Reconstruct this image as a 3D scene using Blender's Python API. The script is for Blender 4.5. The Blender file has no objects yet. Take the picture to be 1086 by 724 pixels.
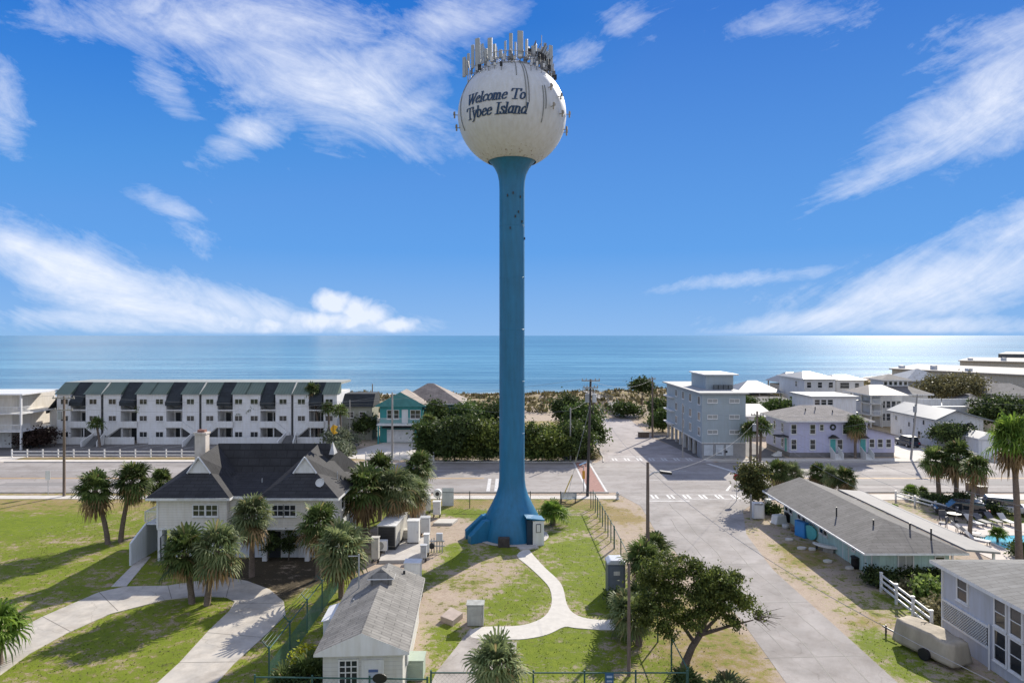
import bpy, bmesh, math, random
import numpy as np
from mathutils import Vector, Matrix
R = math.radians
random.seed(7); rng = np.random.default_rng(7)
S = bpy.context.scene
COL = S.collection
H, F, CX, HY = 17.5, 724.0, 543.0, 355.5          # eye height, focal length in px, image centre, horizon row
def G(px, py, z=0.0):                              # the spot on the level z seen at a picture point
    Y = (H - z) * F / (py - HY)
    return ((px - CX) * Y / F, Y)
AZ, EL = R(29), R(31)                              # sun to the right of straight ahead

# ---------------------------------------------------------------- materials
MATS = {}
def nt(m):
    m.use_nodes = True
    t = m.node_tree
    return t, t.nodes, t.links, t.nodes['Principled BSDF']
def mat(name, c, rough=0.7, var=0.18, scale=1.2, c2=None, bump=0.0, bscale=30, metal=0.0, spec=0.4, coord='Object', stretch=(1,1,1), stain=0.0, crack=0.0):
    if name in MATS: return MATS[name]
    m = bpy.data.materials.new(name); t, N, L, b = nt(m)
    tc = N.new('ShaderNodeTexCoord'); mp = N.new('ShaderNodeMapping'); mp.inputs['Scale'].default_value = stretch
    L.new(tc.outputs[coord], mp.inputs[0])
    n = N.new('ShaderNodeTexNoise'); n.inputs['Scale'].default_value = scale; n.inputs['Detail'].default_value = 8; n.inputs['Roughness'].default_value = 0.62
    L.new(mp.outputs[0], n.inputs['Vector'])
    r = N.new('ShaderNodeValToRGB'); e = r.color_ramp.elements; e[0].position = 0.3; e[1].position = 0.72
    a = [max(0, x * (1 - var)) for x in c]; d = c2 or [min(1, x * (1 + var)) for x in c]
    e[0].color = (*a, 1); e[1].color = (*d, 1); L.new(n.outputs['Fac'], r.inputs[0])
    src = r.outputs[0]
    if stain:
        mp2 = N.new('ShaderNodeMapping'); mp2.inputs['Scale'].default_value = (3, 3, 0.35); L.new(tc.outputs['Object'], mp2.inputs[0])
        n2 = N.new('ShaderNodeTexNoise'); n2.inputs['Scale'].default_value = 1.3; n2.inputs['Detail'].default_value = 6; L.new(mp2.outputs[0], n2.inputs['Vector'])
        r2 = N.new('ShaderNodeValToRGB'); r2.color_ramp.elements[0].position = 0.35; r2.color_ramp.elements[1].position = 0.7
        k = 1 - stain; r2.color_ramp.elements[0].color = (1, 1, 1, 1); r2.color_ramp.elements[1].color = (k, k*0.98, k*0.93, 1)
        L.new(n2.outputs['Fac'], r2.inputs[0])
        x = N.new('ShaderNodeMixRGB'); x.blend_type = 'MULTIPLY'; x.inputs[0].default_value = 1; L.new(src, x.inputs[1]); L.new(r2.outputs[0], x.inputs[2]); src = x.outputs[0]
    if crack:
        nw = N.new('ShaderNodeTexNoise'); nw.inputs['Scale'].default_value = 0.8; nw.inputs['Detail'].default_value = 5; L.new(tc.outputs['Object'], nw.inputs['Vector'])
        av = N.new('ShaderNodeVectorMath'); av.operation = 'MULTIPLY_ADD'; av.inputs[1].default_value = (1.6, 1.6, 0); L.new(nw.outputs['Color'], av.inputs[0]); L.new(tc.outputs['Object'], av.inputs[2])
        vo = N.new('ShaderNodeTexVoronoi'); vo.feature = 'DISTANCE_TO_EDGE'; vo.inputs['Scale'].default_value = crack; L.new(av.outputs[0], vo.inputs['Vector'])
        rc = N.new('ShaderNodeValToRGB'); rc.color_ramp.elements[0].color = (0.76, 0.75, 0.74, 1); rc.color_ramp.elements[1].position = 0.008; rc.color_ramp.elements[1].color = (1, 1, 1, 1); L.new(vo.outputs[0], rc.inputs[0])
        ns = N.new('ShaderNodeTexNoise'); ns.inputs['Scale'].default_value = 0.5; ns.inputs['Detail'].default_value = 9; ns.inputs['Roughness'].default_value = 0.75; L.new(tc.outputs['Object'], ns.inputs['Vector'])
        rs = N.new('ShaderNodeValToRGB'); rs.color_ramp.elements[0].position = 0.36; rs.color_ramp.elements[0].color = (0.8, 0.78, 0.76, 1); rs.color_ramp.elements[1].position = 0.55; rs.color_ramp.elements[1].color = (1, 1, 1, 1); L.new(ns.outputs['Fac'], rs.inputs[0])
        for q_ in (rc, rs):
            x = N.new('ShaderNodeMixRGB'); x.blend_type = 'MULTIPLY'; x.inputs[0].default_value = 1; L.new(src, x.inputs[1]); L.new(q_.outputs[0], x.inputs[2]); src = x.outputs[0]
    L.new(src, b.inputs['Base Color'])
    b.inputs['Roughness'].default_value = rough; b.inputs['Metallic'].default_value = metal; b.inputs['Specular IOR Level'].default_value = spec
    if bump:
        n3 = N.new('ShaderNodeTexNoise'); n3.inputs['Scale'].default_value = bscale; n3.inputs['Detail'].default_value = 4; L.new(mp.outputs[0], n3.inputs['Vector'])
        bp = N.new('ShaderNodeBump'); bp.inputs['Strength'].default_value = bump; bp.inputs['Distance'].default_value = 0.05
        L.new(n3.outputs['Fac'], bp.inputs['Height']); L.new(bp.outputs[0], b.inputs['Normal'])
    MATS[name] = m; return m
def shingle(name, c, var=0.3, w=0.9, h=0.28, rot=0.0):
    if name in MATS: return MATS[name]
    m = mat(name, c, 0.85, var, 0.9, bump=0.3, bscale=14); t, N, L, b = nt(m)
    tc = N.new('ShaderNodeTexCoord'); mp = N.new('ShaderNodeMapping'); mp.inputs['Rotation'].default_value = (0, 0, rot)
    br = N.new('ShaderNodeTexBrick'); br.inputs['Scale'].default_value = 1; br.inputs['Brick Width'].default_value = w; br.inputs['Row Height'].default_value = h
    br.inputs['Mortar Size'].default_value = 0.03; br.inputs['Color1'].default_value = (1.1, 1.1, 1.1, 1); br.inputs['Color2'].default_value = (0.78, 0.78, 0.78, 1); br.inputs['Mortar'].default_value = (0.5, 0.5, 0.5, 1)
    L.new(tc.outputs['Object'], mp.inputs[0]); L.new(mp.outputs[0], br.inputs['Vector'])
    x = N.new('ShaderNodeMixRGB'); x.blend_type = 'MULTIPLY'; x.inputs[0].default_value = 0.8
    src = b.inputs['Base Color'].links[0].from_socket; L.new(src, x.inputs[1]); L.new(br.outputs['Color'], x.inputs[2]); L.new(x.outputs[0], b.inputs['Base Color'])
    return m
def siding(name, c, pitch=0.2, vert=False, var=0.06, stain=0.12, depth=0.5):
    if name in MATS: return MATS[name]
    m = mat(name, c, 0.65, var, 0.7, stain=stain); t, N, L, b = nt(m)
    tc = N.new('ShaderNodeTexCoord'); w = N.new('ShaderNodeTexWave'); w.wave_type = 'BANDS'; w.wave_profile = 'SAW'
    w.bands_direction = 'Z'
    v = tc.outputs['Object']
    if vert:
        mp = N.new('ShaderNodeMapping'); L.new(v, mp.inputs[0]); w.bands_direction = 'X'; v = mp.outputs[0]
    w.inputs['Scale'].default_value = 0.314 / pitch; L.new(v, w.inputs['Vector'])
    bp = N.new('ShaderNodeBump'); bp.inputs['Strength'].default_value = depth; bp.inputs['Distance'].default_value = 0.03
    L.new(w.outputs['Fac'], bp.inputs['Height']); L.new(bp.outputs[0], b.inputs['Normal'])
    x = N.new('ShaderNodeMixRGB'); x.blend_type = 'MULTIPLY'; x.inputs[0].default_value = 1
    r = N.new('ShaderNodeValToRGB'); r.color_ramp.elements[0].position = 0.0; r.color_ramp.elements[0].color = (0.7, 0.7, 0.72, 1); r.color_ramp.elements[1].position = 0.15; r.color_ramp.elements[1].color = (1, 1, 1, 1)
    L.new(w.outputs['Fac'], r.inputs[0]); src = b.inputs['Base Color'].links[0].from_socket
    L.new(src, x.inputs[1]); L.new(r.outputs[0], x.inputs[2]); L.new(x.outputs[0], b.inputs['Base Color'])
    return m
def leafmat(name, c, c2, trans=0.35, dead=None):
    if name in MATS: return MATS[name]
    m = bpy.data.materials.new(name); t, N, L, b = nt(m)
    g = N.new('ShaderNodeNewGeometry'); oi = N.new('ShaderNodeObjectInfo')
    r = N.new('ShaderNodeValToRGB'); r.color_ramp.elements[0].color = (*c, 1); r.color_ramp.elements[1].color = (*c2, 1)
    if dead:
        e = r.color_ramp.elements.new(0.93); e.color = (*c2, 1); r.color_ramp.elements[-1].color = (*dead, 1)
    L.new(g.outputs['Random Per Island'], r.inputs[0])
    hs = N.new('ShaderNodeHueSaturation'); ma = N.new('ShaderNodeMapRange'); ma.inputs['To Min'].default_value = 0.8; ma.inputs['To Max'].default_value = 1.25
    L.new(oi.outputs['Random'], ma.inputs['Value']); L.new(ma.outputs[0], hs.inputs['Value']); tp = N.new('ShaderNodeTexCoord'); tn = N.new('ShaderNodeTexNoise'); tn.inputs['Scale'].default_value = 1.1; tn.inputs['Detail'].default_value = 3; L.new(tp.outputs['Object'], tn.inputs['Vector'])
    tm = N.new('ShaderNodeMapRange'); tm.inputs['From Min'].default_value = 0.35; tm.inputs['From Max'].default_value = 0.65; tm.inputs['To Min'].default_value = 0.55; tm.inputs['To Max'].default_value = 1.35; L.new(tn.outputs['Fac'], tm.inputs['Value'])
    tx = N.new('ShaderNodeMixRGB'); tx.blend_type = 'MULTIPLY'; tx.inputs[0].default_value = 1; L.new(r.outputs[0], tx.inputs[1]); L.new(tm.outputs[0], tx.inputs[2]); L.new(tx.outputs[0], hs.inputs['Color'])
    L.new(hs.outputs[0], b.inputs['Base Color']); b.inputs['Roughness'].default_value = 0.6; b.inputs['Specular IOR Level'].default_value = 0.2
    tr = N.new('ShaderNodeBsdfTranslucent'); L.new(hs.outputs[0], tr.inputs[0])
    mx = N.new('ShaderNodeMixShader'); mx.inputs[0].default_value = trans
    L.new(b.outputs[0], mx.inputs[1]); L.new(tr.outputs[0], mx.inputs[2]); L.new(mx.outputs[0], N['Material Output'].inputs[0])
    MATS[name] = m; return m
white = mat('white_paint', (0.72, 0.72, 0.71), 0.5, 0.05, stain=0.12)
offwhite = mat('offwhite_paint', (0.6, 0.6, 0.58), 0.6, 0.1, stain=0.2)
dark = mat('dark_metal', (0.03, 0.03, 0.032), 0.5)
black = mat('black_plastic', (0.015, 0.015, 0.016), 0.5)
galv = mat('galvanised', (0.42, 0.43, 0.44), 0.45, 0.15, 4, metal=0.5)
wood = mat('weathered_wood', (0.16, 0.12, 0.09), 0.9, 0.35, 3, stretch=(4, 4, 0.5), bump=0.4)
greywood = mat('grey_wood', (0.3, 0.28, 0.25), 0.9, 0.3, 3, stretch=(4, 4, 0.5), bump=0.3)
concrete = mat('concrete', (0.46, 0.43, 0.39), 0.9, 0.16, 1.4, bump=0.15, stain=0.0)
palecon = mat('pale_concrete', (0.56, 0.53, 0.47), 0.9, 0.1, 2.2, bump=0.1)
glass = mat('window_glass', (0.025, 0.03, 0.035), 0.06, 0.5, 0.8, spec=0.8)
blind = mat('window_blind', (0.33, 0.34, 0.33), 0.25, 0.2, 1.0, spec=0.8)
asphalt = mat('asphalt', (0.2, 0.19, 0.185), 0.92, 0.22, 0.35, bump=0.2, bscale=25)

# ---------------------------------------------------------------- mesh builder
class MB:
    def __init__(s): s.v = []; s.f = []; s.m = []; s.M = None
    def add(s, vs, fs, mi=0):
        o = len(s.v)
        if s.M is not None: vs = [tuple(s.M @ Vector(p)) for p in vs]
        s.v += [tuple(p) for p in vs]; s.f += [tuple(i + o for i in f) for f in fs]; s.m += [mi] * len(fs); return s
    def box(s, x0, x1, y0, y1, z0, z1, mi=0):
        return s.add([(x0,y0,z0),(x1,y0,z0),(x1,y1,z0),(x0,y1,z0),(x0,y0,z1),(x1,y0,z1),(x1,y1,z1),(x0,y1,z1)],
                     [(0,3,2,1),(4,5,6,7),(0,1,5,4),(1,2,6,5),(2,3,7,6),(3,0,4,7)], mi)
    def poly(s, pts, mi=0): return s.add(pts, [tuple(range(len(pts)))], mi)
    def prism(s, pts, d, mi=0):                    # extrude a planar outline by vector d
        n = len(pts); q = [tuple(p[i] + d[i] for i in range(3)) for p in pts]
        return s.add(list(pts) + q, [tuple(reversed(range(n))), tuple(range(n, 2*n))] + [(i, (i+1) % n, n + (i+1) % n, n + i) for i in range(n)], mi)
    def tube(s, pts, rad, n=8, mi=0, cap=True):
        pts = [Vector(p) for p in pts]
        if not hasattr(rad, '__len__'): rad = [rad] * len(pts)
        vs = []; fs = []
        for i, p in enumerate(pts):
            d = (pts[min(i+1, len(pts)-1)] - pts[max(i-1, 0)]).normalized()
            a = d.cross(Vector((0, 0, 1)) if abs(d.z) < 0.95 else Vector((1, 0, 0))).normalized(); b = d.cross(a)
            for k in range(n):
                t = 2*math.pi*k/n; vs.append(p + (a*math.cos(t) + b*math.sin(t)) * rad[i])
        for i in range(len(pts)-1):
            for k in range(n): fs.append((i*n+k, i*n+(k+1) % n, (i+1)*n+(k+1) % n, (i+1)*n+k))
        if cap: fs += [tuple(range(n)), tuple(range((len(pts)-1)*n, len(pts)*n))]
        return s.add(vs, fs, mi)
    def lathe(s, prof, n=48, c=(0, 0), mi=0, a0=0, a1=2*math.pi):
        full = abs(a1 - a0 - 2*math.pi) < 1e-6; m = n if full else n + 1; vs = []; fs = []
        for r, z in prof:
            for k in range(m):
                t = a0 + (a1-a0)*k/n; vs.append((c[0] + r*math.cos(t), c[1] + r*math.sin(t), z))
        for i in range(len(prof)-1):
            for k in range(n): fs.append((i*m+k, i*m+(k+1) % m, (i+1)*m+(k+1) % m, (i+1)*m+k))
        return s.add(vs, fs, mi)
    def roof(s, x0, x1, y0, y1, z, h, axis='x', i0=0.0, i1=0.0, th=0.18, gm=1):   # ridge roof, ends inset i0/i1 (0 = gable); 0 covering, 1 fascia
        if axis == 'x': ym = (y0+y1)/2; a = (x0+i0, ym, z+h); b = (x1-i1, ym, z+h)
        else: xm = (x0+x1)/2; a = (xm, y0+i0, z+h); b = (xm, y1-i1, z+h)
        e = [(x0,y0,z),(x1,y0,z),(x1,y1,z),(x0,y1,z)]; l = [(p[0],p[1],p[2]-th) for p in e]
        V = e + l + [a, b]
        if axis == 'x': top = [((0,1,9,8),0), ((2,3,8,9),0), ((1,2,9), 0 if i1 else gm), ((3,0,8), 0 if i0 else gm)]
        else: top = [((1,2,9,8),0), ((3,0,8,9),0), ((0,1,8), 0 if i0 else gm), ((2,3,9), 0 if i1 else gm)]
        for f, m in top: s.add([V[i] for i in f], [tuple(range(len(f)))], m)
        for i in range(4): j = (i+1) % 4; s.add([V[i+4], V[j+4], V[j], V[i]], [(0,1,2,3)], 1)
        s.add([V[4], V[5], V[6], V[7]], [(3,2,1,0)], 1); return s
    def mesh(s, name, mats, smooth=False):
        me = bpy.data.meshes.new(name); me.from_pydata(s.v, [], s.f)
        for m in (mats if isinstance(mats, (list, tuple)) else [mats]): me.materials.append(m)
        if any(s.m): me.polygons.foreach_set('material_index', s.m)
        if smooth: me.polygons.foreach_set('use_smooth', [True]*len(s.f))
        me.update(); return me
    def build(s, name, mats, parent=None, smooth=False, bevel=0.0):
        o = bpy.data.objects.new(name, s.mesh(name, mats, smooth)); COL.objects.link(o)
        if parent: o.parent = parent
        if bevel:
            b = o.modifiers.new('bevel', 'BEVEL'); b.width = bevel; b.segments = 2; b.limit_method = 'ANGLE'
        return o
def npmesh(name, V, Fq, mats, smooth=False):          # V (n,3), Fq (m,k) arrays
    me = bpy.data.meshes.new(name); V = np.asarray(V, np.float32); Fq = np.asarray(Fq, np.int32); k = Fq.shape[1]
    me.vertices.add(len(V)); me.vertices.foreach_set('co', V.ravel()); me.loops.add(Fq.size); me.loops.foreach_set('vertex_index', Fq.ravel())
    me.polygons.add(len(Fq)); me.polygons.foreach_set('loop_start', np.arange(0, Fq.size, k, dtype=np.int32))
    me.polygons.foreach_set('use_smooth', np.full(len(Fq), smooth))
    me.update(calc_edges=True); me.validate()
    for m in (mats if isinstance(mats, (list, tuple)) else [mats]): me.materials.append(m)
    return me
def link(name, me, parent=None, loc=(0,0,0), rz=0.0, sc=1.0):
    o = bpy.data.objects.new(name, me); COL.objects.link(o); o.parent = parent; o.location = loc; o.rotation_euler = (0, 0, rz)
    o.scale = (sc, sc, sc) if not hasattr(sc, '__len__') else sc; return o
def tag(o, label, cat, group=None):
    o['label'] = label; o['category'] = cat
    if group: o['group'] = group
    return o
def thing(name, label, cat, loc=(0,0,0), rz=0.0, group=None):
    o = bpy.data.objects.new(name, None); COL.objects.link(o); o.location = loc; o.rotation_euler = (0, 0, rz); o.empty_display_size = 0.2
    return tag(o, label, cat, group)
def struct(o): o['kind'] = 'structure'; return o
def stuff(o): o['kind'] = 'stuff'; return o

# ---------------------------------------------------------------- windows and doors
_wc = {}
def window(par, x, y, z, w, h, rz=0.0, cols=1, rows=2, fm=None, pm=None, fr=0.08, nm='window'):
    key = (round(w,2), round(h,2), cols, rows, (fm or white).name, (pm or glass).name, fr)
    if key not in _wc:
        a = MB(); d = 0.07
        a.box(-w/2, w/2, -d, 0, -fr, 0); a.box(-w/2, w/2, -d, 0, h, h+fr)
        a.box(-w/2-fr, -w/2, -d, 0, -fr, h+fr); a.box(w/2, w/2+fr, -d, 0, -fr, h+fr)
        a.box(-w/2-fr-0.03, w/2+fr+0.03, -d-0.05, 0, -fr-0.06, -fr-0.002)
        for i in range(1, cols): q = -w/2 + w*i/cols; a.box(q-0.025, q+0.025, -d+0.012, -0.03, 0, h)
        for i in range(1, rows): q = h*i/rows; a.box(-w/2, w/2, -d+0.02, -0.032, q-0.025, q+0.025)
        b = MB(); b.box(-w/2, w/2, -0.028, 0.0, 0, h)
        _wc[key] = (a.mesh('window', fm or white), b.mesh('pane', pm or glass))
    fo = link(nm, _wc[key][0], par, (x, y, z), rz); link('pane', _wc[key][1], fo); return fo
def door(par, x, y, z, w, h, m, rz=0.0, nm='door', panels=True, handle=True):
    a = MB(); a.box(-w/2, w/2, -0.05, 0, 0, h)
    if panels:
        for px in (-w/4, w/4):
            for z0, z1 in ((0.1, 0.42), (0.5, 0.92)): a.box(px-w*0.17, px+w*0.17, -0.065, -0.05, h*z0, h*z1)
    o = link(nm, a.mesh('door', m), par, (x, y, z), rz)
    t = MB(); t.box(-w/2-0.08, -w/2, -0.07, 0, 0, h+0.08); t.box(w/2, w/2+0.08, -0.07, 0, 0, h+0.08); t.box(-w/2, w/2, -0.07, 0, h, h+0.08)
    link('door_frame', t.mesh('door_frame', white), o)
    if handle:
        k = MB(); k.box(w*0.36, w*0.42, -0.11, -0.05, h*0.46, h*0.5); link('handle', k.mesh('handle', galv), o)
    return o
def railing(par, x0, x1, y, z, h=0.95, m=None, step=0.16, axis='x', nm='railing'):
    a = MB(); n = max(2, int(abs(x1-x0)/step)); w = 0.02
    def bx(p0, p1, q0, q1, z0, z1):
        a.box(p0, p1, q0, q1, z0, z1) if axis == 'x' else a.box(q0, q1, p0, p1, z0, z1)
    bx(x0, x1, y-0.03, y+0.03, z+h-0.06, z+h); bx(x0, x1, y-0.02, y+0.02, z+0.1, z+0.15)
    for i in range(n+1):
        q = x0 + (x1-x0)*i/n; bx(q-w, q+w, y-0.012, y+0.012, z+0.15, z+h-0.06)
    return a.build(nm, m or white, par)

# ---------------------------------------------------------------- foliage
PALM_G = leafmat('palm_leaf', (0.05, 0.085, 0.022), (0.14, 0.18, 0.05), 0.35, dead=(0.3, 0.22, 0.1))
PALM_Y = leafmat('palm_leaf_silver', (0.09, 0.13, 0.05), (0.25, 0.28, 0.12), 0.35, dead=(0.35, 0.26, 0.12))
PALM_D = leafmat('dead_frond', (0.17, 0.11, 0.05), (0.36, 0.25, 0.12), 0.2)
PALM_B = leafmat('bright_palm_leaf', (0.07, 0.14, 0.02), (0.22, 0.32, 0.05), 0.45)
TRUNK = mat('palm_trunk', (0.17, 0.13, 0.1), 0.95, 0.4, 6, stretch=(1, 1, 3), bump=0.8, bscale=9)
BARK = mat('bark', (0.11, 0.085, 0.065), 0.95, 0.4, 5, bump=0.8, bscale=9)
def fan_mesh(name, n, emin, emax, m, seed, leaflets=15, droop=0.35, pet=0.42, blade=0.6, wid=0.032):
    r = np.random.default_rng(seed); V = []; Q = []
    def strip(P, Wv):
        o = len(V)
        for p, w in zip(P, Wv): V.append(p - w); V.append(p + w)
        for i in range(len(P)-1): Q.append((o+2*i, o+2*i+1, o+2*i+3, o+2*i+2))
    for k in range(n):
        az = k*2.39996 + r.uniform(-0.25, 0.25); u = (k+0.5)/n
        el = R(emin) + (R(emax)-R(emin)) * u**0.9 + r.uniform(-0.16, 0.16); s = r.uniform(0.7, 1.18)
        d = np.array([math.cos(el)*math.cos(az), math.cos(el)*math.sin(az), math.sin(el)])
        side = np.array([-math.sin(az), math.cos(az), 0.0]); up = np.cross(d, side) * -1
        if up[2] < 0: up = -up
        tw = r.uniform(-0.5, 0.5); side = side*math.cos(tw) + up*math.sin(tw); up = np.cross(side, d); up = up if up[2] > 0 else -up
        hub = d*pet*s + np.array([0, 0, -0.04]); strip([d*0.03, d*pet*s*0.5 + np.array([0,0,0.02]), hub], [side*0.014]*3)
        for j in range(leaflets):
            a = (j/(leaflets-1) - 0.5) * R(215); L = blade*s*(1-0.28*abs(a)/1.9)*r.uniform(0.86, 1.08)
            e = d*math.cos(a) + side*math.sin(a); fold = up*0.10*abs(math.sin(a))
            p1 = hub + e*L*0.5 + fold*L + np.array([0, 0, 0.02]); p2 = hub + e*L*0.82 + fold*L + np.array([0, 0, -droop*0.22*s]); p3 = hub + e*L*0.95 + np.array([0, 0, -droop*0.75*s*r.uniform(0.5, 1.2)])
            wv = np.cross(e, up); wv = wv/ (np.linalg.norm(wv)+1e-6)*wid
            strip([hub, p1, p2, p3], [wv*0.25, wv, wv*0.75, wv*0.08])
    return npmesh(name, V, Q, m)
CROWN = {}
for i in range(5):
    CROWN['g', i] = fan_mesh('palm_crown', 44, -50, 82, PALM_G, 11+i, droop=0.16, wid=0.036)
    CROWN['y', i] = fan_mesh('palm_crown', 50, -55, 80, PALM_Y, 21+i, droop=0.2, wid=0.03)
    CROWN['b', i] = fan_mesh('palm_crown', 38, -25, 80, PALM_B, 31+i)
    CROWN['s', i] = fan_mesh('palm_crown', 34, -35, 80, PALM_G, 41+i, leaflets=9, wid=0.05)
    CROWN['d', i] = fan_mesh('dead_frond_skirt', 24, -88, -28, PALM_D, 51+i, leaflets=11, droop=0.45, blade=0.62)
_pk = [0]
def palm(x, y, h, r, label, kind='g', lean=(0, 0), tr=0.17, skirt=True, z=0.0, group='cabbage palms', name='palm_tree', sq=1.0, rzz=None):
    _pk[0] += 1; i = _pk[0] % 5; r *= 1.12
    t = thing(name, label, 'palm tree', (x, y, z), 0, group)
    m = MB(); pts = []; rad = []
    for k in range(9):
        u = k/8; bend = u*u
        pts.append((lean[0]*(0.5*u+0.5*bend), lean[1]*(0.5*u+0.5*bend), h*u)); rad.append(tr*(1.25-0.45*u + (0.16 if k % 2 else 0)*0.5 + (0.3 if k == 8 else 0)))
    pts[0] = (0, 0, -0.1)
    m.tube(pts, rad, 9).build('trunk', TRUNK, t, smooth=True)
    c = (lean[0], lean[1], h)
    link('crown', CROWN[kind, i], t, c, rzz if rzz is not None else _pk[0]*1.3, (r, r, r*sq))
    if skirt: link('dead_frond_skirt', CROWN['d', i], t, (lean[0], lean[1], h-0.12*r), _pk[0]*0.7, r*(0.78, 0.95, 0.86, 1.0)[_pk[0] % 4])
    return t
def leafcloud(lobes, n, size, r, shell=0.55, flat=1.0, asp=0.55):
    """leaf-sized rhombs spread through overlapping lobes, denser towards the outside"""
    lob = np.array([(*c, *(q if hasattr(q, '__len__') else (q, q, q))) for c, q in lobes], float)
    vol = (lob[:, 3]*lob[:, 4]*lob[:, 5])**0.67; idx = r.choice(len(lob), n, p=vol/vol.sum())
    d = r.normal(size=(n, 3)); d /= np.linalg.norm(d, axis=1)[:, None]
    d[:, 2] = np.where(d[:, 2] < -0.5, -d[:, 2]*0.6, d[:, 2])
    rad = (shell + (1.06-shell)*r.random(n)**0.6)
    # lumpy surface: each direction cluster pushed in or out
    ph = np.sin(d[:, 0]*7+idx)*np.sin(d[:, 1]*6+idx*2.1)*np.sin(d[:, 2]*8+idx*0.7)
    rad *= 1 + 0.22*ph
    P = lob[idx, :3] + d*lob[idx, 3:]*rad[:, None]
    m = max(8, n//22); own = r.integers(0, m, n); far = P[:m] + d[:m]*(r.random(m)[:, None]**3)*lob[idx[:m], 3:]*0.35
    cs = size*r.uniform(1.6, 3.6, m); P = np.where((r.random(n) < 0.72)[:, None], far[own] + r.normal(size=(n, 3))*cs[own][:, None]*np.array([1, 1, 0.65]), P); d = np.where((r.random(n) < 0.5)[:, None], d[own], d)
    nn = d*0.8 + r.normal(size=(n, 3))*0.75; nn /= np.linalg.norm(nn, axis=1)[:, None]
    t = np.cross(nn, r.normal(size=(n, 3))); t /= np.linalg.norm(t, axis=1)[:, None]; b = np.cross(nn, t)
    s = size*(0.6 + 0.8*r.random(n))[:, None]
    V = np.stack([P - t*s, P + b*s*asp, P + t*s, P - b*s*asp], 1).reshape(-1, 3)
    return V, np.arange(4*n).reshape(n, 4)
TREE_D = leafmat('oak_leaf', (0.03, 0.052, 0.018), (0.1, 0.135, 0.035), 0.3)
TREE_M = leafmat('shrub_leaf', (0.04, 0.075, 0.022), (0.12, 0.17, 0.04), 0.3)
TREE_J = leafmat('juniper_leaf', (0.045, 0.075, 0.022), (0.19, 0.22, 0.045), 0.35)
TREE_O = leafmat('olive_leaf', (0.09, 0.085, 0.04), (0.2, 0.18, 0.08), 0.25)
TREE_S = leafmat('silver_shrub_leaf', (0.1, 0.12, 0.07), (0.26, 0.29, 0.18), 0.25)
TREE_Y = leafmat('yellow_shrub_leaf', (0.2, 0.24, 0.02), (0.5, 0.48, 0.04), 0.4)
def tree(x, y, h, rx, label, m, n=5000, size=0.16, seed=0, name='tree', cat='tree', ry=None, low=0.15, nl=15, group=None, trunk=True, tr=0.14, lean=0.0, z=0.0, stems=5):
    r = np.random.default_rng(seed+100); ry = ry or rx
    t = thing(name, label, cat, (x, y, z), 0, group); lobes = []
    hc = h*(1+low)/2; hz = h*(1-low)/2
    for k in range(nl):
        a = k*2.4+r.uniform(0, 1); q = math.sqrt((k+0.4)/nl)*0.78
        zz = hc + hz*r.uniform(-0.55, 0.5)*(1-0.3*q)
        s = r.uniform(0.26, 0.5)
        lobes.append(((lean + rx*q*math.cos(a), ry*q*math.sin(a), zz), (rx*s, ry*s, hz*s*1.05)))
    lobes.append(((lean, 0, hc), (rx*0.6, ry*0.6, hz*0.8)))
    V, Q = leafcloud(lobes, n, size, r)
    V[:, 2] = np.maximum(V[:, 2], 0.02)
    link('crown' if cat == 'tree' else 'foliage', npmesh('foliage', V, Q, m), t)
    if trunk:
        b = MB(); fork = (lean*0.3, 0, h*low+0.3)
        b.tube([(0, 0, -0.1), (lean*0.1, 0.03, fork[2]*0.5), fork], [tr*1.3, tr, tr*0.9], 8)
        for c, q in lobes[:stems]:
            mid = tuple((fork[i]+c[i])/2 + (0.1 if i == 2 else 0) for i in range(3)); b.tube([fork, mid, c], [tr*0.7, tr*0.45, tr*0.15], 6)
        b.build('trunk', BARK, t, smooth=True)
    return t
def bush(x, y, h, rx, label, m=None, **k):
    k.setdefault('n', 1800); k.setdefault('size', 0.13); k.setdefault('low', 0.0); k.setdefault('nl', 6); k.setdefault('tr', 0.05)
    return tree(x, y, h, rx, label, m or TREE_M, name=k.pop('name', 'shrub'), cat=k.pop('cat', 'shrub'), **k)
# ---------------------------------------------------------------- camera, sun, sky
cam = bpy.data.objects.new('camera', bpy.data.cameras.new('camera')); COL.objects.link(cam); S.camera = cam
cam.location = (0, 0, H); cam.rotation_euler = (R(90), 0, 0)
cam.data.sensor_width = 36; cam.data.lens = F/1086*36; cam.data.shift_y = -(362-HY)/1086; cam.data.clip_end = 60000; cam.data.clip_start = 0.5
sd = Vector((math.sin(AZ)*math.cos(EL), math.cos(AZ)*math.cos(EL), math.sin(EL)))
sl = bpy.data.lights.new('sun', 'SUN'); sl.energy = 5.0; sl.angle = R(0.55); sl.color = (1.0, 0.93, 0.82)
so = bpy.data.objects.new('sun', sl); COL.objects.link(so); so.rotation_euler = sd.to_track_quat('Z', 'Y').to_euler()
S.view_settings.view_transform = 'Standard'; S.view_settings.look = 'None'; S.view_settings.gamma = 1; S.view_settings.use_curve_mapping = False
S.view_settings.exposure = 0.5
W = bpy.data.worlds.new('World'); S.world = W; W.use_nodes = True; t = W.node_tree; N = t.nodes; L = t.links
bg = N['Background']; bg.inputs[1].default_value = 0.135
sky = N.new('ShaderNodeTexSky'); sky.sky_type = 'NISHITA'; sky.sun_disc = False; sky.sun_elevation = EL; sky.sun_rotation = AZ
sky.air_density = 1.0; sky.dust_density = 0.15; sky.ozone_density = 3.0; sky.altitude = 20
hs = N.new('ShaderNodeHueSaturation'); hs.inputs['Saturation'].default_value = 1.2; hs.inputs['Hue'].default_value = 0.508; L.new(sky.outputs[0], hs.inputs['Color'])
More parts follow.
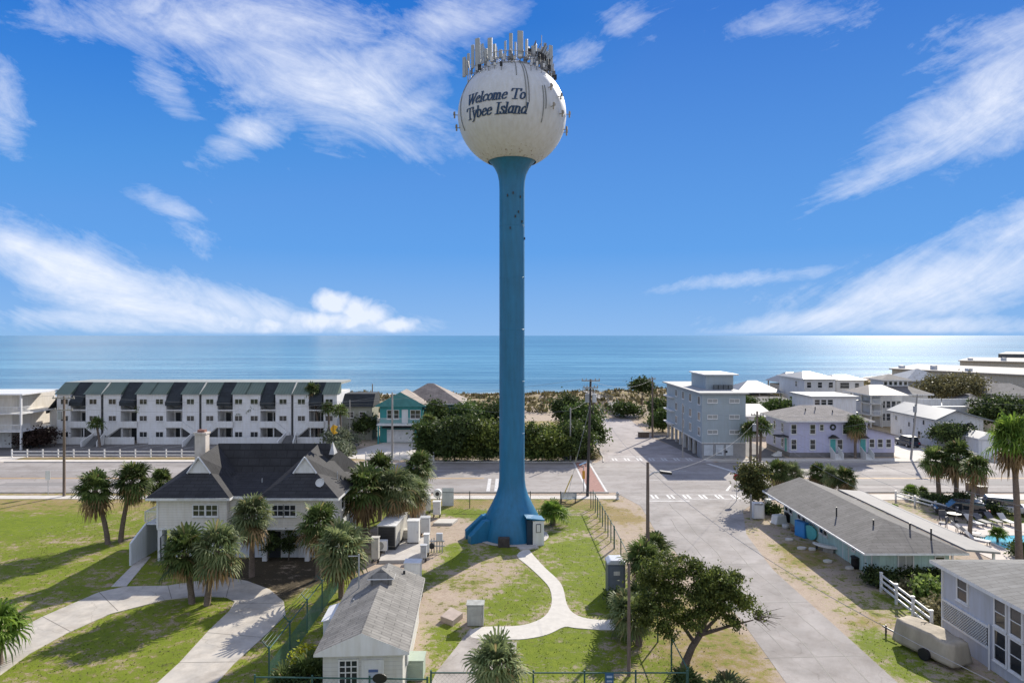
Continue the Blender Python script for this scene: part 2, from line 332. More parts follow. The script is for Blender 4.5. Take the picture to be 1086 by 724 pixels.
def M(op, a, b=None, c=None, clamp=False):
    n = N.new('ShaderNodeMath'); n.operation = op; n.use_clamp = clamp
    for i, q in enumerate((a, b, c)):
        if q is None: continue
        if isinstance(q, (int, float)): n.inputs[i].default_value = q
        else: L.new(q, n.inputs[i])
    return n.outputs[0]
tc = N.new('ShaderNodeTexCoord'); sp = N.new('ShaderNodeSeparateXYZ'); L.new(tc.outputs['Generated'], sp.inputs[0])
# clouds are laid out by sky direction: u to the right of straight ahead, v upward
yy = M('MAXIMUM', sp.outputs[1], 0.05); u = M('DIVIDE', sp.outputs[0], yy); v = M('DIVIDE', sp.outputs[2], yy)
def noise(su, sv, rot, det=9, rough=0.6, dist=0.6, off=0.0):
    cb = N.new('ShaderNodeCombineXYZ'); L.new(u, cb.inputs[0]); L.new(v, cb.inputs[1]); cb.inputs[2].default_value = off
    m = N.new('ShaderNodeMapping'); m.vector_type = 'TEXTURE'; m.inputs['Rotation'].default_value = (0, 0, R(rot)); m.inputs['Scale'].default_value = (1/su, 1/sv, 1); L.new(cb.outputs[0], m.inputs[0])
    n = N.new('ShaderNodeTexNoise'); n.inputs['Scale'].default_value = 1; n.inputs['Detail'].default_value = det; n.inputs['Roughness'].default_value = rough; n.inputs['Distortion'].default_value = dist
    L.new(m.outputs[0], n.inputs['Vector']); return n.outputs['Fac']
def blob(px, py, a, b, rot, s=1.0):
    cu, cv = (px-CX)/F, (HY-py)/F; c, q = math.cos(R(rot)), math.sin(R(rot))
    du = M('SUBTRACT', u, cu); dv = M('SUBTRACT', v, cv)
    e = M('ADD', M('MULTIPLY', du, c*F/a), M('MULTIPLY', dv, q*F/a)); f = M('ADD', M('MULTIPLY', du, -q*F/b), M('MULTIPLY', dv, c*F/b))
    d = M('ADD', M('MULTIPLY', e, e), M('MULTIPLY', f, f))
    return M('MULTIPLY', M('EXPONENT', M('MULTIPLY', d, -1.0)), s)
def total(bl):
    a = bl[0]
    for b in bl[1:]: a = M('MAXIMUM', a, b)
    return a
wisp = total([blob(240, 22, 210, 46, -4, 1.0), blob(330, 85, 170, 58, -22, 1.0), blob(440, 110, 60, 26, 30, .8), blob(270, 140, 75, 24, 22, 0.85), blob(415, 75, 90, 50, 32, .9), blob(470, 25, 90, 34, 10, 0.85), blob(170, 85, 60, 22, -50, 0.7),
              blob(2, 115, 32, 60, 10, 0.8), blob(170, 215, 50, 16, -20, 0.68), blob(205, 255, 50, 20, -40, .5),
              blob(90, 295, 150, 42, -22, 1.1), blob(20, 262, 60, 32, -10, 0.95), blob(250, 325, 110, 26, -14, 1.0), blob(200, 335, 150, 24, -6, 1.05), blob(380, 345, 90, 14, 0, .85), blob(160, 338, 260, 16, 0, .8),
              blob(665, 25, 40, 26, 0, 0.62), blob(612, 60, 40, 26, 20, 0.62), blob(840, 25, 90, 26, 8, 0.62),
              blob(1050, 110, 130, 58, 30, 1.05), blob(960, 172, 120, 20, 26, 0.85), blob(1075, 30, 120, 30, 10, .7), blob(900, 190, 60, 12, 24, .6),
              blob(1010, 300, 190, 42, 14, 1.05), blob(1080, 240, 100, 36, 22, 0.9), blob(880, 335, 150, 16, 10, 0.95), blob(780, 297, 130, 11, 6, 0.6), blob(1000, 345, 220, 14, 0, .85)])
n1 = noise(5.0, 14.0, -24, 13, 0.7, 0.7); n1b = noise(4.0, 15.0, 26, 13, 0.7, 0.7, 5.0)
side = M('MULTIPLY_ADD', u, 4.0, 0.5, clamp=True)
mix = N.new('ShaderNodeMix'); mix.data_type = 'FLOAT'; L.new(side, mix.inputs[0]); L.new(n1, mix.inputs[2]); L.new(n1b, mix.inputs[3])
nf = noise(26, 44, -15, 8, 0.65, 0.3, 2.0)
nz = M('ADD', M('MULTIPLY', mix.outputs[0], 0.78), M('MULTIPLY', nf, 0.22))
dens = M('MULTIPLY', M('SUBTRACT', M('ADD', M('MULTIPLY', wisp, 0.46), nz), 0.65), 2.1, clamp=True)
puff = total([blob(352, 322, 26, 18, 0, 1.0), blob(385, 332, 34, 18, -12, 1.0), blob(345, 340, 60, 14, 0, 0.95), blob(420, 345, 34, 10, 0, .9), blob(265, 345, 80, 14, 0, .75)])
n2 = noise(26, 30, 0, 6, 0.55, 0.3)
pd = M('MULTIPLY', M('SUBTRACT', M('ADD', M('MULTIPLY', puff, 0.8), M('MULTIPLY', n2, 1.0)), 0.80), 2.6, clamp=True)
dens = M('MAXIMUM', M('MULTIPLY', dens, 0.9), M('MULTIPLY', pd, 0.8))
dens = M('MULTIPLY', dens, M('MULTIPLY', sp.outputs[2], 200.0, clamp=True))
dens = M('MULTIPLY', dens, M('GREATER_THAN', sp.outputs[1], 0.05))
# white veils added in the unseen sky, behind and overhead, for neutral fill light
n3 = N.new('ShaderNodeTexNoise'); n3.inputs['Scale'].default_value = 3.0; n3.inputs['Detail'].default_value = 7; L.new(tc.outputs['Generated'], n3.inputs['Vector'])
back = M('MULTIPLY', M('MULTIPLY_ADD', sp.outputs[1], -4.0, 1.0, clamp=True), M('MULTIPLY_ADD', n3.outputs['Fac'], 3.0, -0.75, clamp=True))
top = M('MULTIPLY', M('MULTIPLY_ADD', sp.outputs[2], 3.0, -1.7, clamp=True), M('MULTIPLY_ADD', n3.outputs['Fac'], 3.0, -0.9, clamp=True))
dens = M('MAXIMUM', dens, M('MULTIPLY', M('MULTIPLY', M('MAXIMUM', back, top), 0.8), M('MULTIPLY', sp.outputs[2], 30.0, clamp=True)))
cl = N.new('ShaderNodeRGB'); cl.outputs[0].default_value = (5.0, 5.2, 5.7, 1)
gr = N.new('ShaderNodeValToRGB'); e = gr.color_ramp.elements; e[0].position = 0.0; e[0].color = (0.3, 0.56, 0.96, 1); e[1].position = 1.0; e[1].color = (0.0, 0.07, 0.45, 1)
q = e.new(0.12); q.color = (0.1, 0.38, 0.92, 1); q = e.new(0.42); q.color = (0.0, 0.165, 0.7, 1); L.new(sp.outputs[2], gr.inputs[0])
g5 = N.new('ShaderNodeVectorMath'); g5.operation = 'SCALE'; g5.inputs['Scale'].default_value = 4.6; L.new(gr.outputs[0], g5.inputs[0])
cp_ = N.new('ShaderNodeVectorMath'); cp_.operation = 'MINIMUM'; cp_.inputs[1].default_value = (2.2, 3.2, 5.0); L.new(hs.outputs[0], cp_.inputs[0])
bl_ = N.new('ShaderNodeMixRGB'); bl_.inputs[0].default_value = 0.88; L.new(cp_.outputs[0], bl_.inputs[1]); L.new(g5.outputs[0], bl_.inputs[2])
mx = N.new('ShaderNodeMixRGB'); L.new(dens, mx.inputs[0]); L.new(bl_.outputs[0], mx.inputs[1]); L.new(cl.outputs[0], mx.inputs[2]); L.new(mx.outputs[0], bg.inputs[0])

# ---------------------------------------------------------------- ground
def shore(x):
    xs = [-20000, -400, -150, 0, 60, 120, 200, 330, 600, 20000]; ys = [150, 190, 203, 216, 228, 262, 345, 470, 700, 15000]
    return float(np.interp(x, xs, ys))
def inside(poly, X, Y):
    c = np.zeros(X.shape, bool); n = len(poly)
    for i in range(n):
        x0, y0 = poly[i]; x1, y1 = poly[(i+1) % n]
        k = ((y0 > Y) != (y1 > Y)); xx = (x1-x0)*(Y-y0)/((y1-y0) if y1 != y0 else 1e-9)+x0
        c ^= k & (X < xx)
    return c
def blur(a, n=1):
    for _ in range(n):
        a = (np.roll(a, 1, 0)+np.roll(a, -1, 0)+2*a)/4; a = (np.roll(a, 1, 1)+np.roll(a, -1, 1)+2*a)/4
    return a
gx = np.arange(-95, 96, 0.5); gy = np.arange(20, 150.1, 0.5); GX, GY = np.meshgrid(gx, gy)
Z = np.zeros((3,)+GX.shape)                           # lush, dry, mulch with painted shade
def zone(poly, k, w, n=1, px=True):
    p = [G(*q) for q in poly] if px else poly
    m = blur(inside(p, GX, GY).astype(float), n); Z[k] = Z[k]*(1-m) + w*m
zone([(-95, 20), (-3, 20), (-3, 74), (-95, 74)], 0, 0.66, 1, False); zone([(-95, 20), (-3, 20), (-3, 74), (-95, 74)], 1, 0.8, 1, False)                       # left lawns
zone([(-95, 66), (-26, 66), (-26, 75.6), (-95, 75.6)], 1, 0.9, 6, False); zone([(-95, 69), (-30, 68), (-26, 75.6), (-95, 75.6)], 0, 0.3, 4, False)
zone([(-60, 58), (-40, 60), (-38, 66), (-62, 65)], 0, 1.0, 4, False)
zone([(0, 640), (50, 632), (70, 655), (20, 680), (0, 690)], 1, 0.75, 3)
zone([(238, 584), (345, 584), (345, 612), (300, 640), (280, 622), (236, 612)], 2, 0.95, 1)
zone([(238, 584), (345, 584), (345, 612), (300, 640), (280, 622), (236, 612)], 0, 0.1, 1)
zone([(290, 612), (340, 595), (350, 612), (330, 650), (300, 700), (230, 724), (300, 640)], 0, 0.62, 1)
zone([(-11.8, 30), (9, 30), (9, 74), (-11.8, 74)], 0, 0.6, 1, False)                      # tower plot
zone([(-11.8, 30), (9, 30), (9, 74), (-11.8, 74)], 1, 0.55, 1, False)
zone([(-11, 68.8), (12, 68.8), (12, 73), (-11, 73)], 1, 0.95, 1, False); zone([(-11, 68.8), (12, 68.8), (12, 73), (-11, 73)], 0, 0.25, 1, False)
zone([(468, 540), (525, 540), (500, 556), (470, 552)], 0, 1.0, 2)
sand1 = [(395, 560), (440, 548), (500, 548), (515, 580), (470, 585), (452, 605), (385, 612), (385, 590)]
zone(sand1, 0, 0.02, 2); zone(sand1, 1, 0.0, 2)
sand2 = [(500, 590), (540, 592), (552, 610), (530, 632), (480, 646), (460, 700), (425, 724), (425, 660), (450, 628)]
zone(sand2, 0, 0.3, 3); zone(sand2, 1, 0.42, 3)
zone([(447, 622), (480, 620), (490, 655), (455, 670), (440, 724), (425, 724), (437, 660)], 0, 0.08, 2); zone([(447, 622), (480, 620), (490, 655), (455, 670), (440, 724), (425, 724), (437, 660)], 1, 0.1, 2)
zone([(452, 668), (475, 660), (492, 668), (475, 690), (455, 688)], 0, 0.9, 2)
zone([(550, 612), (575, 630), (572, 645), (540, 660), (510, 655), (530, 630)], 0, 0.85, 3)
zone([(585, 575), (640, 570), (650, 640), (635, 652), (612, 640), (600, 600)], 0, 1.0, 2); zone([(585, 575), (640, 570), (650, 640), (635, 652), (612, 640), (600, 600)], 1, 0.05, 2)
zone([(470, 578), (500, 570), (495, 600), (470, 600)], 0, .9, 2)
zone([(590, 548), (630, 545), (635, 560), (600, 562)], 0, 0.9, 2)
zone([(560, 672), (625, 668), (640, 690), (600, 712), (545, 705)], 0, 1.0, 3); zone([(560, 672), (625, 668), (640, 690), (600, 712), (545, 705)], 1, 0.1, 3)
zone([(622, 540), (630, 540), (655, 585), (652, 600), (642, 590)], 0, 0.1, 1)
sh = [(637, 530), (690, 535), (700, 600), (720, 640), (690, 640), (660, 600)]
zone(sh, 0, 0.03, 2); zone(sh, 1, 0.25, 2); zone([(634, 535), (660, 540), (690, 552), (660, 556), (640, 556)], 1, 0.9, 3)
zone([(14, 28), (14, 46), (9, 46), (9, 28)], 0, 0.3, 2, False); zone([(14, 28), (14, 46), (6, 44), (4, 28)], 1, 0.75, 3, False)
zone([(19.5, 28), (26, 28), (26, 66), (21, 66)], 0, 0.28, 1, False); zone([(19.5, 28), (26, 28), (26, 66), (21, 66)], 1, 0.3, 1, False)
zone([(830, 572), (870, 578), (885, 600), (850, 604), (828, 596)], 1, 0.85, 3); zone([(900, 670), (960, 668), (990, 724), (945, 724)], 0, 0.9, 4); zone([(900, 655), (940, 650), (950, 668), (900, 668)], 1, .9, 3)
zone([(25, 40), (40, 40), (40, 47), (25, 47)], 0, 0.7, 2, False)
zone([(33, 62), (70, 62), (70, 75), (33, 75)], 0, 0.3, 2, False); zone([(44, 62), (70, 62), (70, 71), (44, 71)], 0, 0.75, 2, False)
zone([(-95, 96), (-11, 96), (-11, 98), (-95, 98)], 1, 0.9, 1, False)
zone([(-12, 96.6), (13, 96.6), (13, 118), (-12, 118)], 2, 0.8, 3, False); zone([(-22, 97), (13, 97), (13, 140), (-22, 140)], 0, 0.3, 3, False); zone([(-22, 97), (13, 97), (13, 140), (-22, 140)], 1, 0.8, 3, False)
zone([(26, 120), (95, 120), (95, 150), (26, 150)], 1, 0.5, 3, False)
ny, nx = GX.shape; idx = np.arange(ny*nx).reshape(ny, nx)
Qd = np.stack([idx[:-1, :-1], idx[:-1, 1:], idx[1:, 1:], idx[1:, :-1]], -1).reshape(-1, 4)
hz = (np.sin(GX*0.9)*np.sin(GY*0.8+1)*0.0)
def ground_mat():
    m = bpy.data.materials.new('grass_and_sand'); t, N, L, b = nt(m); b.inputs['Roughness'].default_value = 0.95; b.inputs['Specular IOR Level'].default_value = 0.15
    at = N.new('ShaderNodeAttribute'); at.attribute_name = 'zone'; s = N.new('ShaderNodeSeparateColor'); L.new(at.outputs['Color'], s.inputs[0])
    tc = N.new('ShaderNodeTexCoord')
    def nz(sc, det, rough=0.65):
        n = N.new('ShaderNodeTexNoise'); n.inputs['Scale'].default_value = sc; n.inputs['Detail'].default_value = det; n.inputs['Roughness'].default_value = rough; L.new(tc.outputs['Object'], n.inputs['Vector']); return n.outputs['Fac']
    def ma(op, a, b2, cl=False):
        n = N.new('ShaderNodeMath'); n.operation = op; n.use_clamp = cl
        for i, q in enumerate((a, b2)):
            if isinstance(q, (int, float)): n.inputs[i].default_value = q
            else: L.new(q, n.inputs[i])
        return n.outputs[0]
    def ramp(f, *cs):
        r = N.new('ShaderNodeValToRGB'); e = r.color_ramp.elements; e[0].position = cs[0][0]; e[0].color = (*cs[0][1], 1); e[1].position = cs[-1][0]; e[1].color = (*cs[-1][1], 1)
        for p, c in cs[1:-1]: q = e.new(p); q.color = (*c, 1)
        L.new(f, r.inputs[0]); return r.outputs[0]
    def mixc(f, a, b2):
        x = N.new('ShaderNodeMixRGB'); L.new(f, x.inputs[0]); L.new(a, x.inputs[1]); L.new(b2, x.inputs[2]); return x.outputs[0]
    big = nz(0.28, 7, 0.7); mid = nz(1.6, 8, 0.72); fine = nz(14, 6, 0.7)
    nn = ma('ADD', ma('MULTIPLY', big, 0.6), ma('ADD', ma('MULTIPLY', mid, 0.9), ma('MULTIPLY', fine, 0.5)))      # about 1
    sand = ramp(ma('ADD', ma('MULTIPLY', mid, .6), ma('MULTIPLY', fine, .4)), (0.3, (0.25, 0.19, 0.135)), (0.5, (0.4, 0.32, 0.245)), (0.7, (0.52, 0.44, 0.355)))
    dry = ramp(ma('ADD', ma('MULTIPLY', mid, .5), ma('MULTIPLY', fine, .5)), (0.3, (0.17, 0.125, 0.045)), (0.5, (0.27, 0.205, 0.085)), (0.7, (0.38, 0.3, 0.14)))
    lush = ramp(ma('ADD', ma('MULTIPLY', mid, .5), ma('MULTIPLY', fine, .5)), (0.3, (0.055, 0.08, 0.009)), (0.5, (0.135, 0.18, 0.014)), (0.68, (0.27, 0.3, 0.03)))
    mulch_shade = ramp(fine, (0.3, (0.03, 0.026, 0.016)), (0.7, (0.1, 0.078, 0.05)))  # dark soil colour that also paints the shade before the house
    def th(ch, k=2.6, a_=3.2): return ma('ADD', ma('MULTIPLY', ma('ADD', ma('SUBTRACT', ch, 0.5), ma('MULTIPLY', ma('SUBTRACT', nn, 1.0), a_)), k), 0.5, True)
    c = mixc(th(s.outputs[1]), sand, dry)
    c = mixc(th(s.outputs[0]), c, lush); c = mixc(th(s.outputs[2]), c, mulch_shade)
    L.new(c, b.inputs['Base Color'])
    bp = N.new('ShaderNodeBump'); bp.inputs['Strength'].default_value = 0.5; bp.inputs['Distance'].default_value = 0.06; L.new(ma('ADD', fine, mid), bp.inputs['Height']); L.new(bp.outputs[0], b.inputs['Normal'])
    return m
gm = ground_mat()
def zcolor(me, arr):
    a = me.color_attributes.new('zone', 'FLOAT_COLOR', 'POINT'); a.data.foreach_set('color', arr.astype(np.float32).ravel())
me = npmesh('lawn_and_sand', np.stack([GX.ravel(), GY.ravel(), hz.ravel()], 1), Qd, gm, True)
zcolor(me, np.stack([Z[0].ravel(), Z[1].ravel(), Z[2].ravel(), np.ones(GX.size)], 1)); struct(link('ground', me))
# far land, beach and dunes: one sheet out to the shore and below the sea
xs = np.concatenate([[-20000, -6000, -2000, -900], np.arange(-500, 901, 2.0), [2000, 6000, 20000]])
V = []; ZZ = []
rows = 70
for j in range(rows):
    for x in xs:
        s_ = shore(x)
        if j < 4: y = [-400, 20.2, 140, 149.8][j]; z = -0.03 if j else -0.03; g = (0.2, 0.7, 0)
        else:
            k = (j-4)/(rows-5); y = 149.9 + (s_+40-149.9)*k; dsh = s_-y
            amp = np.clip((dsh-12)/12, 0, 1)*np.clip((y-150)/8, 0, 1)
            z = 0.0 + amp*(0.9+0.9*math.sin(x*0.11+y*0.17)*math.sin(y*0.21+1.3+x*0.05)+0.5*math.sin(x*0.41+2)*math.sin(y*0.5)) + np.clip((-dsh+14)*-0.06, -3, 0)
            g = (0.12*amp, 0.55*amp, 0)
        V.append((x, y, z)); ZZ.append((*g, 1))
nxx = len(xs); idx = np.arange(rows*nxx).reshape(rows, nxx)
Q2 = np.stack([idx[:-1, :-1], idx[:-1, 1:], idx[1:, 1:], idx[1:, :-1]], -1).reshape(-1, 4)
me = npmesh('terrain', V, Q2, gm, True); zcolor(me, np.array(ZZ)); struct(link('terrain', me))
# the sea
def sea_mat():
    m = bpy.data.materials.new('sea_water'); t, N, L, b = nt(m)
    b.inputs['Roughness'].default_value = 0.16; b.inputs['IOR'].default_value = 1.33; b.inputs['Specular IOR Level'].default_value = 0.24
    g = N.new('ShaderNodeNewGeometry'); at = N.new('ShaderNodeAttribute'); at.attribute_name = 'shore'
    mp = N.new('ShaderNodeMapping'); mp.inputs['Scale'].default_value = (0.014, 0.16, 1); L.new(g.outputs['Position'], mp.inputs[0])
    n = N.new('ShaderNodeTexNoise'); n.inputs['Scale'].default_value = 1; n.inputs['Detail'].default_value = 6; L.new(mp.outputs[0], n.inputs['Vector'])
    r = N.new('ShaderNodeValToRGB'); e = r.color_ramp.elements; e[0].position = 0.0; e[0].color = (0.46, 0.56, 0.54, 1); e[1].position = 1.0; e[1].color = (0.06, 0.24, 0.34, 1)
    q = e.new(0.12); q.color = (0.34, 0.53, 0.58, 1); q = e.new(0.42); q.color = (0.15, 0.37, 0.48, 1)
    a = N.new('ShaderNodeMath'); a.operation = 'MULTIPLY_ADD'; a.inputs[1].default_value = 0.5; L.new(n.outputs['Fac'], a.inputs[0]); s_ = N.new('ShaderNodeMath'); s_.operation = 'SUBTRACT'; s_.inputs[1].default_value = 0.25; L.new(at.outputs['Fac'], s_.inputs[0]); L.new(s_.outputs[0], a.inputs[2]); L.new(a.outputs[0], r.inputs[0])
    # breaking surf near the shore: streaks with a shape of their own
    mp3 = N.new('ShaderNodeMapping'); mp3.inputs['Scale'].default_value = (0.035, 0.22, 1); L.new(g.outputs['Position'], mp3.inputs[0])
    f = N.new('ShaderNodeTexNoise'); f.inputs['Scale'].default_value = 1; f.inputs['Detail'].default_value = 8; f.inputs['Roughness'].default_value = 0.7; L.new(mp3.outputs[0], f.inputs['Vector'])
    fr = N.new('ShaderNodeMapRange'); fr.inputs['From Min'].default_value = 0.0; fr.inputs['From Max'].default_value = 0.1; fr.inputs['To Min'].default_value = 0.46; fr.inputs['To Max'].default_value = 0.76; L.new(at.outputs['Fac'], fr.inputs['Value'])
    gt = N.new('ShaderNodeMath'); gt.operation = 'SUBTRACT'; L.new(f.outputs['Fac'], gt.inputs[0]); L.new(fr.outputs[0], gt.inputs[1]); g2 = N.new('ShaderNodeMath'); g2.operation = 'MULTIPLY'; g2.use_clamp = True; g2.inputs[1].default_value = 14; L.new(gt.outputs[0], g2.inputs[0])
    x = N.new('ShaderNodeMixRGB'); x.inputs[2].default_value = (0.75, 0.78, 0.78, 1); src_ = r.outputs[0]
    for sx_, sy_, lo_ in ((0.012, 0.14, 0.62), (0.0028, 0.028, 0.55), (0.0005, 0.0045, 0.6)):  # wave reflections put into the base colour as light and dark streaks
        mpr = N.new('ShaderNodeMapping'); mpr.inputs['Scale'].default_value = (sx_, sy_, 1); L.new(g.outputs['Position'], mpr.inputs[0]); nr = N.new('ShaderNodeTexNoise'); nr.inputs['Scale'].default_value = 1; nr.inputs['Detail'].default_value = 8; nr.inputs['Roughness'].default_value = 0.8; nr.inputs['Distortion'].default_value = 0.6; L.new(mpr.outputs[0], nr.inputs['Vector'])
        rr_ = N.new('ShaderNodeValToRGB'); rr_.color_ramp.elements[0].position = 0.4; rr_.color_ramp.elements[0].color = (lo_*.8, lo_*.95, lo_, 1); rr_.color_ramp.elements[1].position = 0.6; rr_.color_ramp.elements[1].color = (1.35, 1.2, 1.12, 1); L.new(nr.outputs['Fac'], rr_.inputs[0])
        xm_ = N.new('ShaderNodeMixRGB'); xm_.blend_type = 'MULTIPLY'; xm_.inputs[0].default_value = 1; L.new(src_, xm_.inputs[1]); L.new(rr_.outputs[0], xm_.inputs[2]); src_ = xm_.outputs[0]
    L.new(g2.outputs[0], x.inputs[0]); L.new(xm_.outputs[0], x.inputs[1]); L.new(x.outputs[0], b.inputs['Base Color'])
    rr = N.new('ShaderNodeMath'); rr.operation = 'MULTIPLY_ADD'; rr.inputs[1].default_value = 0.6; rr.inputs[2].default_value = 0.16; L.new(g2.outputs[0], rr.inputs[0]); L.new(rr.outputs[0], b.inputs['Roughness'])
    mp2 = N.new('ShaderNodeMapping'); mp2.inputs['Scale'].default_value = (0.12, 0.5, 1); L.new(g.outputs['Position'], mp2.inputs[0])
    n2 = N.new('ShaderNodeTexNoise'); n2.inputs['Scale'].default_value = 1; n2.inputs['Detail'].default_value = 5; n2.inputs['Roughness'].default_value = 0.7; L.new(mp2.outputs[0], n2.inputs['Vector'])
    bp = N.new('ShaderNodeBump'); bp.inputs['Strength'].default_value = 0.6; bp.inputs['Distance'].default_value = 0.3; L.new(n2.outputs['Fac'], bp.inputs['Height']); L.new(bp.outputs[0], b.inputs['Normal'])
    return m
V = []; A = []; ds = [-16, -4, 3, 10, 18, 30, 50, 80, 120, 200, 350, 700, 1500, 4000, 12000, 40000]
sx = np.concatenate([[-40000, -9000, -3000, -1200], np.arange(-600, 1001, 40.0), [3000, 9000, 40000]])
for d in ds:
    for x in sx: V.append((x, shore(x)+d, -0.82)); A.append(np.clip(math.log(1+max(d, 0)/12)/math.log(1+1500/12), 0, 1))
n_ = len(sx); idx = np.arange(len(ds)*n_).reshape(len(ds), n_); Q2 = np.stack([idx[:-1, :-1], idx[:-1, 1:], idx[1:, 1:], idx[1:, :-1]], -1).reshape(-1, 4)
me = npmesh('sea', V, Q2, sea_mat(), True); a = me.attributes.new('shore', 'FLOAT', 'POINT'); a.data.foreach_set('value', np.array(A, np.float32)); struct(link('sea', me))
# dune grass: nobody could count it
r = np.random.default_rng(3); n = 9000
X = r.uniform(-150, 140, n); Yt = r.random(n); V = []; Q = []
for x, k in zip(X, Yt):
    s_ = shore(x); y = 152 + (s_-18-152)*k
    if math.sin(x*0.23+y*0.3)+math.sin(x*0.07-y*0.19)+r.normal()*0.8 < -0.3: continue
    amp = np.clip((s_-y-12)/12, 0, 1)*np.clip((y-150)/8, 0, 1); z = amp*(0.9+0.9*math.sin(x*0.11+y*0.17)*math.sin(y*0.21+1.3+x*0.05)+0.5*math.sin(x*0.41+2)*math.sin(y*0.5))-0.15
    for b_ in range(5):
        a = r.uniform(0, 6.28); w = r.uniform(0.12, 0.4); h_ = r.uniform(0.35, 1.1); dx, dy = math.cos(a)*w, math.sin(a)*w; ex, ey = r.normal(size=2)*0.3; ox, oy = r.normal(size=2)*0.35
        o = len(V); V += [(x+ox-dx, y+oy-dy, z), (x+ox+dx, y+oy+dy, z), (x+ox+ex+dx*.5, y+oy+ey+dy*.5, z+h_), (x+ox+ex-dx*.5, y+oy+ey-dy*.5, z+h_*0.8)]; Q.append((o, o+1, o+2, o+3))
duneM = leafmat('dune_grass', (0.09, 0.08, 0.035), (0.24, 0.2, 0.1), 0.3)
o = stuff(link('dune_grass', npmesh('dune_grass', V, Q, duneM))); tag(o, 'clumps of dry dune grass between the street end and the beach', 'grass')
# short tufts over the near lawns
n = 26000; X = r.uniform(-42, 26, n); Y = 30 + 45*r.random(n)**1.3; ix = ((X+95)/0.5).astype(int); iy = ((Y-20)/0.5).astype(int)
keep = (Z[0][iy, ix]+0.6*Z[1][iy, ix]-Z[2][iy, ix]) > r.random(n)*0.9+0.2; X, Y = X[keep], Y[keep]
GRASS_XY = (X, Y)
# ---------------------------------------------------------------- roads, paths, markings
def sheet(name, poly, z, m, px=False):
    p = [G(*q) for q in poly] if px else poly
    a = sum(p[i][0]*p[(i+1) % len(p)][1]-p[(i+1) % len(p)][0]*p[i][1] for i in range(len(p)))
    if a < 0: p = p[::-1]
    return struct(MB().poly([(x, y, z) for x, y in p]).build(name, m))
def rect(x0, x1, y0, y1): return [(x0, y0), (x1, y0), (x1, y1), (x0, y1)]
road = mat('road_asphalt', (0.29, 0.265, 0.245), 0.93, 0.2, 0.22, bump=0.2, bscale=25, stretch=(0.2, 1, 1), c2=(0.39, 0.36, 0.335), crack=0.16)
road2 = mat('old_street_asphalt', (0.3, 0.277, 0.255), 0.93, 0.2, 0.4, c2=(0.4, 0.37, 0.345), crack=0.22, bump=0.2, bscale=20)
lot = mat('lot_asphalt', (0.16, 0.15, 0.14), 0.93, 0.2, 0.3, crack=0.2)
walk = mat('sidewalk_concrete', (0.56, 0.52, 0.46), 0.9, 0.12, 0.8)
brick = mat('brick_paving', (0.3, 0.16, 0.13), 0.9, 0.25, 3)
paint = mat('road_paint', (0.55, 0.54, 0.52), 0.7, 0.35, 3.5)
ypaint = mat('yellow_road_paint', (0.55, 0.33, 0.1), 0.7, 0.25, 2)
patch = mat('asphalt_patch', (0.14, 0.135, 0.13), 0.93, 0.2, 0.5)
sheet('road', rect(-400, 400, 76, 94), 0.008, road)
st = [(13.4, 20), (19.4, 20), (19.5, 51), (20.6, 60), (23, 68), (26, 72.5), (28, 76.3), (11.5, 76.3), (13.2, 70), (12.8, 60), (13.6, 50), (14.1, 42), (13.8, 34)]
sheet('street', st, 0.012, road2)
sheet('street_end', [(11.5, 93.7), (28, 93.7), (27, 97), (26.4, 104), (24.5, 112), (24, 120), (24.6, 143), (18.5, 144), (13.6, 114), (13, 97)], 0.016, mat('street_end_asphalt', (0.32, 0.285, 0.27), 0.93, 0.2, 0.4, c2=(0.42, 0.38, 0.36)))
sheet('forecourt', [(26.4, 97.5), (25, 112), (24.2, 119), (27.2, 119.5), (27.2, 97.5)], 0.02, lot)
sheet('parking_lot', rect(-120, -24.5, 98.3, 110.7), 0.016, lot)
sheet('driveway_apron', [(-25, 97.5), (-19.4, 96), (-12, 97.5), (-14, 111), (-21, 111.5), (-24, 104)], 0.02, walk)
sheet('driveway_apron', [(-78, 94.3), (-70, 94.3), (-70, 98.6), (-78, 98.6)], 0.024, walk)
for x0, x1 in ((-400, -78), (-70, -23), (-11, 11)): sheet('sidewalk', rect(x0, x1, 94.6, 96.0), 0.03, walk)
sheet('sidewalk', rect(-400, 11.5, 73.0, 74.6), 0.03, walk); sheet('sidewalk', rect(27.5, 400, 72.6, 75.2), 0.03, walk); sheet('sidewalk', rect(27.0, 400, 94.8, 97.2), 0.034, walk)
sheet('side_yard', rect(34, 39.2, 97.2, 125), 0.02, lot); sheet('side_yard', rect(55.4, 65, 97.2, 118), 0.02, walk); sheet('side_yard', rect(65, 95, 97.2, 104), 0.02, walk)
# kerbs, a real step
def kerb(pts, w=0.18, h=0.12):
    m = MB()
    for (x0, y0), (x1, y1) in zip(pts, pts[1:]):
        d = Vector((x1-x0, y1-y0)).normalized(); nx, ny = -d.y*w/2, d.x*w/2
        m.prism([(x0+nx, y0+ny, 0), (x0-nx, y0-ny, 0), (x1-nx, y1-ny, 0), (x1+nx, y1+ny, 0)], (0, 0, h))
    return struct(m.build('kerb', concrete))
kerb([(-400, 75.9), (10.8, 75.9)]); kerb([(28.4, 76), (400, 76)]); kerb([(-400, 94.1), (-78, 94.1)]); kerb([(-70, 94.1), (-22, 94.1)]); kerb([(-12, 94.1), (11, 94.1)]); kerb([(28.4, 94.1), (400, 94.1)])
kerb([(13, 97), (12.6, 94.2)]); kerb([(13.6, 114), (13.05, 97.3)])
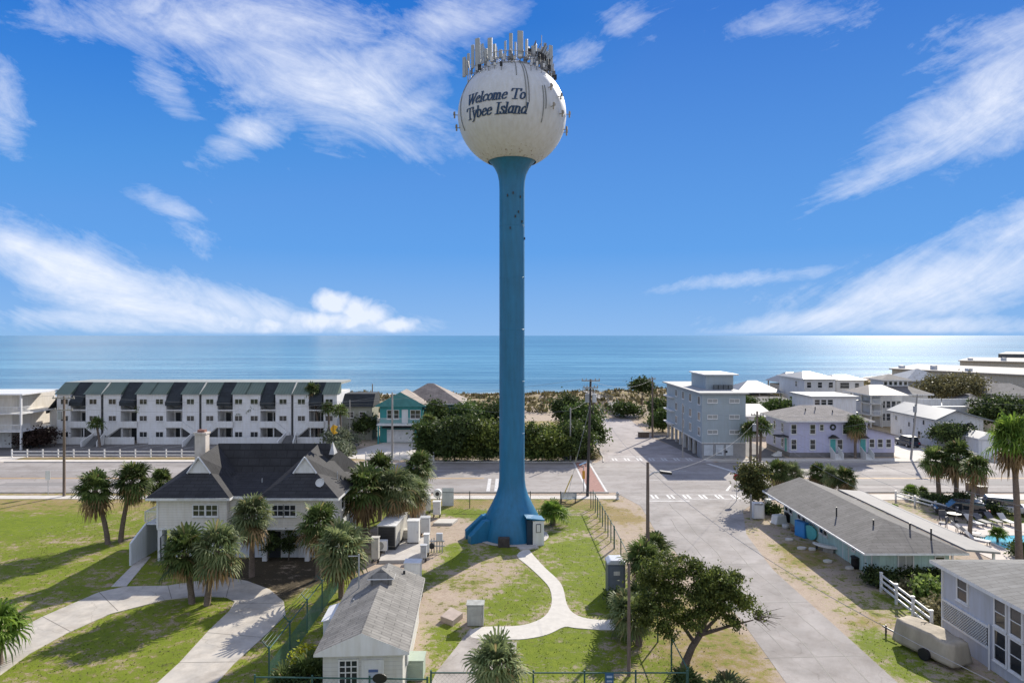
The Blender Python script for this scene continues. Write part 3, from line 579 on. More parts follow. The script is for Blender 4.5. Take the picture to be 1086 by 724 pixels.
# markings, 4 mm proud of the asphalt
def mark(polys, m=paint, z=0.018):
    b = MB()
    for i, p in enumerate(polys): b.poly([(x, y, z) for x, y in p])
    return struct(b.build('road_marking', m))
mark([rect(-400, -3.4, 83.4, 83.55), rect(-400, -3.4, 83.75, 83.9)], ypaint, 0.014)
mark([rect(-400, -3.4, 88.3, 88.42), rect(-400, -3.4, 78.9, 79.02), rect(-2.9, -2.5, 76.6, 83.4), rect(-2.0, -1.6, 76.6, 83.4), rect(16, 23, 82.6, 82.75), rect(19.5, 22.5, 88, 88.14)], z=0.02)
mark([rect(28.4, 400, 83.4, 83.55), rect(28.4, 400, 83.75, 83.9)], ypaint, 0.014); mark([rect(28.4, 400, 88.3, 88.42), rect(28.4, 400, 78.9, 79.02)], z=0.014)
sheet('crosswalk', rect(8.7, 10.4, 76, 94), 0.014, brick); mark([rect(8.4, 8.62, 76, 94), rect(10.5, 10.72, 76, 94)], z=0.014)
bars = []
for y0, y1, x0, x1 in ((95.4, 97.2, 13.6, 26.5), (73.2, 74.8, 14.6, 25.6)):
    bars += [rect(x0, x1, y0-0.25, y0-0.1), rect(x0, x1, y1+0.1, y1+0.25)]; x = x0+0.5
    while x < x1-0.5: bars += [rect(x, x+0.25, y0, y1), rect(x+0.45, x+0.7, y0, y1)]; x += 1.75
mark(bars, z=0.022); mark([rect(14.2, 18.8, 72.0, 72.3), rect(13.8, 19.5, 98.4, 98.7)], z=0.022)
mark([[(26.4, 93.2), (28.8, 85.6), (29.4, 85.6), (27, 93.2)], [(24.0, 76.8), (25.4, 79.6), (25.6, 79.6), (24.3, 76.8)]], z=0.024)
mark([[(x, 105.5), (x+0.15, 105.5), (x+2.2, 110), (x+2.05, 110)] for x in np.arange(-70, -30, 3.2)], z=0.022)
mark([rect(-400, -78, 77.5, 77.6)], z=.02)
# tar seams on the near street
tar = mat('tar_seam', (0.09, 0.085, 0.08), 0.7, 0.2)
r = np.random.default_rng(5); b = MB()
for x0, y0, y1 in ((16.4, 30, 72), (18.1, 31, 58), (15.0, 38, 66)):
    pts = [(x0+0.12*math.sin(y*0.7)+r.normal()*0.03, y) for y in np.arange(y0, y1, 1.0)]
    for (a0, b0), (a1, b1) in zip(pts, pts[1:]): b.poly([(a0-.035, b0, 0.0165), (a0+.035, b0, 0.0165), (a1+.035, b1, 0.0165), (a1-.035, b1, 0.0165)])
for y in (37, 44.5, 52, 63): b.poly([(13.7, y, 0.0163), (19.4, y+0.3, 0.0163), (19.4, y+0.36, 0.0163), (13.7, y+.06, 0.0163)])
struct(b.build('road_marking', tar))
for x0, x1, y0, y1 in ((-60, -34, 79.4, 81.2), (-30, -6, 84.6, 86.0), (32, 60, 80, 82.2), (-90, -66, 86, 87.4)): sheet('road_patch', rect(x0, x1, y0, y1), 0.0175, mat('repaired_asphalt', (0.24, 0.225, 0.21), 0.9, 0.1, .5))
# concrete drive and footpaths
def smooth(pts, n=6):
    out = []; k = len(pts)
    for i in range(k):
        p0, p1, p2, p3 = (Vector(pts[(i+j-1) % k]) for j in range(4))
        for j in range(n):
            t = j/n; out.append(tuple(0.5*((2*p1)+(p2-p0)*t+(2*p0-5*p1+4*p2-p3)*t*t+(3*p1-p0-3*p2+p3)*t**3)))
    return out
def slab(name, pts, z, m, px=True):
    p = [G(*q) for q in pts] if px else pts
    a = sum(p[i][0]*p[(i+1) % len(p)][1]-p[(i+1) % len(p)][0]*p[i][1] for i in range(len(p)))
    if a < 0: p = p[::-1]
    return struct(MB().prism([(x, y, -0.05) for x, y in p], (0, 0, z+0.05)).build(name, m))
upper = [(0, 682), (18, 668), (45, 654), (75, 641), (105, 628), (133, 622), (178, 621), (210, 616), (240, 612), (262, 616), (286, 625), (301, 638), (303, 652), (283, 672), (247, 705), (225, 730), (160, 730)]
lower = [(167, 724), (190, 703), (222, 668), (243, 648), (249, 638), (240, 633.5), (216, 632), (176, 636), (117, 651), (70, 672), (30, 694), (0, 716)]
drive = mat('drive_concrete', (0.45, 0.42, 0.37), 0.9, 0.14, 0.9, c2=(0.56, 0.51, 0.43), bump=0.1, crack=0.2)
slab('driveway', upper + lower, 0.04, drive)
jm = mat('joint', (0.2, 0.18, 0.15), 0.9)
b = MB()
for (a0, b0), (a1, b1) in (((45, 654), (75, 670)), ((105, 628), (125, 648)), ((178, 621), (182, 635)), ((245, 613), (240, 633)), ((301, 640), (249, 640)), ((278, 676), (219, 671)), ((250, 702), (190, 703))):
    p, q = G(a0, b0), G(a1, b1); d = (Vector(q)-Vector(p)).normalized()*0.025; b.poly([(p[0]+d.y, p[1]-d.x, 0.043), (q[0]+d.y, q[1]-d.x, 0.043), (q[0]-d.y, q[1]+d.x, 0.043), (p[0]-d.y, p[1]+d.x, 0.043)])
struct(b.build('road_marking', jm))
slab('path', [(118, 622), (148, 592), (160, 590), (134, 621.5)], 0.03, concrete)
pathm = palecon
pp = [(548, 589), (559, 582), (566, 589), (578, 602), (590, 613), (597, 623), (601, 640), (608, 650), (624, 656), (650, 657), (668, 654), (672, 664), (650, 668), (612, 666), (599, 664.5), (585, 671), (572, 675), (550, 678), (521, 677), (500, 676), (500, 668), (515, 664.5), (543, 664), (562, 661), (578, 653), (585, 640), (583, 624), (573, 612), (560, 600)]
slab('path', smooth([G(*q) for q in pp], 3), 0.03, pathm, False)
slab('path', [(499, 666), (522, 677), (548, 681), (545, 740), (450, 740), (463, 712), (484, 686)], 0.022, mat('old_drive_asphalt', (0.36, 0.33, 0.3), 0.92, 0.2, 0.8, crack=0.5))
# ---------------------------------------------------------------- grass tufts
X, Y = GRASS_XY; dr = [G(*q) for q in upper+lower]; ok = ~inside(dr, X, Y) & ~inside(smooth([G(*q) for q in pp], 3), X, Y) & ~inside([(-28, 52.5), (-13.5, 52.5), (-13.5, 62), (-28, 62)], X, Y) & ~inside(st, X, Y) & ((X < 11) | (X > 19.6)) & (((X < -28) & (Y < 73)) | (Y < 70))
ok &= ~inside([G(*q) for q in [(499, 666), (522, 677), (548, 681), (545, 740), (450, 740), (463, 712), (484, 686)]], X, Y)
X, Y = X[ok], Y[ok]; n = len(X); a = r.uniform(0, 6.28, n); w = r.uniform(0.02, 0.05, n); h_ = r.uniform(0.03, 0.08, n)
V = np.stack([np.stack([X-np.cos(a)*w, Y-np.sin(a)*w, 0*X], 1), np.stack([X+np.cos(a)*w, Y+np.sin(a)*w, 0*X], 1), np.stack([X+r.normal(size=n)*0.04, Y+r.normal(size=n)*0.04, h_], 1)], 1).reshape(-1, 3)
o = stuff(link('grass', npmesh('grass', V, np.arange(3*n).reshape(n, 3), leafmat('grass_blade', (0.07, 0.1, 0.015), (0.22, 0.24, 0.05), 0.4)))); tag(o, 'short patchy grass on the lawns around the water tower', 'grass')
# ================================================================ the water tower
TY = 59.6
tw = thing('water_tower', 'tall blue and white water tower with antennas, standing on the lawn', 'water tower', (0, TY, 0))
blue = mat('tower_blue', (0.012, 0.155, 0.3), 0.45, 0.1, 0.6, stain=0.15, bump=0.05, bscale=4, spec=0.5)
RA, RC, ZC = 4.72, 4.5, 36.6
def tank_mat():
    m = mat('tank_paint', (0.58, 0.6, 0.62), 0.5, 0.05, 0.8, stain=0.1); t, N, L, b = nt(m)
    tc = N.new('ShaderNodeTexCoord'); mp = N.new('ShaderNodeMapping'); mp.inputs['Scale'].default_value = (3.2, 3.2, 0.55); L.new(tc.outputs['Object'], mp.inputs[0])
    n = N.new('ShaderNodeTexNoise'); n.inputs['Scale'].default_value = 1.4; n.inputs['Detail'].default_value = 9; n.inputs['Roughness'].default_value = 0.7; L.new(mp.outputs[0], n.inputs['Vector'])
    s = N.new('ShaderNodeSeparateXYZ'); L.new(tc.outputs['Object'], s.inputs[0])
    mr = N.new('ShaderNodeMapRange'); mr.inputs['From Min'].default_value = 33; mr.inputs['From Max'].default_value = 35.0; mr.inputs['To Min'].default_value = 0.56; mr.inputs['To Max'].default_value = 0.85; L.new(s.outputs[2], mr.inputs['Value'])
    g = N.new('ShaderNodeMath'); g.operation = 'SUBTRACT'; L.new(n.outputs['Fac'], g.inputs[0]); L.new(mr.outputs[0], g.inputs[1])
    g2 = N.new('ShaderNodeMath'); g2.operation = 'MULTIPLY'; g2.inputs[1].default_value = 14; g2.use_clamp = True; L.new(g.outputs[0], g2.inputs[0])
    x = N.new('ShaderNodeMixRGB'); x.inputs[2].default_value = (0.17, 0.11, 0.07, 1); L.new(g2.outputs[0], x.inputs[0]); L.new(b.inputs['Base Color'].links[0].from_socket, x.inputs[1]); L.new(x.outputs[0], b.inputs['Base Color'])
    return m
prof = [(2.1, ZC-RC*0.89)]
for k in range(41):
    t = -R(62) + (R(90)+R(62))*k/40; prof.append((max(RA*math.cos(t), 0.001), ZC+RC*math.sin(t)))
tank = MB().lathe(prof, 96).build('tank', tank_mat(), tw, True)
seam = mat('weld_seam', (0.5, 0.49, 0.47), 0.6)
b = MB()
for ph in range(0, 360, 30):
    pts = []
    for k in range(13): t = -R(58)+R(135)*k/12; pts.append(((RA+0.0)*math.cos(t)*math.sin(R(ph)), -(RA)*math.cos(t)*math.cos(R(ph)), ZC+RC*math.sin(t)))
    b.tube(pts, 0.012, 4)
b.build('weld_seam', seam, tank)
cp = [(2.72, -0.05), (2.7, 0.4), (2.56, 1.1), (2.28, 1.9), (1.8, 2.8), (1.42, 3.6), (1.2, 4.3), (1.12, 5.0), (1.1, 6.5), (1.1, 12), (1.1, 18), (1.1, 24), (1.1, 30.2), (1.13, 30.9), (1.25, 31.5), (1.5, 32.05), (1.85, 32.5), (2.12, 32.75), (2.2, 32.85)]
MB().lathe(cp, 64).build('column', blue, tw, True)
for z in (9, 13.5, 18, 22.5, 27): MB().lathe([(1.102, z-.03), (1.112, z-.02), (1.112, z+.02), (1.102, z+.03)], 48).build('weld_band', blue, tw)
b = MB()
for a, z in ((300, 28), (250, 29.4), (320, 27.2), (275, 29.6), (345, 25.8), (285, 27.6), (310, 29.3), (262, 26.6)): b.box(1.14*math.cos(R(a))-.05, 1.14*math.cos(R(a))+.05, 1.14*math.sin(R(a))-.05, 1.14*math.sin(R(a))+.05, z, z+.2)
b.build('cable_collar', dark, tw)
# lettering: broad-nib strokes laid on the tank
GL = {'W': (1.12, [[(.05,1),(.28,0),(.53,.8)], [(.53,1),(.75,0),(1.02,1)], [(.53,.8),(.5,1)], [(-.06,1),(.18,1)], [(.42,1),(.64,1)], [(.9,1),(1.12,1)]]),
 'e': (.54, [[(.08,.33),(.44,.40),(.44,.56),(.34,.66),(.2,.62),(.08,.42),(.06,.2),(.16,.03),(.32,.03),(.46,.16)]]),
 'l': (.3, [[(.12,1),(.12,0)], [(0,1),(.12,1)], [(0,0),(.24,0)]]),
 'c': (.5, [[(.44,.5),(.36,.65),(.2,.62),(.08,.42),(.06,.2),(.16,.03),(.32,.03),(.45,.15)]]),
 'o': (.58, [[(.28,.66),(.12,.55),(.06,.32),(.12,.08),(.26,0),(.42,.1),(.5,.34),(.43,.57),(.28,.66)]]),
 'm': (.86, [[(.1,.66),(.1,0)], [(.1,.46),(.22,.64),(.36,.6),(.38,.5),(.38,0)], [(.38,.46),(.5,.64),(.64,.6),(.66,.5),(.66,0)], [(0,.64),(.1,.64)], [(.0,0),(.2,0)], [(.28,0),(.48,0)], [(.57,0),(.78,0)]]),
 'T': (.84, [[(0,1),(.84,1)], [(.42,1),(.42,0)], [(.22,0),(.62,0)], [(0,1),(-.02,.78)], [(.84,1),(.84,.78)]]),
 'y': (.54, [[(.06,.66),(.24,.02)], [(.48,.66),(.24,.02),(.1,-.24),(-.04,-.24)], [(-.04,.66),(.16,.66)], [(.38,.66),(.56,.66)]]),
 'b': (.6, [[(.1,1),(.1,.04)], [(.1,.5),(.24,.66),(.4,.6),(.5,.34),(.42,.08),(.24,0),(.1,.05)], [(0,1),(.1,1)]]),
 'I': (.46, [[(.22,1),(.22,0)], [(.04,1),(.4,1)], [(.04,0),(.4,0)]]),
 's': (.44, [[(.38,.5),(.3,.65),(.14,.63),(.08,.5),(.2,.36),(.34,.26),(.36,.1),(.22,0),(.08,.02),(.02,.17)]]),
 'a': (.6, [[(.42,.52),(.28,.66),(.12,.54),(.05,.28),(.13,.03),(.27,.05),(.42,.28)], [(.44,.66),(.43,.04),(.54,.04)]]),
 'n': (.62, [[(.1,.66),(.1,0)], [(.1,.46),(.24,.64),(.4,.6),(.44,.48),(.44,0)], [(0,.64),(.1,.64)], [(0,0),(.2,0)], [(.34,0),(.56,0)]]),
 'd': (.62, [[(.44,.5),(.28,.66),(.12,.54),(.05,.28),(.13,.03),(.27,.03),(.44,.24)], [(.46,1),(.46,.02),(.56,.02)], [(.34,1),(.46,1)]]), ' ': (.34, [])}
def hull(P):
    P = sorted(set(P)); lo = []; up = []
    cr = lambda o, a, b: (a[0]-o[0])*(b[1]-o[1])-(a[1]-o[1])*(b[0]-o[0])
    for p in P:
        while len(lo) > 1 and cr(lo[-2], lo[-1], p) <= 0: lo.pop()
        lo.append(p)
    for p in reversed(P):
        while len(up) > 1 and cr(up[-2], up[-1], p) <= 0: up.pop()
        up.append(p)
    return lo[:-1] + up[:-1]
def write(txt, phi0, phi1, zbase, cap):
    wtot = sum(GL[c][0] for c in txt); b = MB(); x = 0; q = 0
    nib = [(0.095*math.cos(2*math.pi*k/10), 0.042*math.sin(2*math.pi*k/10)) for k in range(10)]
    for c in txt:
        wd, st = GL[c]
        for s_ in st:
            sub_ = []
            for a, e in zip(s_, s_[1:]):
                k_ = max(1, math.ceil(math.hypot(a[0]-e[0], a[1]-e[1])/0.22)); sub_ += [((a[0]+(e[0]-a[0])*i/k_, a[1]+(e[1]-a[1])*i/k_), (a[0]+(e[0]-a[0])*(i+1)/k_, a[1]+(e[1]-a[1])*(i+1)/k_)) for i in range(k_)]
            for a, e in sub_:
                pts = hull([(round(a[0]+i[0], 5), round(a[1]+i[1], 5)) for i in nib]+[(round(e[0]+i[0], 5), round(e[1]+i[1], 5)) for i in nib]); q += 1
                P = []
                for u_, v_ in pts:
                    z = zbase+v_*cap; lam = math.asin((z-ZC)/RC); ph = phi0+(phi1-phi0)*(x+u_+0.24*v_)/wtot
                    rr = 1.0065+0.00012*(q % 40); P.append((RA*rr*math.cos(lam)*math.sin(ph), -RA*rr*math.cos(lam)*math.cos(ph), ZC+RC*rr*math.sin(lam)))
                b.poly(P)
        x += wd
    return b.build('lettering', mat('navy_lettering', (0.012, 0.045, 0.11), 0.5, 0.1), tank)
write('Welcome To', R(-51), R(13), 36.5, 0.83)
write('Tybee Island', R(-54), R(15), 35.38, 0.85)
# sector antennas round the top
grey = mat('antenna_grey', (0.36, 0.38, 0.38), 0.5, 0.08, 2); white_r = mat('radome_white', (0.62, 0.62, 0.6), 0.5, 0.05)
def zat(py, Y): return H+(HY-py)*Y/F
rim = MB()
def surf_z(x, y): return ZC+RC*math.sqrt(max(0, 1-(x*x+y*y)/RA**2))
for px, t_, b_, w_, yl in ((492.5, 61, 82, 3.8, -0.6), (497, 57, 72, 3, 0.4), (501.5, 48, 73, 3.2, -0.9), (506.5, 41, 73, 5.2, -1.5), (511.5, 47, 68, 4.6, 1.6), (519.7, 40.5, 64, 5, -2.3), (531, 53, 62, 3.4, -2.4), (541.8, 35.6, 64, 3.8, -2.7), (551.7, 33, 62, 6, -2.6), (568, 47, 64, 3.5, 1.6), (578, 46, 70, 3, -0.8), (584, 48.5, 76, 4.4, -0.5), (575, 50, 70, 3.4, 0.8), (526, 50, 62, 4, 2.6), (560, 50, 63, 4, 2.4), (524.5, 47, 63, 3, -1.6), (536, 44, 63, 3.6, 1.8), (546.5, 45, 63, 3, 2.2), (558.5, 42, 62, 3, 1.0), (571.5, 52, 68, 4, -1.6), (565, 49, 65, 3.4, -2.0), (494.5, 64, 80, 3, 1.2), (581, 55, 74, 3.4, .9), (515.5, 52, 66, 3.2, -1.9)):
    Y = TY+yl; x = (px-CX)*Y/F; w = w_*Y/F; z1 = zat(t_, Y); z0 = zat(b_, Y)
    ang = math.atan2(x, -yl); a = MB(); a.M = Matrix.Translation((x, yl, 0)) @ Matrix.Rotation(ang*0.5, 4, 'Z'); a.box(-w/2, w/2, -0.1, 0.07, z0, z1)
    o = a.build('antenna_panel', grey, tw, bevel=0.03)
    a = MB(); a.tube([(x*0.93, yl*0.93+0.08, surf_z(x*0.9, yl*0.9)-0.1), (x*0.93, yl*0.93+0.1, z1-0.25)], 0.04, 6)
    a.tube([(x*0.93, yl*0.93+.1, z1-0.4), (x, yl, z1-0.4)], 0.03, 5); a.tube([(x*0.93, yl*0.93+.1, z0+0.3), (x, yl, z0+0.3)], 0.03, 5); a.tube([(x*.93, yl*.93+.1, z0+0.3), (x*.6, yl*.6, surf_z(x*.6, yl*.6))], 0.03, 5)
    a.build('antenna_bracket', galv, tw)
r = np.random.default_rng(2); a = MB(); c = MB(); d = MB()
for k in range(80):
    th = r.uniform(0, 6.283); rr = r.uniform(2.7, 3.9); x, y = rr*math.sin(th), -rr*math.cos(th); z = surf_z(x*.95, y*.95)
    hh = r.uniform(0.2, 0.9); s_ = r.uniform(0.06, 0.15); tgt = [a, MB(), MB()][k % 3]
    tgt.box(x-s_, x+s_, y-s_, y+s_, z+hh*0.3, z+hh*0.3+r.uniform(0.2, 0.5)); a.tube([(x, y, z-0.2), (x+r.normal()*0.15, y, z+hh+0.5)], 0.025, 5)
    if k % 3: tgt.build('radio_box', black if k % 6 == 1 else (galv if k % 3 == 1 else white_r), tw)
    x2, y2 = x+r.normal()*0.8, y+r.normal()*0.8
    if math.hypot(x2, y2) < 4.1: a.tube([(x, y, z+hh*.5), (x2, y2, surf_z(x2*.95, y2*.95)+r.uniform(0.1, 1.0))], 0.02, 5)
for k in range(12):                                       # steel frame on the right side
    x = 2.0+r.uniform(-0.9, 1.3); y = -1.6+r.uniform(-.7, .9); z = surf_z(x*.9, y*.9); a.tube([(x-.5, y, z), (x+.4, y, z+r.uniform(1.0, 2.2))], 0.035, 5); MB().box(x-.1, x+.12, y-.1, y+.1, z+0.7, z+1.1).build('radio_box', black, tw)
a.tube([(2.55, -.6, 39.5), (2.55, -.6, 43.4)], 0.03, 5)
a.build('antenna_mount_frame', mat('frame_grey', (.16, .16, .16), .5), tw)
a = MB()
for rr, zz in ((2.9, 0.05), (2.9, 0.5), (2.9, 1.0)):
    a.tube([(rr*math.cos(k*math.pi/16), rr*math.sin(k*math.pi/16), surf_z(rr, 0)+zz) for k in range(33)], 0.03, 5, cap=False)
for k in range(16): x, y = 2.9*math.cos(k*math.pi/8), 2.9*math.sin(k*math.pi/8); a.tube([(x, y, surf_z(2.9, 0)-.1), (x, y, surf_z(2.9, 0)+1)], 0.025, 5)
a.build('guard_rail', galv, tw)
# cables down the tank and little side antennas
a = MB()
for ph, z0, z1 in ((14, 35.7, 41.0), (17, 36.3, 41.0), (5, 38.6, 41.1), (-66, 34.8, 40), (33, 34.9, 37.9), (36, 36, 38)):
    pts = []
    for k in range(12):
        z = z0+(z1-z0)*k/11; cl_ = math.sqrt(max(0.01, 1-((z-ZC)/RC)**2)); pts.append((1.012*RA*cl_*math.sin(R(ph)), -1.012*RA*cl_*math.cos(R(ph)), z))
    a.tube(pts, 0.035, 5)
a.build('cable_run', mat('cable_grey', (0.2, 0.21, 0.2), 0.6), tank)
for ph, z in ((42, 37.9), (56, 37.4), (43, 36.3), (58, 36.0), (84, 36.6), (90, 35.2), (80, 35.2), (-86, 36.6), (-82, 35.4)):
    s_, c_ = math.sin(R(ph)), math.cos(R(ph)); cl_ = math.sqrt(1-((z-ZC)/RC)**2); a = MB()
    p = Vector((RA*cl_*s_, -RA*cl_*c_, z)); q = p+Vector((s_*.28, -c_*.28, 0)); a.tube([p, q], 0.035, 6); a.tube([q+Vector((0, 0, -.28)), q+Vector((0, 0, .28))], 0.07, 8); a.tube([q+Vector((0, 0, .1)), q+Vector((s_*.1, -c_*.1, .1))], [.05, .16], 8)
    a.build('side_antenna', mat('side_antenna_grey', (0.3, 0.27, 0.22), 0.6), tank)
# doorway alcove on the right, buttress-like cable hoods on the left
a = MB(); a.M = Matrix.Translation((1.98, -1.9, 0)) @ Matrix.Rotation(R(10), 4, 'Z')
a.box(-.38, .55, -.85, .6, 0, 2.05); a.prism([(-.95, -.95, 2.25), (.6, -.95, 2.05), (.6, -.95, 2.14), (-.95, -.95, 2.36)], (0, 1.4, 0), 1); a.build('door_surround', [white, blue], tw)
a = MB(); a.M = Matrix.Translation((1.98, -1.9, 0)) @ Matrix.Rotation(R(10), 4, 'Z'); a.box(-.85, -.382, -.72, .3, 0.02, 2.1); dr_ = a.build('door', mat('painted_doorway_shade', (0.008, 0.03, 0.06), 0.5), tw)  # dark box painted as the shade inside the open doorway
a = MB(); a.M = Matrix.Translation((2.2, -2.72, 0)) @ Matrix.Rotation(R(10), 4, 'Z'); a.box(-.2, .2, -.06, 0, 1.1, 1.8); a.build('notice', mat('notice_frame', (0.05, 0.05, 0.06), 0.6), tw)
a = MB(); a.M = Matrix.Translation((2.2, -2.785, 0)) @ Matrix.Rotation(R(10), 4, 'Z'); a.box(-.15, .15, -.02, 0, 1.15, 1.75); a.build('notice_sheet', white, tw)
for dx, dy, rot, L_, hh in ((-2.5, -1.6, 28, 2.0, 1.15), (-2.7, -0.4, 12, 2.2, 1.25), (-2.6, 0.8, -8, 1.7, 1.1)):
    a = MB(); a.M = Matrix.Translation((dx, dy, 0)) @ Matrix.Rotation(R(180+rot), 4, 'Z')
    a.prism([(-0.6, -.32, 0), (L_*0.62, -.32, 0), (L_*0.62, -.32, hh*.55), (-0.1, -.32, hh*1.55), (-0.6, -.32, hh*1.55)], (0, .64, 0)); a.build('cable_hood', blue, tw, bevel=0.03)
a = MB(); a.box(-1.15, -0.2, -3.3, -2.7, 0, 0.75); a.build('valve_box', mat('rusty_cage', (0.06, 0.05, 0.045), 0.8, 0.4, 5), tw, bevel=0.03)
a = MB(); a.M = Matrix.Translation((1.25, -3.55, 0)) @ Matrix.Rotation(R(20), 4, 'Z'); a.box(-.7, .9, -.3, .5, 0.0, 0.12); a.build('door_step', concrete, tw)
struct(MB().lathe([(3.2, 0.05), (3.15, 0.07), (0, 0.07)], 40, (0, TY)).build('path', concrete))

# ================================================================ equipment compound
gpx = lambda px, py: G(px, py)
def cabinet(px, py, w, d, h, label, m=white, rz=0, cat='cabinet', name='utility_cabinet', legs=True, group=None, doors=1, cap=True):
    x, y = G(px, py); t = thing(name, label, cat, (x, y, 0), R(rz), group); z0 = 0.3 if legs else 0.02
    a = MB(); a.box(-w/2, w/2, 0, d, z0, h); a.build('housing', m, t, bevel=0.02)
    if cap: a = MB(); a.box(-w/2-.04, w/2+.04, -.04, d+.04, h+.002, h+.06); a.build('lid', m, t)
    for k in range(doors):
        q0 = -w/2+w*k/doors+0.04; q1 = -w/2+w*(k+1)/doors-0.04; a = MB(); a.box(q0, q1, -0.03, 0, z0+.05, h-.06)
        for j in range(3): zz = z0+(h-z0)*(0.55+0.1*j); a.box(q0+.08, q1-.08, -0.045, -0.03, zz, zz+.03)
        dd = a.build('door', m, t); MB().box(q1-.1, q1-.06, -.07, -.03, (z0+h)/2-.08, (z0+h)/2+.08).build('handle', galv, dd)
    if legs:
        for lx in (-w/2+.06, w/2-.06):
            for ly in (.06, d-.06): MB().box(lx-.04, lx+.04, ly-.04, ly+.04, 0, z0).build('leg', dark, t)
    return t
sg = 'equipment in the fenced compound'
bg_ = mat('cabinet_beige', (0.52, 0.5, 0.45), 0.55, 0.08, 2, stain=.15); lg = mat('cabinet_grey', (0.48, 0.49, 0.5), 0.5, .08, 2)
x, y = G(402, 596)                                        # deck slab
struct(MB().prism([(*G(402, 597), 0), (*G(450, 596), 0), (*G(454, 572), 0), (*G(412, 572), 0)], (0, 0, 0.22)).build('path', concrete))
# the big one is a generator in a dark-fronted case
x, y = G(410, 586); t = thing('generator', 'largest box of the compound, a long pale generator with a dark front', 'generator', (x, y, 0), R(-4))
MB().box(-.75, .75, 0, 4.2, 0.5, 2.15).build('housing', bg_, t, bevel=.03); a = MB(); a.box(-.68, .68, -.04, 0, .55, 2.08)
for j in range(9): a.box(-.6, .6, -.07, -.04, .75+j*.13, .8+j*.13)
a.build('louvre_panel', dark, t); MB().box(-.78, .78, -.05, 4.25, 2.152, 2.2).build('lid', white, t); MB().box(-.7, .7, .1, 4.1, .0, .498).build('base_frame', dark, t)
MB().tube([(.3, 3.4, 2.2), (.3, 3.4, 2.6), (.3, 3.2, 2.75)], .07, 8).build('exhaust_pipe', galv, t)
def ac(px, py, label, w=.95, h=.8, d=.45, z=0.45, rz=0):
    x, y = G(px, py); t = thing('air_conditioner', label, 'air conditioner', (x, y, 0), R(rz), 'air conditioners'); MB().box(-w/2, w/2, 0, d, z, z+h).build('housing', white, t, bevel=.03)
    a = MB()
    for q in (.30, .26, .20, .14, .07): a.M = Matrix.Translation((-.1, -.012, z+h/2)) @ Matrix.Rotation(R(90), 4, 'X'); a.lathe([(q, 0), (q+.015, 0), (q+.015, .02), (q, .02)], 20)
    a.build('fan_grille', dark, t); a = MB(); a.box(-w/2+.1, -w/2+.16, .02, d-.02, 0, z); a.box(w/2-.16, w/2-.1, .02, d-.02, 0, z); a.build('stand', galv, t)
ac(404, 590, 'white air conditioner with round fan, in front of the pale generator')
cabinet(397.5, 597, .55, .5, 1.9, 'narrow tall beige cabinet at the left front corner of the deck slab', bg_)
cabinet(438, 579, .95, .8, 2.05, 'tall white cabinet with vents, in the middle of the compound', white)
cabinet(429, 575, .8, .6, 1.0, 'low beige cabinet behind the left shoulder of the tall white cabinet', bg_)
cabinet(450.5, 569, .8, .7, 1.6, 'grey cabinet with raised lid, just right of and behind the tall white one', lg)
cabinet(449, 596, .45, .4, 1.25, 'small grey cabinet at the right front corner of the deck slab', lg)
cabinet(452, 590, .4, .5, 1.7, 'slim white cabinet squeezed behind the small grey corner cabinet', white)
cabinet(447, 553, .6, .5, 1.2, 'small grey cabinet with rounded lid, farther back in the compound', lg)
cabinet(451, 545, .9, .7, 1.9, 'white cabinet under the palm at the back of the compound', white)
cabinet(444, 544, .7, .6, 1.9, 'beige cabinet farthest back and left beside the palm trunk', bg_)
cabinet(463, 549, .7, .6, 1.5, 'white cabinet beside the round meter drum at the back fence', white)
x, y = G(464, 541); t = thing('meter_drum', 'white drum with a round dial raised on a post at the back of the compound', 'meter', (x, y, 0)); MB().tube([(0, 0, 0), (0, 0, 1.3)], .06, 8).build('post', galv, t)
a = MB(); a.tube([(0, -.2, 1.7), (0, .3, 1.7)], .42, 20); a.build('drum', white, t); a = MB(); a.tube([(0, -.23, 1.7), (0, -.2, 1.7)], .2, 16); a.build('dial', dark, t)
x, y = G(459.5, 586); t = thing('pipe_rack', 'cluster of grey pipes, valves and meters at the right edge of the compound', 'pipework', (x, y, 0)); a = MB()
for k in range(7): xx = -.6+.22*k; a.tube([(xx, .1*(k % 3), 0), (xx, .1*(k % 3), 1.1+.15*(k % 2))], .045, 7)
a.tube([(-.7, 0, .95), (.9, 0, .95)], .07, 8); a.tube([(-.7, .2, .5), (.9, .2, .5)], .05, 8); a.build('pipes', galv, t); a = MB(); a.tube([(-.1, -.25, .6), (-.1, .1, .6)], .22, 14); a.build('valve_wheel', dark, t)
a = MB(); a.box(.25, .75, -.2, .15, 1.0, 1.6); a.build('meter_box', lg, t, bevel=.02); a = MB(); a.box(-.65, -.3, -.15, .15, 1.1, 1.55); a.build('meter_box', white, t, bevel=.02)
x, y = G(428, 562); t = thing('wooden_crate', 'small brown crate on the sand left of the tall white cabinet', 'crate', (x, y, 0)); a = MB(); a.box(-.5, .5, 0, .7, 0.05, .5); a.box(-.55, .55, -.04, .74, .502, .56); a.build('box', wood, t)
x, y = G(470, 555); t = tag(MB().prism([(x-.9, y-.6, 0), (x+.9, y-.6, 0), (x+1.3, y+.9, 0), (x-.5, y+.9, 0)], (0, 0, .22)).build('concrete_cover', palecon, bevel=.02), 'flat pale concrete cover on the sand at the back of the compound', 'cover')
x, y = G(478, 659); t = tag(MB().prism([(*G(467, 659), 0), (*G(480, 664), 0), (*G(491, 655), 0), (*G(478, 649), 0)], (0, 0, .35)).build('concrete_cover', mat('reddish_slab', (0.4, 0.33, 0.28), .9, .15, 2), bevel=.03), 'low square slab on reddish sand left of the grey box', 'cover')
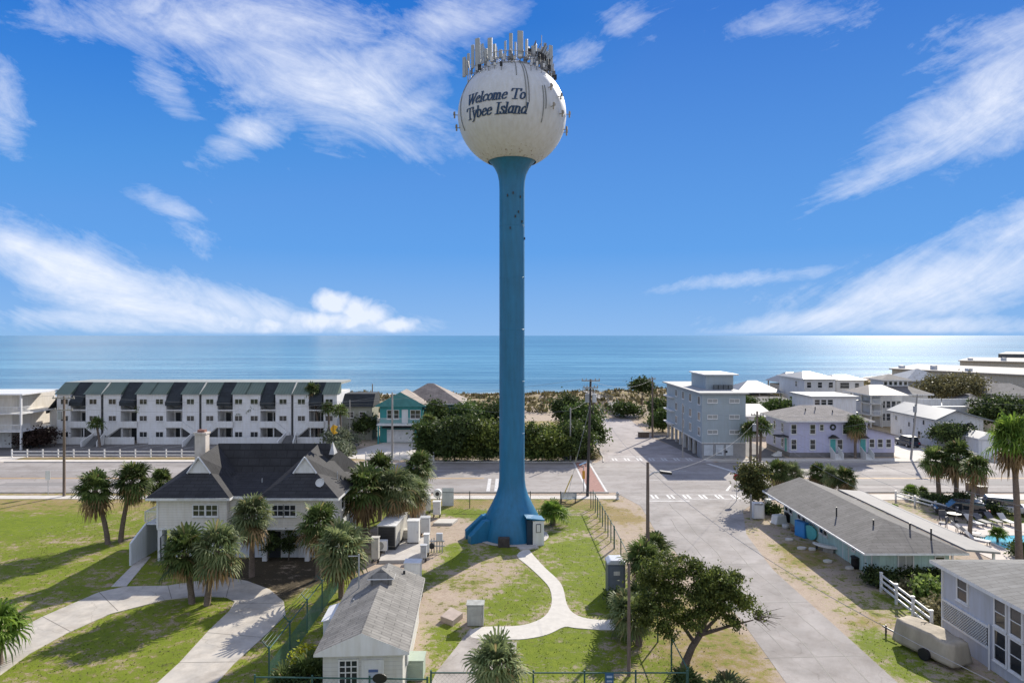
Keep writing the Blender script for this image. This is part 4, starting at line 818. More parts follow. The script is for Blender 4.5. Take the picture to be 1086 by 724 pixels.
cabinet(504, 664, 1.0, .75, 1.25, 'square grey box with a pale lid where the path meets the drive', mat('weathered_grey_box', (0.4, 0.41, 0.38), .7, .15, 2, stain=.3), legs=False)
ac(448, 634, 'air conditioner on the right wall of the small pump house', .9, .75, .5, .3, 90)
cabinet(437, 627, 1.1, .9, 1.9, 'white box unit at the far right corner of the pump house', white, legs=False)
cabinet(435, 722, 1.3, 1.0, 1.0, 'pale green ribbed box beside the pump house door end', mat('pale_green_box', (0.38, 0.45, 0.36), .7, .1, 2), legs=False)
# ================================================================ big white house with dark hipped roof
shd = shingle('dark_shingle', (0.035, 0.035, 0.037)); shg = shingle('grey_shingle', (0.21, 0.2, 0.18)); shm = shingle('motel_shingle', (0.115, 0.11, 0.105), w=1.2, h=.35)
cream = siding('cream_siding', (0.74, 0.7, 0.64)); bluew = siding('pale_blue_siding', (0.66, 0.69, 0.72), 0.3, True)
hs_ = thing('house', 'large white two-storey house under a dark hipped roof, beside the curved drive', 'house', (-27.5, 52.9, 0))
HW, HD = 13.6, 9.4                                     # local x 0..13.6, y 0..9.4
a = MB(); a.box(0, 5.4, 0, HD, 2.5, 5.0); a.box(5.4, 8.2, .5, HD, 2.5, 5.0); a.box(8.2, HW, 0, HD, 2.5, 5.0); a.build('wall', cream, hs_)
a = MB(); a.box(.5, HW-.3, 1.0, HD-.1, 0, 2.48); a.build('lower_wall', bluew, hs_)
a = MB(); a.box(-.02, 5.42, -.03, .0, 2.45, 2.6); a.box(8.18, HW+.02, -.03, 0, 2.45, 2.6); a.box(-.04, .1, -.04, -.001, 2.6, 4.95); a.box(HW-.1, HW+.04, -.04, -.001, 2.6, 4.95); a.build('trim', white, hs_)
for x in (.2, 4.2, 8.3, 11.6, 13.4): MB().box(x-.17, x+.17, .02, .36, 0, 2.45).build('column', white, hs_)
window(hs_, 4.25, 0, 3.55, .85, .8, rows=2, cols=2); window(hs_, 3.25, 0, 3.55, .85, .8, rows=2, cols=2)
window(hs_, 9.35, 0, 3.55, .85, .8, rows=2, cols=2); window(hs_, 10.3, 0, 3.55, .85, .8, rows=2, cols=2)
window(hs_, 6.5, .5, 3.55, .85, .8, rows=2); window(hs_, HW, 3.0, 3.4, .9, 1.1, R(90)); window(hs_, HW, 6.6, 3.4, .9, 1.1, R(90)); window(hs_, 0, 3.0, 3.4, .9, 1.1, R(-90))
door(hs_, 8.8, 1.0, 0, .95, 2.05, mat('dark_door', (.03, .035, .04), .4)); door(hs_, 11.2, 1.0, 0, .9, 2.05, white)
door(hs_, 2.3, 1.0, .05, 2.9, 2.1, bluew, nm='garage_door', handle=False)
# roof: main hip plus two projecting wings with small white gablets
E = -.55; Zr = 8.35
a = MB(); A_ = (2.6, 5, Zr); B_ = (12.1, 5, Zr); C_ = (2.2, 4.0, 6.15); D_ = (12.3, 4.0, 6.15); q0, q1, q2, q3 = (E, .2, 5.0), (HW-E, .2, 5.0), (HW-E, HD-E, 5.0), (E, HD-E, 5.0)
a.poly([C_, D_, B_, A_]); a.poly([q0, q1, D_, C_]); a.poly([q1, q2, B_, D_]); a.poly([q2, q3, A_, B_]); a.poly([q3, q0, C_, A_])
for p_, r_ in ((q0, q1), (q1, q2), (q2, q3), (q3, q0)): a.poly([(p_[0], p_[1], 4.78), (r_[0], r_[1], 4.78), r_, p_], 1)
a.poly([(p_[0], p_[1], 4.78) for p_ in (q3, q2, q1, q0)], 1)
def wing(x0, x1):
    xm = (x0+x1)/2; zg = 6.55; zt = 7.85; hw = .92; yg = 1.45
    fl, fr, bl, br = (x0, E, 5.02), (x1, E, 5.02), (x0, 5, 5.02), (x1, 5, 5.02)
    gl, gr, gp = (xm-hw, yg, zg), (xm+hw, yg, zg), (xm, yg-.1, zt); rp = (xm, 5.0, Zr-.06)
    a.poly([fl, fr, gr, gl]); a.poly([fr, br, rp, gp, gr][:]); a.poly([bl, fl, gl, gp, rp]); a.poly([gl, gr, (xm, yg, zt-.12)], 1)
    for p, q in ((gl, gp), (gr, gp)): a.tube([(p[0], p[1]-.14, p[2]), (q[0], q[1]-.08, q[2])], .075, 4, 1)
    a.poly([(x0, E, 4.82), (x1, E, 4.82), fr, fl], 1); a.poly([(x0, 2, 4.82), (x0, E, 4.82), fl, (x0, 2, 5.02)], 1); a.poly([(x1, E, 4.82), (x1, 2, 4.82), (x1, 2, 5.02), fr], 1)
wing(-.62, 5.85); wing(7.9, HW+.6)
a.poly([(-.6, E, 4.82), (-.6, 2, 4.82), (5.85, 2, 4.82), (5.85, E, 4.82)], 1); a.poly([(7.9, E, 4.82), (7.9, 2, 4.82), (HW+.6, 2, 4.82), (HW+.6, E, 4.82)], 1)
rf = a.build('roof', [shd, white], hs_)
a = MB(); a.box(1.05, 1.95, 4.0, 4.75, 4.9, 9.25); a.box(.98, 2.02, 3.93, 4.82, 9.252, 9.4); a.build('chimney', mat('chimney_stucco', (.62, .56, .5), .8, .1, 2, stain=.2), rf)
MB().box(1.2, 1.8, 4.15, 4.6, 9.4, 9.6).build('chimney_pot', mat('brick_pot', (.25, .12, .09), .9), rf)
for x, y, z in ((7.3, 2.3, 5.6), (12.6, .9, 5.9), (13.2, 3.0, 6.0)): MB().tube([(x, y, z-.3), (x, y, z+.35)], .05, 8).build('vent_pipe', galv, rf)
a = MB(); a.M = Matrix.Translation((12.55, .3, 6.0)) @ Matrix.Rotation(R(60), 4, 'X'); a.lathe([(0.001, 0), (.2, .03), (.33, .11), (.34, .12), (.2, .05), (.001, .02)], 20); a.tube([(0, 0, 0), (0, -.5, -.3)], .03, 5); a.build('satellite_dish', offwhite, rf)
x, y, z = 12.35, 4.9, Zr+.05                               # the small spire-like gablet and the yellow pennant
a = MB(); a.poly([(x-.22, y-.5, z-.9), (x+.22, y-.5, z-.9), (x, y-.1, z+.15)]); a.poly([(x+.22, y-.5, z-.9), (x+.22, y+.6, z-.9), (x, y-.1, z+.15)]); a.poly([(x-.22, y+.6, z-.9), (x-.22, y-.5, z-.9), (x, y-.1, z+.15)]); a.build('spire_gablet', [mat('spire_grey', (.4, .4, .4), .7)], rf)
a = MB(); a.tube([(x, y, z+.4), (x, y, z+1.6)], .03, 5); a.build('pennant_pole', dark, rf)
a = MB(); a.prism([(x, y, z+.7), (x+.4, y, z+.85), (x+.18, y, z+1.05), (x+.42, y, z+1.4), (x, y, z+1.55), (x-.25, y, z+1.2)], (0, .03, 0)); a.build('pennant', mat('yellow_cloth', (.75, .4, .02), .6, .1), rf)
a = MB(); a.box(1.8, 5.6, -.62, -.56, 4.95, 5.03); a.box(8.2, 13, -.62, -.56, 4.86, 5.0); a.build('gutter', offwhite, rf)
# side stair and deck on the left
a = MB(); a.box(-1.6, 0, 1.2, 4.4, 2.5, 2.62); a.box(-1.65, -1.5, 1.2, 4.5, 0, 2.5); a.build('side_deck', bluew, hs_); railing(hs_, -1.6, 0, 1.25, 2.62); railing(hs_, 1.2, 4.4, -1.6, 2.62, axis='y')
a = MB(); a.box(-1.6, -1.45, -1.0, 1.2, 0, 1.7); a.prism([(-1.6, -1.0, 1.7), (-1.6, 1.2, 1.7), (-1.6, 1.2, 2.6)], (.15, 0, 0)); a.build('side_screen', bluew, hs_)
a = MB(); pts = [(.35, -.1, 0), (.35, -.15, 1.9), (.6, -.3, 2.15), (1.3, -.3, 2.2)]; a.tube(pts, .05, 6); a.build('downpipe', dark, hs_)

# ================================================================ pump house in the foreground
ph = thing('pump_house', 'small white outbuilding with grey gabled roof, in front of the palms', 'outbuilding', (-8.95, 32.3, 0), R(3.0))
a = MB(); a.box(0, 3.75, 0, 9.2, 0, 2.55); a.prism([(0, 0, 2.552), (3.75, 0, 2.552), (1.87, 0, 3.36)], (0, .12, 0)); a.build('wall', siding('white_siding', (.66, .65, .62)), ph)
a = MB(); a.roof(-.35, 4.1, -.4, 9.5, 2.6, .95, 'y', 0, 0, .12); rf = a.build('roof', [shg, white], ph)
a = MB(); a.box(1.25, 2.45, 6.4, 7.0, 3.2, 3.75); a.roof(1.1, 2.6, 6.2, 7.2, 3.75, .45, 'y', .35, .35, .06); a.build('ridge_cupola', [shg, white], rf)
a = MB(); a.tube([(.5, 7, 2.6), (.5, 7, 4.9)], .05, 6); a.tube([(.5, 7, 4.8), (-.1, 7, 4.8)], .03, 5); a.tube([(.55, 5.0, 2.7), (.55, 5.0, 3.1)], .05, 6); a.build('antenna_mast', galv, rf)
a = MB(); a.tube([(2.9, 8.8, 3.0), (2.9, 8.8, 3.3)], .07, 8); a.build('vent_pipe', dark, rf)
window(ph, 1.2, 0, 1.0, .8, 1.1, cols=3, rows=4); door(ph, 2.35, 0, .05, .9, 2.0, white)
a = MB(); a.box(2.15, 2.6, -.09, -.066, 1.55, 1.68); a.build('notice', mat('notice_blue', (.1, .15, .3), .5), ph)
a = MB(); a.box(2.15, 2.6, -.088, -.066, 1.0, 1.5); a.build('notice', mat('notice_grey', (.4, .45, .52), .5), ph)
a = MB(); a.box(-1.0, 0, 4.6, 6.6, 0, 2.1); a.prism([(-1.1, 4.5, 2.1), (0, 4.5, 2.1), (0, 4.5, 2.4)], (0, 2.2, 0)); a.build('lean_to', white, ph)
a = MB(); a.box(3.752, 3.86, 1.2, 1.7, 1.2, 1.9); a.build('meter_box', lg, ph)

# ================================================================ holiday condo row, three storeys
cw = siding('condo_siding', (.76, .76, .76), .28, False, .04, .1, .3); grn = mat('green_metal_roof', (.15, .2, .165), .45, .1, 1, metal=.2)
def seamroof(name, c, pitch=.45):
    m = mat(name, c, .5, .12, .6); t, N, L, b = nt(m); tc = N.new('ShaderNodeTexCoord'); w = N.new('ShaderNodeTexWave'); w.bands_direction = 'X'; w.wave_profile = 'SAW'; w.inputs['Scale'].default_value = .314/pitch; L.new(tc.outputs['Object'], w.inputs['Vector'])
    r_ = N.new('ShaderNodeValToRGB'); r_.color_ramp.elements[0].color = (.45, .45, .45, 1); r_.color_ramp.elements[1].position = .2; r_.color_ramp.elements[1].color = (1, 1, 1, 1); L.new(w.outputs['Fac'], r_.inputs[0])
    x = N.new('ShaderNodeMixRGB'); x.blend_type = 'MULTIPLY'; x.inputs[0].default_value = 1; L.new(b.inputs['Base Color'].links[0].from_socket, x.inputs[1]); L.new(r_.outputs[0], x.inputs[2]); L.new(x.outputs[0], b.inputs['Base Color']); return m
grn = seamroof('green_seam_roof', (.12, .16, .12)); dkr = shingle('charcoal_mansard', (.03, .036, .04))
cd = thing('condo_row', 'long white three-storey condo row with green and black roof panels and outside stairs', 'apartment building', (-73.8, 110.7, 0))
wl = MB(); slabs = MB()
LX = 45.4; EZ, TZ = 8.1, 9.75
def seg_wall(x0, x1): wl.box(min(x0, x1), max(x0, x1), 0, 9, 0, EZ); MB().prism([(min(x0, x1)-.15, -.45, EZ-.12), (min(x0, x1)-.15, 2.3, TZ), (min(x0, x1)-.15, 2.3, EZ-.12)], (abs(x1-x0)+.3, 0, 0)).build('green_roof_panel', grn, cd)
def half(d, s, w, full=True):
    a_, b_ = .37*w, .70*w; X = lambda q: d+s*q
    seg_wall(X(.15), X(a_)); seg_wall(X(b_), X(w))
    x0, x1 = sorted((X(a_), X(b_))); wl.box(x0, x1, 2.6, 9, 0, EZ)
    MB().prism([(x0+.16, -.75, 6.15), (x0+.16, -.75, 6.75), (x0+.16, 2.28, TZ+.03), (x0+.16, 2.28, 6.15)], (x1-x0-.32, 0, 0)).build('dark_roof_panel', dkr, cd)
    for z in (2.6, 5.4): slabs.box(x0, x1, -.1, 2.6, z-.12, z+.06)
    # stair parapet of the upper landing, sloping towards the stairwell
    P = [(X(b_+.1), -.28, 2.6), (X(b_+.1), -.28, 3.6), (X(a_), -.28, 3.6), (X(.5), -.28, 1.75), (X(.5), -.28, .85), (X(a_), -.28, 2.6)]; MB().prism(P, (0, .16, 0)).build('stair_parapet', white, cd)
    lx0, lx1 = sorted((X(1.0), X(w if d > 20 and not (d > 30 and s > 0) else b_+.1))); MB().box(lx0, lx1, -1.0, -.86, 0, 1.15).build('garden_wall', white, cd)
    MB().prism([(X(.75), -.9, 0), (X(.75), -.9, 1.9), (X(1.15), -3.6, .85), (X(1.15), -3.6, 0)], (s*.16, 0, 0)).build('stair_side_wall', white, cd)
    MB().prism([(X(.95), -.03, 1.0), (X(a_), -.03, 1.0), (X(a_), -.03, 2.5)], (0, .028, 0)).build('stair_shade_panel', mat('painted_stair_shade', (.05, .05, .05), .8), cd)  # flat dark panel paints the shade of the open space under the stair
    for z in (3.55, 6.25): window(cd, X(a_*.55), 0, z+.1, 1.15, .8, cols=2, rows=1, pm=glass)
    if w-b_ > 1.5:
        for z in (.95, 3.55, 6.25): window(cd, X(w-.32*(w-b_)-.55), 0, z+.1, 1.15, .8, cols=2, rows=1, pm=glass)
    for z in (.1, 2.66):
        for q in (.3, .72): door(cd, X(a_+(b_-a_)*q), 2.6, z, .85, 2.05, mat('patio_door', (.035, .04, .045), .15), panels=False)
    MB().box(min(X(a_+.2), X(a_+.32)), max(X(a_+.2), X(a_+.32)), -.1, .02, 0, 2.45).build('post', white, cd)
half(7.4, -1, 7.4); half(7.4, 1, 7.95); half(23.3, -1, 7.95); half(23.3, 1, 7.45); half(38.2, -1, 7.45); half(38.2, 1, 7.2)
wl.build('wall', cw, cd); slabs.build('balcony_slab', white, cd)
MB().box(-.1, LX+.1, 2.3, 9.2, TZ-.35, TZ+.02).build('roof', mat('flat_roof_grey', (.3, .32, .3), .8), cd)
for d in (7.4, 23.3, 38.2):
    MB().tube([(d-.07, -.12, 1.2), (d-.07, -.12, EZ)], .08, 6).build('drainpipe', dark, cd); MB().box(d-.15, d+.15, .05, 9, 0, EZ).build('party_wall', mat('painted_gap_shade', (.1, .1, .1), .8), cd)  # near-black wall colour stands for shade in the gap between units
    a = MB(); a.tube([(d, -.35, EZ-.2), (d, 2.3, TZ+.08)], .16, 4); a.build('roof_divider', mat('divider_grey', (.3, .31, .3), .7), cd)
    a = MB()
    for k in range(9): a.box(d-.75, d+.75, -3.6+.3*k, -3.3+.3*k, 0, .12+.15*k)
    a.box(d-.75, d+.75, -.9, -.12, 0, 1.35); a.build('stairs', mat('stair_grey', (.14, .14, .14), .8), cd)
a = MB(); a.box(-1.7, 0, .8, 8, 0, 5.4); a.build('end_wall', cream, cd); a = MB(); a.prism([(-2.0, .3, 5.2), (-2.0, 8.2, 5.2), (0, 8.2, 7.6), (0, .3, 7.6)], (0, .01, -.4)); a.build('end_roof', dkr, cd)
a = MB(); a.box(LX, LX+5.0, 3.5, 9, 0, 6.0); a.build('end_wall', mat('olive_wall', (.3, .3, .24), .8), cd); a = MB(); a.prism([(LX, 3.1, 5.6), (LX, 5.2, 7.6), (LX, 9, 7.6), (LX, 9, 5.6)], (5.2, 0, 0)); a.build('end_roof', dkr, cd)
window(cd, LX+1.4, 3.5, 3.8, 1, .9); window(cd, LX+3.4, 3.5, 3.8, 1, .9)

# ================================================================ balconied building at the left edge
lb = thing('beach_house', 'white house with stacked open balconies and posts, beside the left end of the condo row', 'house', (-90, 104, 0))
MB().box(0, 12.4, 2, 12, 2.9, 8.2).build('wall', cream, lb); MB().box(.4, 12, 2.4, 12, 0, 2.88).build('lower_wall', offwhite, lb)
for z in (2.9, 5.6): MB().box(0, 15.2, 0, 2, z-.16, z).build('balcony_slab', white, lb); railing(lb, 0, 15.2, .06, z, 1.0, step=.2); railing(lb, .1, 2, 15.15, z, 1.0, axis='y')
MB().box(12.4, 15.2, 2, 9, 2.7, 2.9).build('balcony_slab', white, lb); MB().box(12.4, 15.2, 2, 9, 5.4, 5.6).build('balcony_slab', white, lb)
for x in (.1, 3.8, 7.6, 11.4, 15.05):
    MB().box(x-.12, x+.12, .1, .34, 0, 8.4).build('post', white, lb)
MB().box(-.4, 15.6, -.3, 9.2, 8.4, 8.6).build('roof', [white], lb)
for x in (2, 5.6, 9.2):
    for z in (3.4, 6.0): window(lb, x, 2, z, 1.2, 1.3)

# ================================================================ teal house
th_ = thing('house', 'teal house with tan roof, white balcony and white garage door', 'house', (-21.6, 111.6, 0))
teal = siding('teal_siding', (.05, .3, .3))
MB().box(0, 6.9, 0, 10, 0, 6.1).build('wall', teal, th_)
a = MB(); a.prism([(0, 0, 6.1), (6.9, 0, 6.1), (3.45, 0, 8.1)], (0, .1, 0)); a.build('gable', teal, th_)
a = MB(); a.roof(-.6, 7.5, -.7, 6, 6.1, 2.2, 'y', 0, 0, .2); rf = a.build('roof', [shingle('tan_shingle', (.3, .25, .21)), mat('teal_trim', (.06, .22, .21), .6)], th_)
a = MB(); a.roof(1.2, 13.4, 3.6, 13, 6.0, 3.1, 'x', 5.6, 5.6, .2); a.build('side_roof', [shingle('tan_shingle', (.3, .25, .21)), white], th_); MB().box(6.9, 12.8, 4.3, 12, 0, 5.9).build('side_wall', teal, th_)
for x in (1.6, 2.7, 5.4, 6.2): window(th_, x, 0, 3.9, .75, 1.35)
door(th_, 4.1, 0, 3.2, .85, 2.1, white); door(th_, 3.4, 0, .05, 4.3, 2.0, mat('garage_white', (.7, .7, .69), .5), nm='garage_door', handle=False)
MB().box(-.2, 7.3, -1.7, 0, 2.95, 3.15).build('balcony_slab', white, th_); railing(th_, -.1, 7.2, -1.62, 3.15, 1.0, step=.18)
for x in (.05, 6.9): MB().box(x-.12, x+.12, -1.65, -1.4, 0, 2.95).build('post', teal, th_)
MB().box(.6, 6.2, -1.4, -.05, 2.5, 2.7).build('awning', dkr, th_)

# ================================================================ four-storey grey block
bk = thing('beach_block', 'four-storey grey-blue block with open ground floor and a flat white roof', 'apartment building', (26.9, 96.7, 0))
gbl = siding('grey_blue_siding', (.37, .43, .46), .25, stain=.08); BW, BD = 6.2, 22.0
MB().box(0, BW, 0, BD, 2.3, 9.2).build('wall', gbl, bk); a = MB(); a.box(.0, BW, .02, 2.6, 0, 2.28); a.box(3.4, BW, 2.6, BD, 0, 2.28); a.build('lower_wall', mat('block_grey', (.3, .3, .3), .8, .15, 2), bk)
for k in range(7): MB().box(0, .35, 4.6+k*2.75, 5.0+k*2.75, 0, 2.28).build('column', offwhite, bk)
a = MB(); a.box(-.5, BW+.35, -.55, BD+1.2, 9.21, 9.42); a.build('roof', mat('white_roof', (.34, .34, .33), .7, .08, .6), bk)
a = MB(); a.box(2.2, 6.4, 6.0, 14, 9.42, 11.5); a.box(1.9, 7.1, 5.6, 14.4, 11.5, 11.68, 1); a.build('roof_hut', [gbl, white], bk)
for k in range(4): MB().box(3.2+.75*k, 3.8+.75*k, 5.2, 5.6, 9.44, 10.1).build('air_conditioner', mat('ac_dark', (.12, .13, .13), .6), bk)
for z in (8.0, 5.75, 3.6):
    window(bk, 1.5, 0, z, 1.3, .45, cols=2, rows=1, pm=blind); window(bk, 4.6, 0, z, 1.3, .45, cols=2, rows=1, pm=blind)
    for y in (1.4, 6.2, 10.5, 15): window(bk, 0, y, z-.4, 1.1, 1.1, R(-90), cols=2, rows=1)
    MB().box(-.6, 0, 16.5, BD, z-.9, z-.75).build('balcony_slab', white, bk)
MB().box(-.06, BW+.04, -.06, -.002, 2.2, 2.36).build('trim', offwhite, bk); MB().box(-.06, -.002, 0, BD, 2.2, 2.36).build('trim', white, bk)
for x, w in ((.9, 1.3), (2.5, 1.1), (3.9, 1.0)):
    MB().box(x-w/2, x+w/2, -.08, -.0, .5, 2.0).build('sign_board', mat('board_pale', (.5, .53, .55), .6), bk)
MB().box(3.3, 3.6, -.1, -.082, .9, 1.2).build('sign_mark', black, bk); MB().box(2.2, 2.8, -.1, -.082, .75, .85).build('sign_mark', black, bk)
MB().box(3.0, BW+.6, -.9, -.02, 0, .14).build('step', concrete, bk)

# ================================================================ lavender house
lv = thing('house', 'lavender two-storey house with white trim, small stairs and teal doors', 'house', (39.8, 97.9, 0))
lav = siding('lavender_siding', (.5, .5, .66), .2, stain=.05)
MB().box(0, 11.2, 0, 9, .7, 5.25).build('wall', lav, lv); MB().box(.05, 11.15, .05, 9, 0, .68).build('foundation', mat('foundation_grey', (.2, .19, .19), .9), lv)
a = MB(); a.roof(-.7, 11.9, -.7, 9.7, 5.3, 1.75, 'x', 4.2, 4.2, .16); rf = a.build('roof', [shingle('weathered_shingle', (.23, .21, .2)), white], lv)
for x, y, z in ((3.4, 2.6, 6.4), (5.0, 3.0, 6.6), (7.2, 2.2, 6.2)): MB().tube([(x, y, z-.2), (x, y, z+.4)], .08, 8).build('vent_pipe', dark, rf)
a = MB(); a.box(11.2, 15.4, .6, 7, .6, 3.1); a.prism([(11.2, .6, 3.1), (15.3, .6, 3.1), (11.2, .6, 4.1)], (0, .1, 0)); a.build('side_wall', lav, lv); a = MB(); a.prism([(11.2, .2, 3.0), (11.2, 7.4, 3.0), (11.2, 7.4, 4.2), (11.2, .2, 4.2)], (.01, 0, 0)); 
a = MB(); a.prism([(11.2, .2, 4.3), (15.8, .2, 3.1), (15.8, .2, 2.95), (11.2, .2, 4.1)], (0, 7.2, 0)); a.build('side_roof', shingle('weathered_shingle', (.23, .21, .2)), lv); MB().box(11.25, 15.35, .65, 7, 0, .58).build('foundation', mat('foundation_grey', (.2, .19, .19), .9), lv)
for x in (.6, 3.3, 8.0): window(lv, x, 0, 3.4, .7, 1.3)
window(lv, 4.6, 0, 3.9, .5, .8)
for x in (9.9, 10.7): window(lv, x, 0, 3.5, .5, 1.2)
window(lv, 9.1, 0, 3.5, .5, 1.2)
for x in (.6, 3.3, 7.2): window(lv, x, 0, 1.2, .7, 1.35)
for x in (12.1, 13.3, 14.5): window(lv, x, .6, 1.4, .65, 1.1)
for y in (2.5, 5.5): window(lv, 0, y, 3.4, .6, 1.2, R(-90)); window(lv, 0, y, 1.2, .6, 1.2, R(-90))
a = MB(); a.lathe([(.22, 0), (.4, .0), (.46, .06), (.4, .12), (.22, .12)], 24); a.v = [(p[0]+6.2, -.12+p[2]*.8, p[1]+4.35) for p in a.v]; a.build('wreath', mat('dark_wreath', (.03, .035, .03), .9), lv)
td = mat('teal_door', (.08, .38, .36), .45)
for x in (6.2, 10.5):
    door(lv, x, 0, .7, .8, 1.95, td); a = MB(); a.prism([(x-.7, -.75, 2.85), (x+.7, -.75, 2.85), (x, -.75, 3.3)], (0, .75, 0)); a.build('door_hood', shd, lv)
    a = MB()
    for k in range(5): a.box(x-.5, x+.5, -2.0+.28*k, -1.72+.28*k, 0, .14+.14*k)
    a.build('stairs', white, lv)
    for s_ in (-.58, .52): MB().prism([(x+s_, -2.05, 0), (x+s_, -2.05, .9), (x+s_, -.5, 1.65), (x+s_, -.5, 0)], (.07, 0, 0)).build('stair_side', white, lv)
door(lv, -.0, 1.2, .7, .8, 1.95, td, R(-90)); a = MB(); a.box(-1.5, 0, .3, 2.3, 2.85, 3.0); a.build('awning', shd, lv)
a = MB()
for k in range(4): a.box(-1.9+.28*k, -1.62+.28*k, .8, 1.8, 0, .16+.16*k)
a.build('stairs', white, lv)

# ================================================================ generic helper for the farther houses
def house(label, px, Y, x1px, zt, depth, wall, roofm, h=1.6, ax='x', i0=0, i1=0, wins=(), ov=.5, zb=0, cat='house', name='house', trim=None, left=()):
    x0 = (px-CX)*Y/F; x1 = (x1px-CX)*Y/F; t = thing(name, label, cat, (x0, Y, zb)); w = x1-x0
    MB().box(0, w, 0, depth, 0, zt).build('wall', wall, t)
    if h > 0:
        if not (i0 and i1):
            a = MB()
            if ax == 'y' and not i0: a.prism([(0, 0, zt), (w, 0, zt), (w/2, 0, zt+h*.86)], (0, .12, 0)); a.build('gable', wall, t)
        a = MB(); a.roof(-ov, w+ov, -ov, depth+ov, zt, h, ax, i0, i1, .18); a.build('roof', [roofm, trim or white], t)
    else: a = MB(); a.box(-ov, w+ov, -ov, depth+ov, zt, zt+.25); a.build('roof', roofm, t)
    for x, z, ww, hh in wins: window(t, x*w, 0, z, ww, hh)
    for y, z, ww, hh in left: window(t, 0, y*depth, z, ww, hh, R(-90))
    return t
lgr = mat('pale_metal_roof', (.19, .205, .22), .5, .1, .5); wsd = siding('white_siding2', (.66, .67, .68), .25); bgs = siding('beige_siding', (.5, .46, .38), .25)
blr = shingle('blue_grey_shingle', (.2, .24, .3)); mgs = shingle('mid_grey_shingle', (.19, .18, .17)); pgs = siding('pale_grey_siding', (.45, .47, .5), .25)
# white house with two arched windows
Ya = 106.0; ar = thing('house', 'white gabled house with two dark arched windows and a pale metal roof', 'house', (66.0, Ya, 0))
MB().box(0, 7.2, 0, 13, 0, 4.4).build('wall', wsd, ar); a = MB(); a.prism([(0, 0, 4.4), (7.2, 0, 4.4), (7.2, 0, 4.5), (2.7, 0, 5.75)], (0, .15, 0)); a.build('gable', wsd, ar)
a = MB(); a.prism([(-.5, -.5, 4.45), (2.7, -.5, 5.95), (8.6, -.5, 4.3), (8.6, -.5, 4.12), (2.7, -.5, 5.77), (-.5, -.5, 4.27)], (0, 14, 0)); a.build('roof', [lgr], ar)
for x in (2.3, 5.0):
    a = MB(); n_ = 16; a.prism([(x+.75*math.cos(math.pi*k/n_), -.05, 3.2+.75*math.sin(math.pi*k/n_)) for k in range(n_+1)], (0, .05, 0)); f_ = a.build('window', glass, ar)
    a = MB(); pts = [(x+.8*math.cos(math.pi*k/n_), -.06, 3.2+.8*math.sin(math.pi*k/n_)) for k in range(n_+1)]; a.tube(pts, .05, 4); a.box(x-.85, x+.85, -.1, -.0, 3.08, 3.18); a.build('frame', white, f_)
for y, z in ((1.6, 1.0), (3.4, 3.2), (6.0, 3.2), (7.4, 2.4), (9.8, .9), (11.2, 3.0)): window(ar, 0, y, z, .5, .7, R(-90), rows=1)
window(ar, 0, 4.6, .8, .7, 1.2, R(-90))
MB().box(-.05, 1.6, -.1, 0, .0, .1).build('step', concrete, ar)
# garage shed
sh_ = thing('garden_shed', 'small white gabled shed with double doors, right of the arched-window house', 'shed', (67.4, 98.6, 0)); MB().box(0, 2.9, 0, 5, 0, 2.6).build('wall', wsd, sh_); a = MB(); a.prism([(0, 0, 2.6), (2.9, 0, 2.6), (1.45, 0, 3.35)], (0, .1, 0)); a.build('gable', wsd, sh_)
a = MB(); a.roof(-.2, 3.1, -.25, 5.2, 2.62, .85, 'y', 0, 0, .1); a.build('roof', [lgr, white], sh_); door(sh_, .95, 0, .05, .85, 2.1, white); door(sh_, 1.95, 0, .05, .85, 2.1, white)
house('tall white house with grey shed roof, behind the lavender house', 853, 150, 886, 8.0, 14, wsd, lgr, 1.2, 'x', 3, 3, [(.15, 6, .9, 1.2), (.5, 6, .9, 1.2), (.85, 6, .9, 1.2), (.15, 3.6, .9, 1.2), (.5, 3.6, 1.6, 1.0), (.85, 3.6, .9, 1.2)], left=[(.3, 6, .9, 1.2)])
house('white house wing with grey roof, between the tall white house and the cupola house', 887, 153, 916, 7.6, 10, wsd, lgr, .8, 'x', 2, 2, [(.3, 5.6, 2, 1.3), (.3, 3.0, 1.2, 1.2), (.75, 5.6, .9, 1.2)])
# cupola house
ch = house('white house with a square glazed cupola on its grey roof', 935, 134, 984, 6.0, 11, wsd, mgs, 2.0, 'x', 4.0, 4.0, [(.12, 3.2, 1.2, .6), (.32, 3.2, 1.2, .6), (.55, 3.2, .9, .5)], ov=.8)
MB().box(2.0, 7.0, 3.2, 8, 7.0, 8.6).build('cupola', wsd, ch)
for k in range(5): window(ch, 2.5+k, 3.2, 7.5, .6, .7, rows=1)
a = MB(); a.roof(1.4, 7.6, 2.6, 8.6, 8.6, 1.0, 'x', 3.0, 3.0, .12); a.build('cupola_roof', [mgs, white], ch)
vs = thing('beach_house', 'white house with open stacked verandas and a slanted pale roof, left of the cupola house', 'house', (68.2, 130, 0))
MB().box(2.4, 6.6, 1.0, 9, 0, 6.2).build('wall', wsd, vs)
for z in (2.3, 4.5): MB().box(0, 2.4, -.2, 8, z-.15, z).build('balcony_slab', offwhite, vs); railing(vs, 0, 2.4, -.15, z, .9)
for x in (.1, 2.2):
    for y in (-.1, 3.5, 7.5): MB().box(x-.1, x+.1, y-.1, y+.1, 0, 6.2).build('post', offwhite, vs)
a = MB(); a.roof(-.5, 7.0, -.7, 9.4, 6.2, 1.6, 'x', 2.5, 2.5, .15); a.build('roof', [mat('tan_metal', (.3, .26, .21), .6), white], vs)
for x in (3.0, 4.0, 5.0, 6.0):
    for z in (1.2, 3.6): window(vs, x, 1.0, z, .7, 1.3)
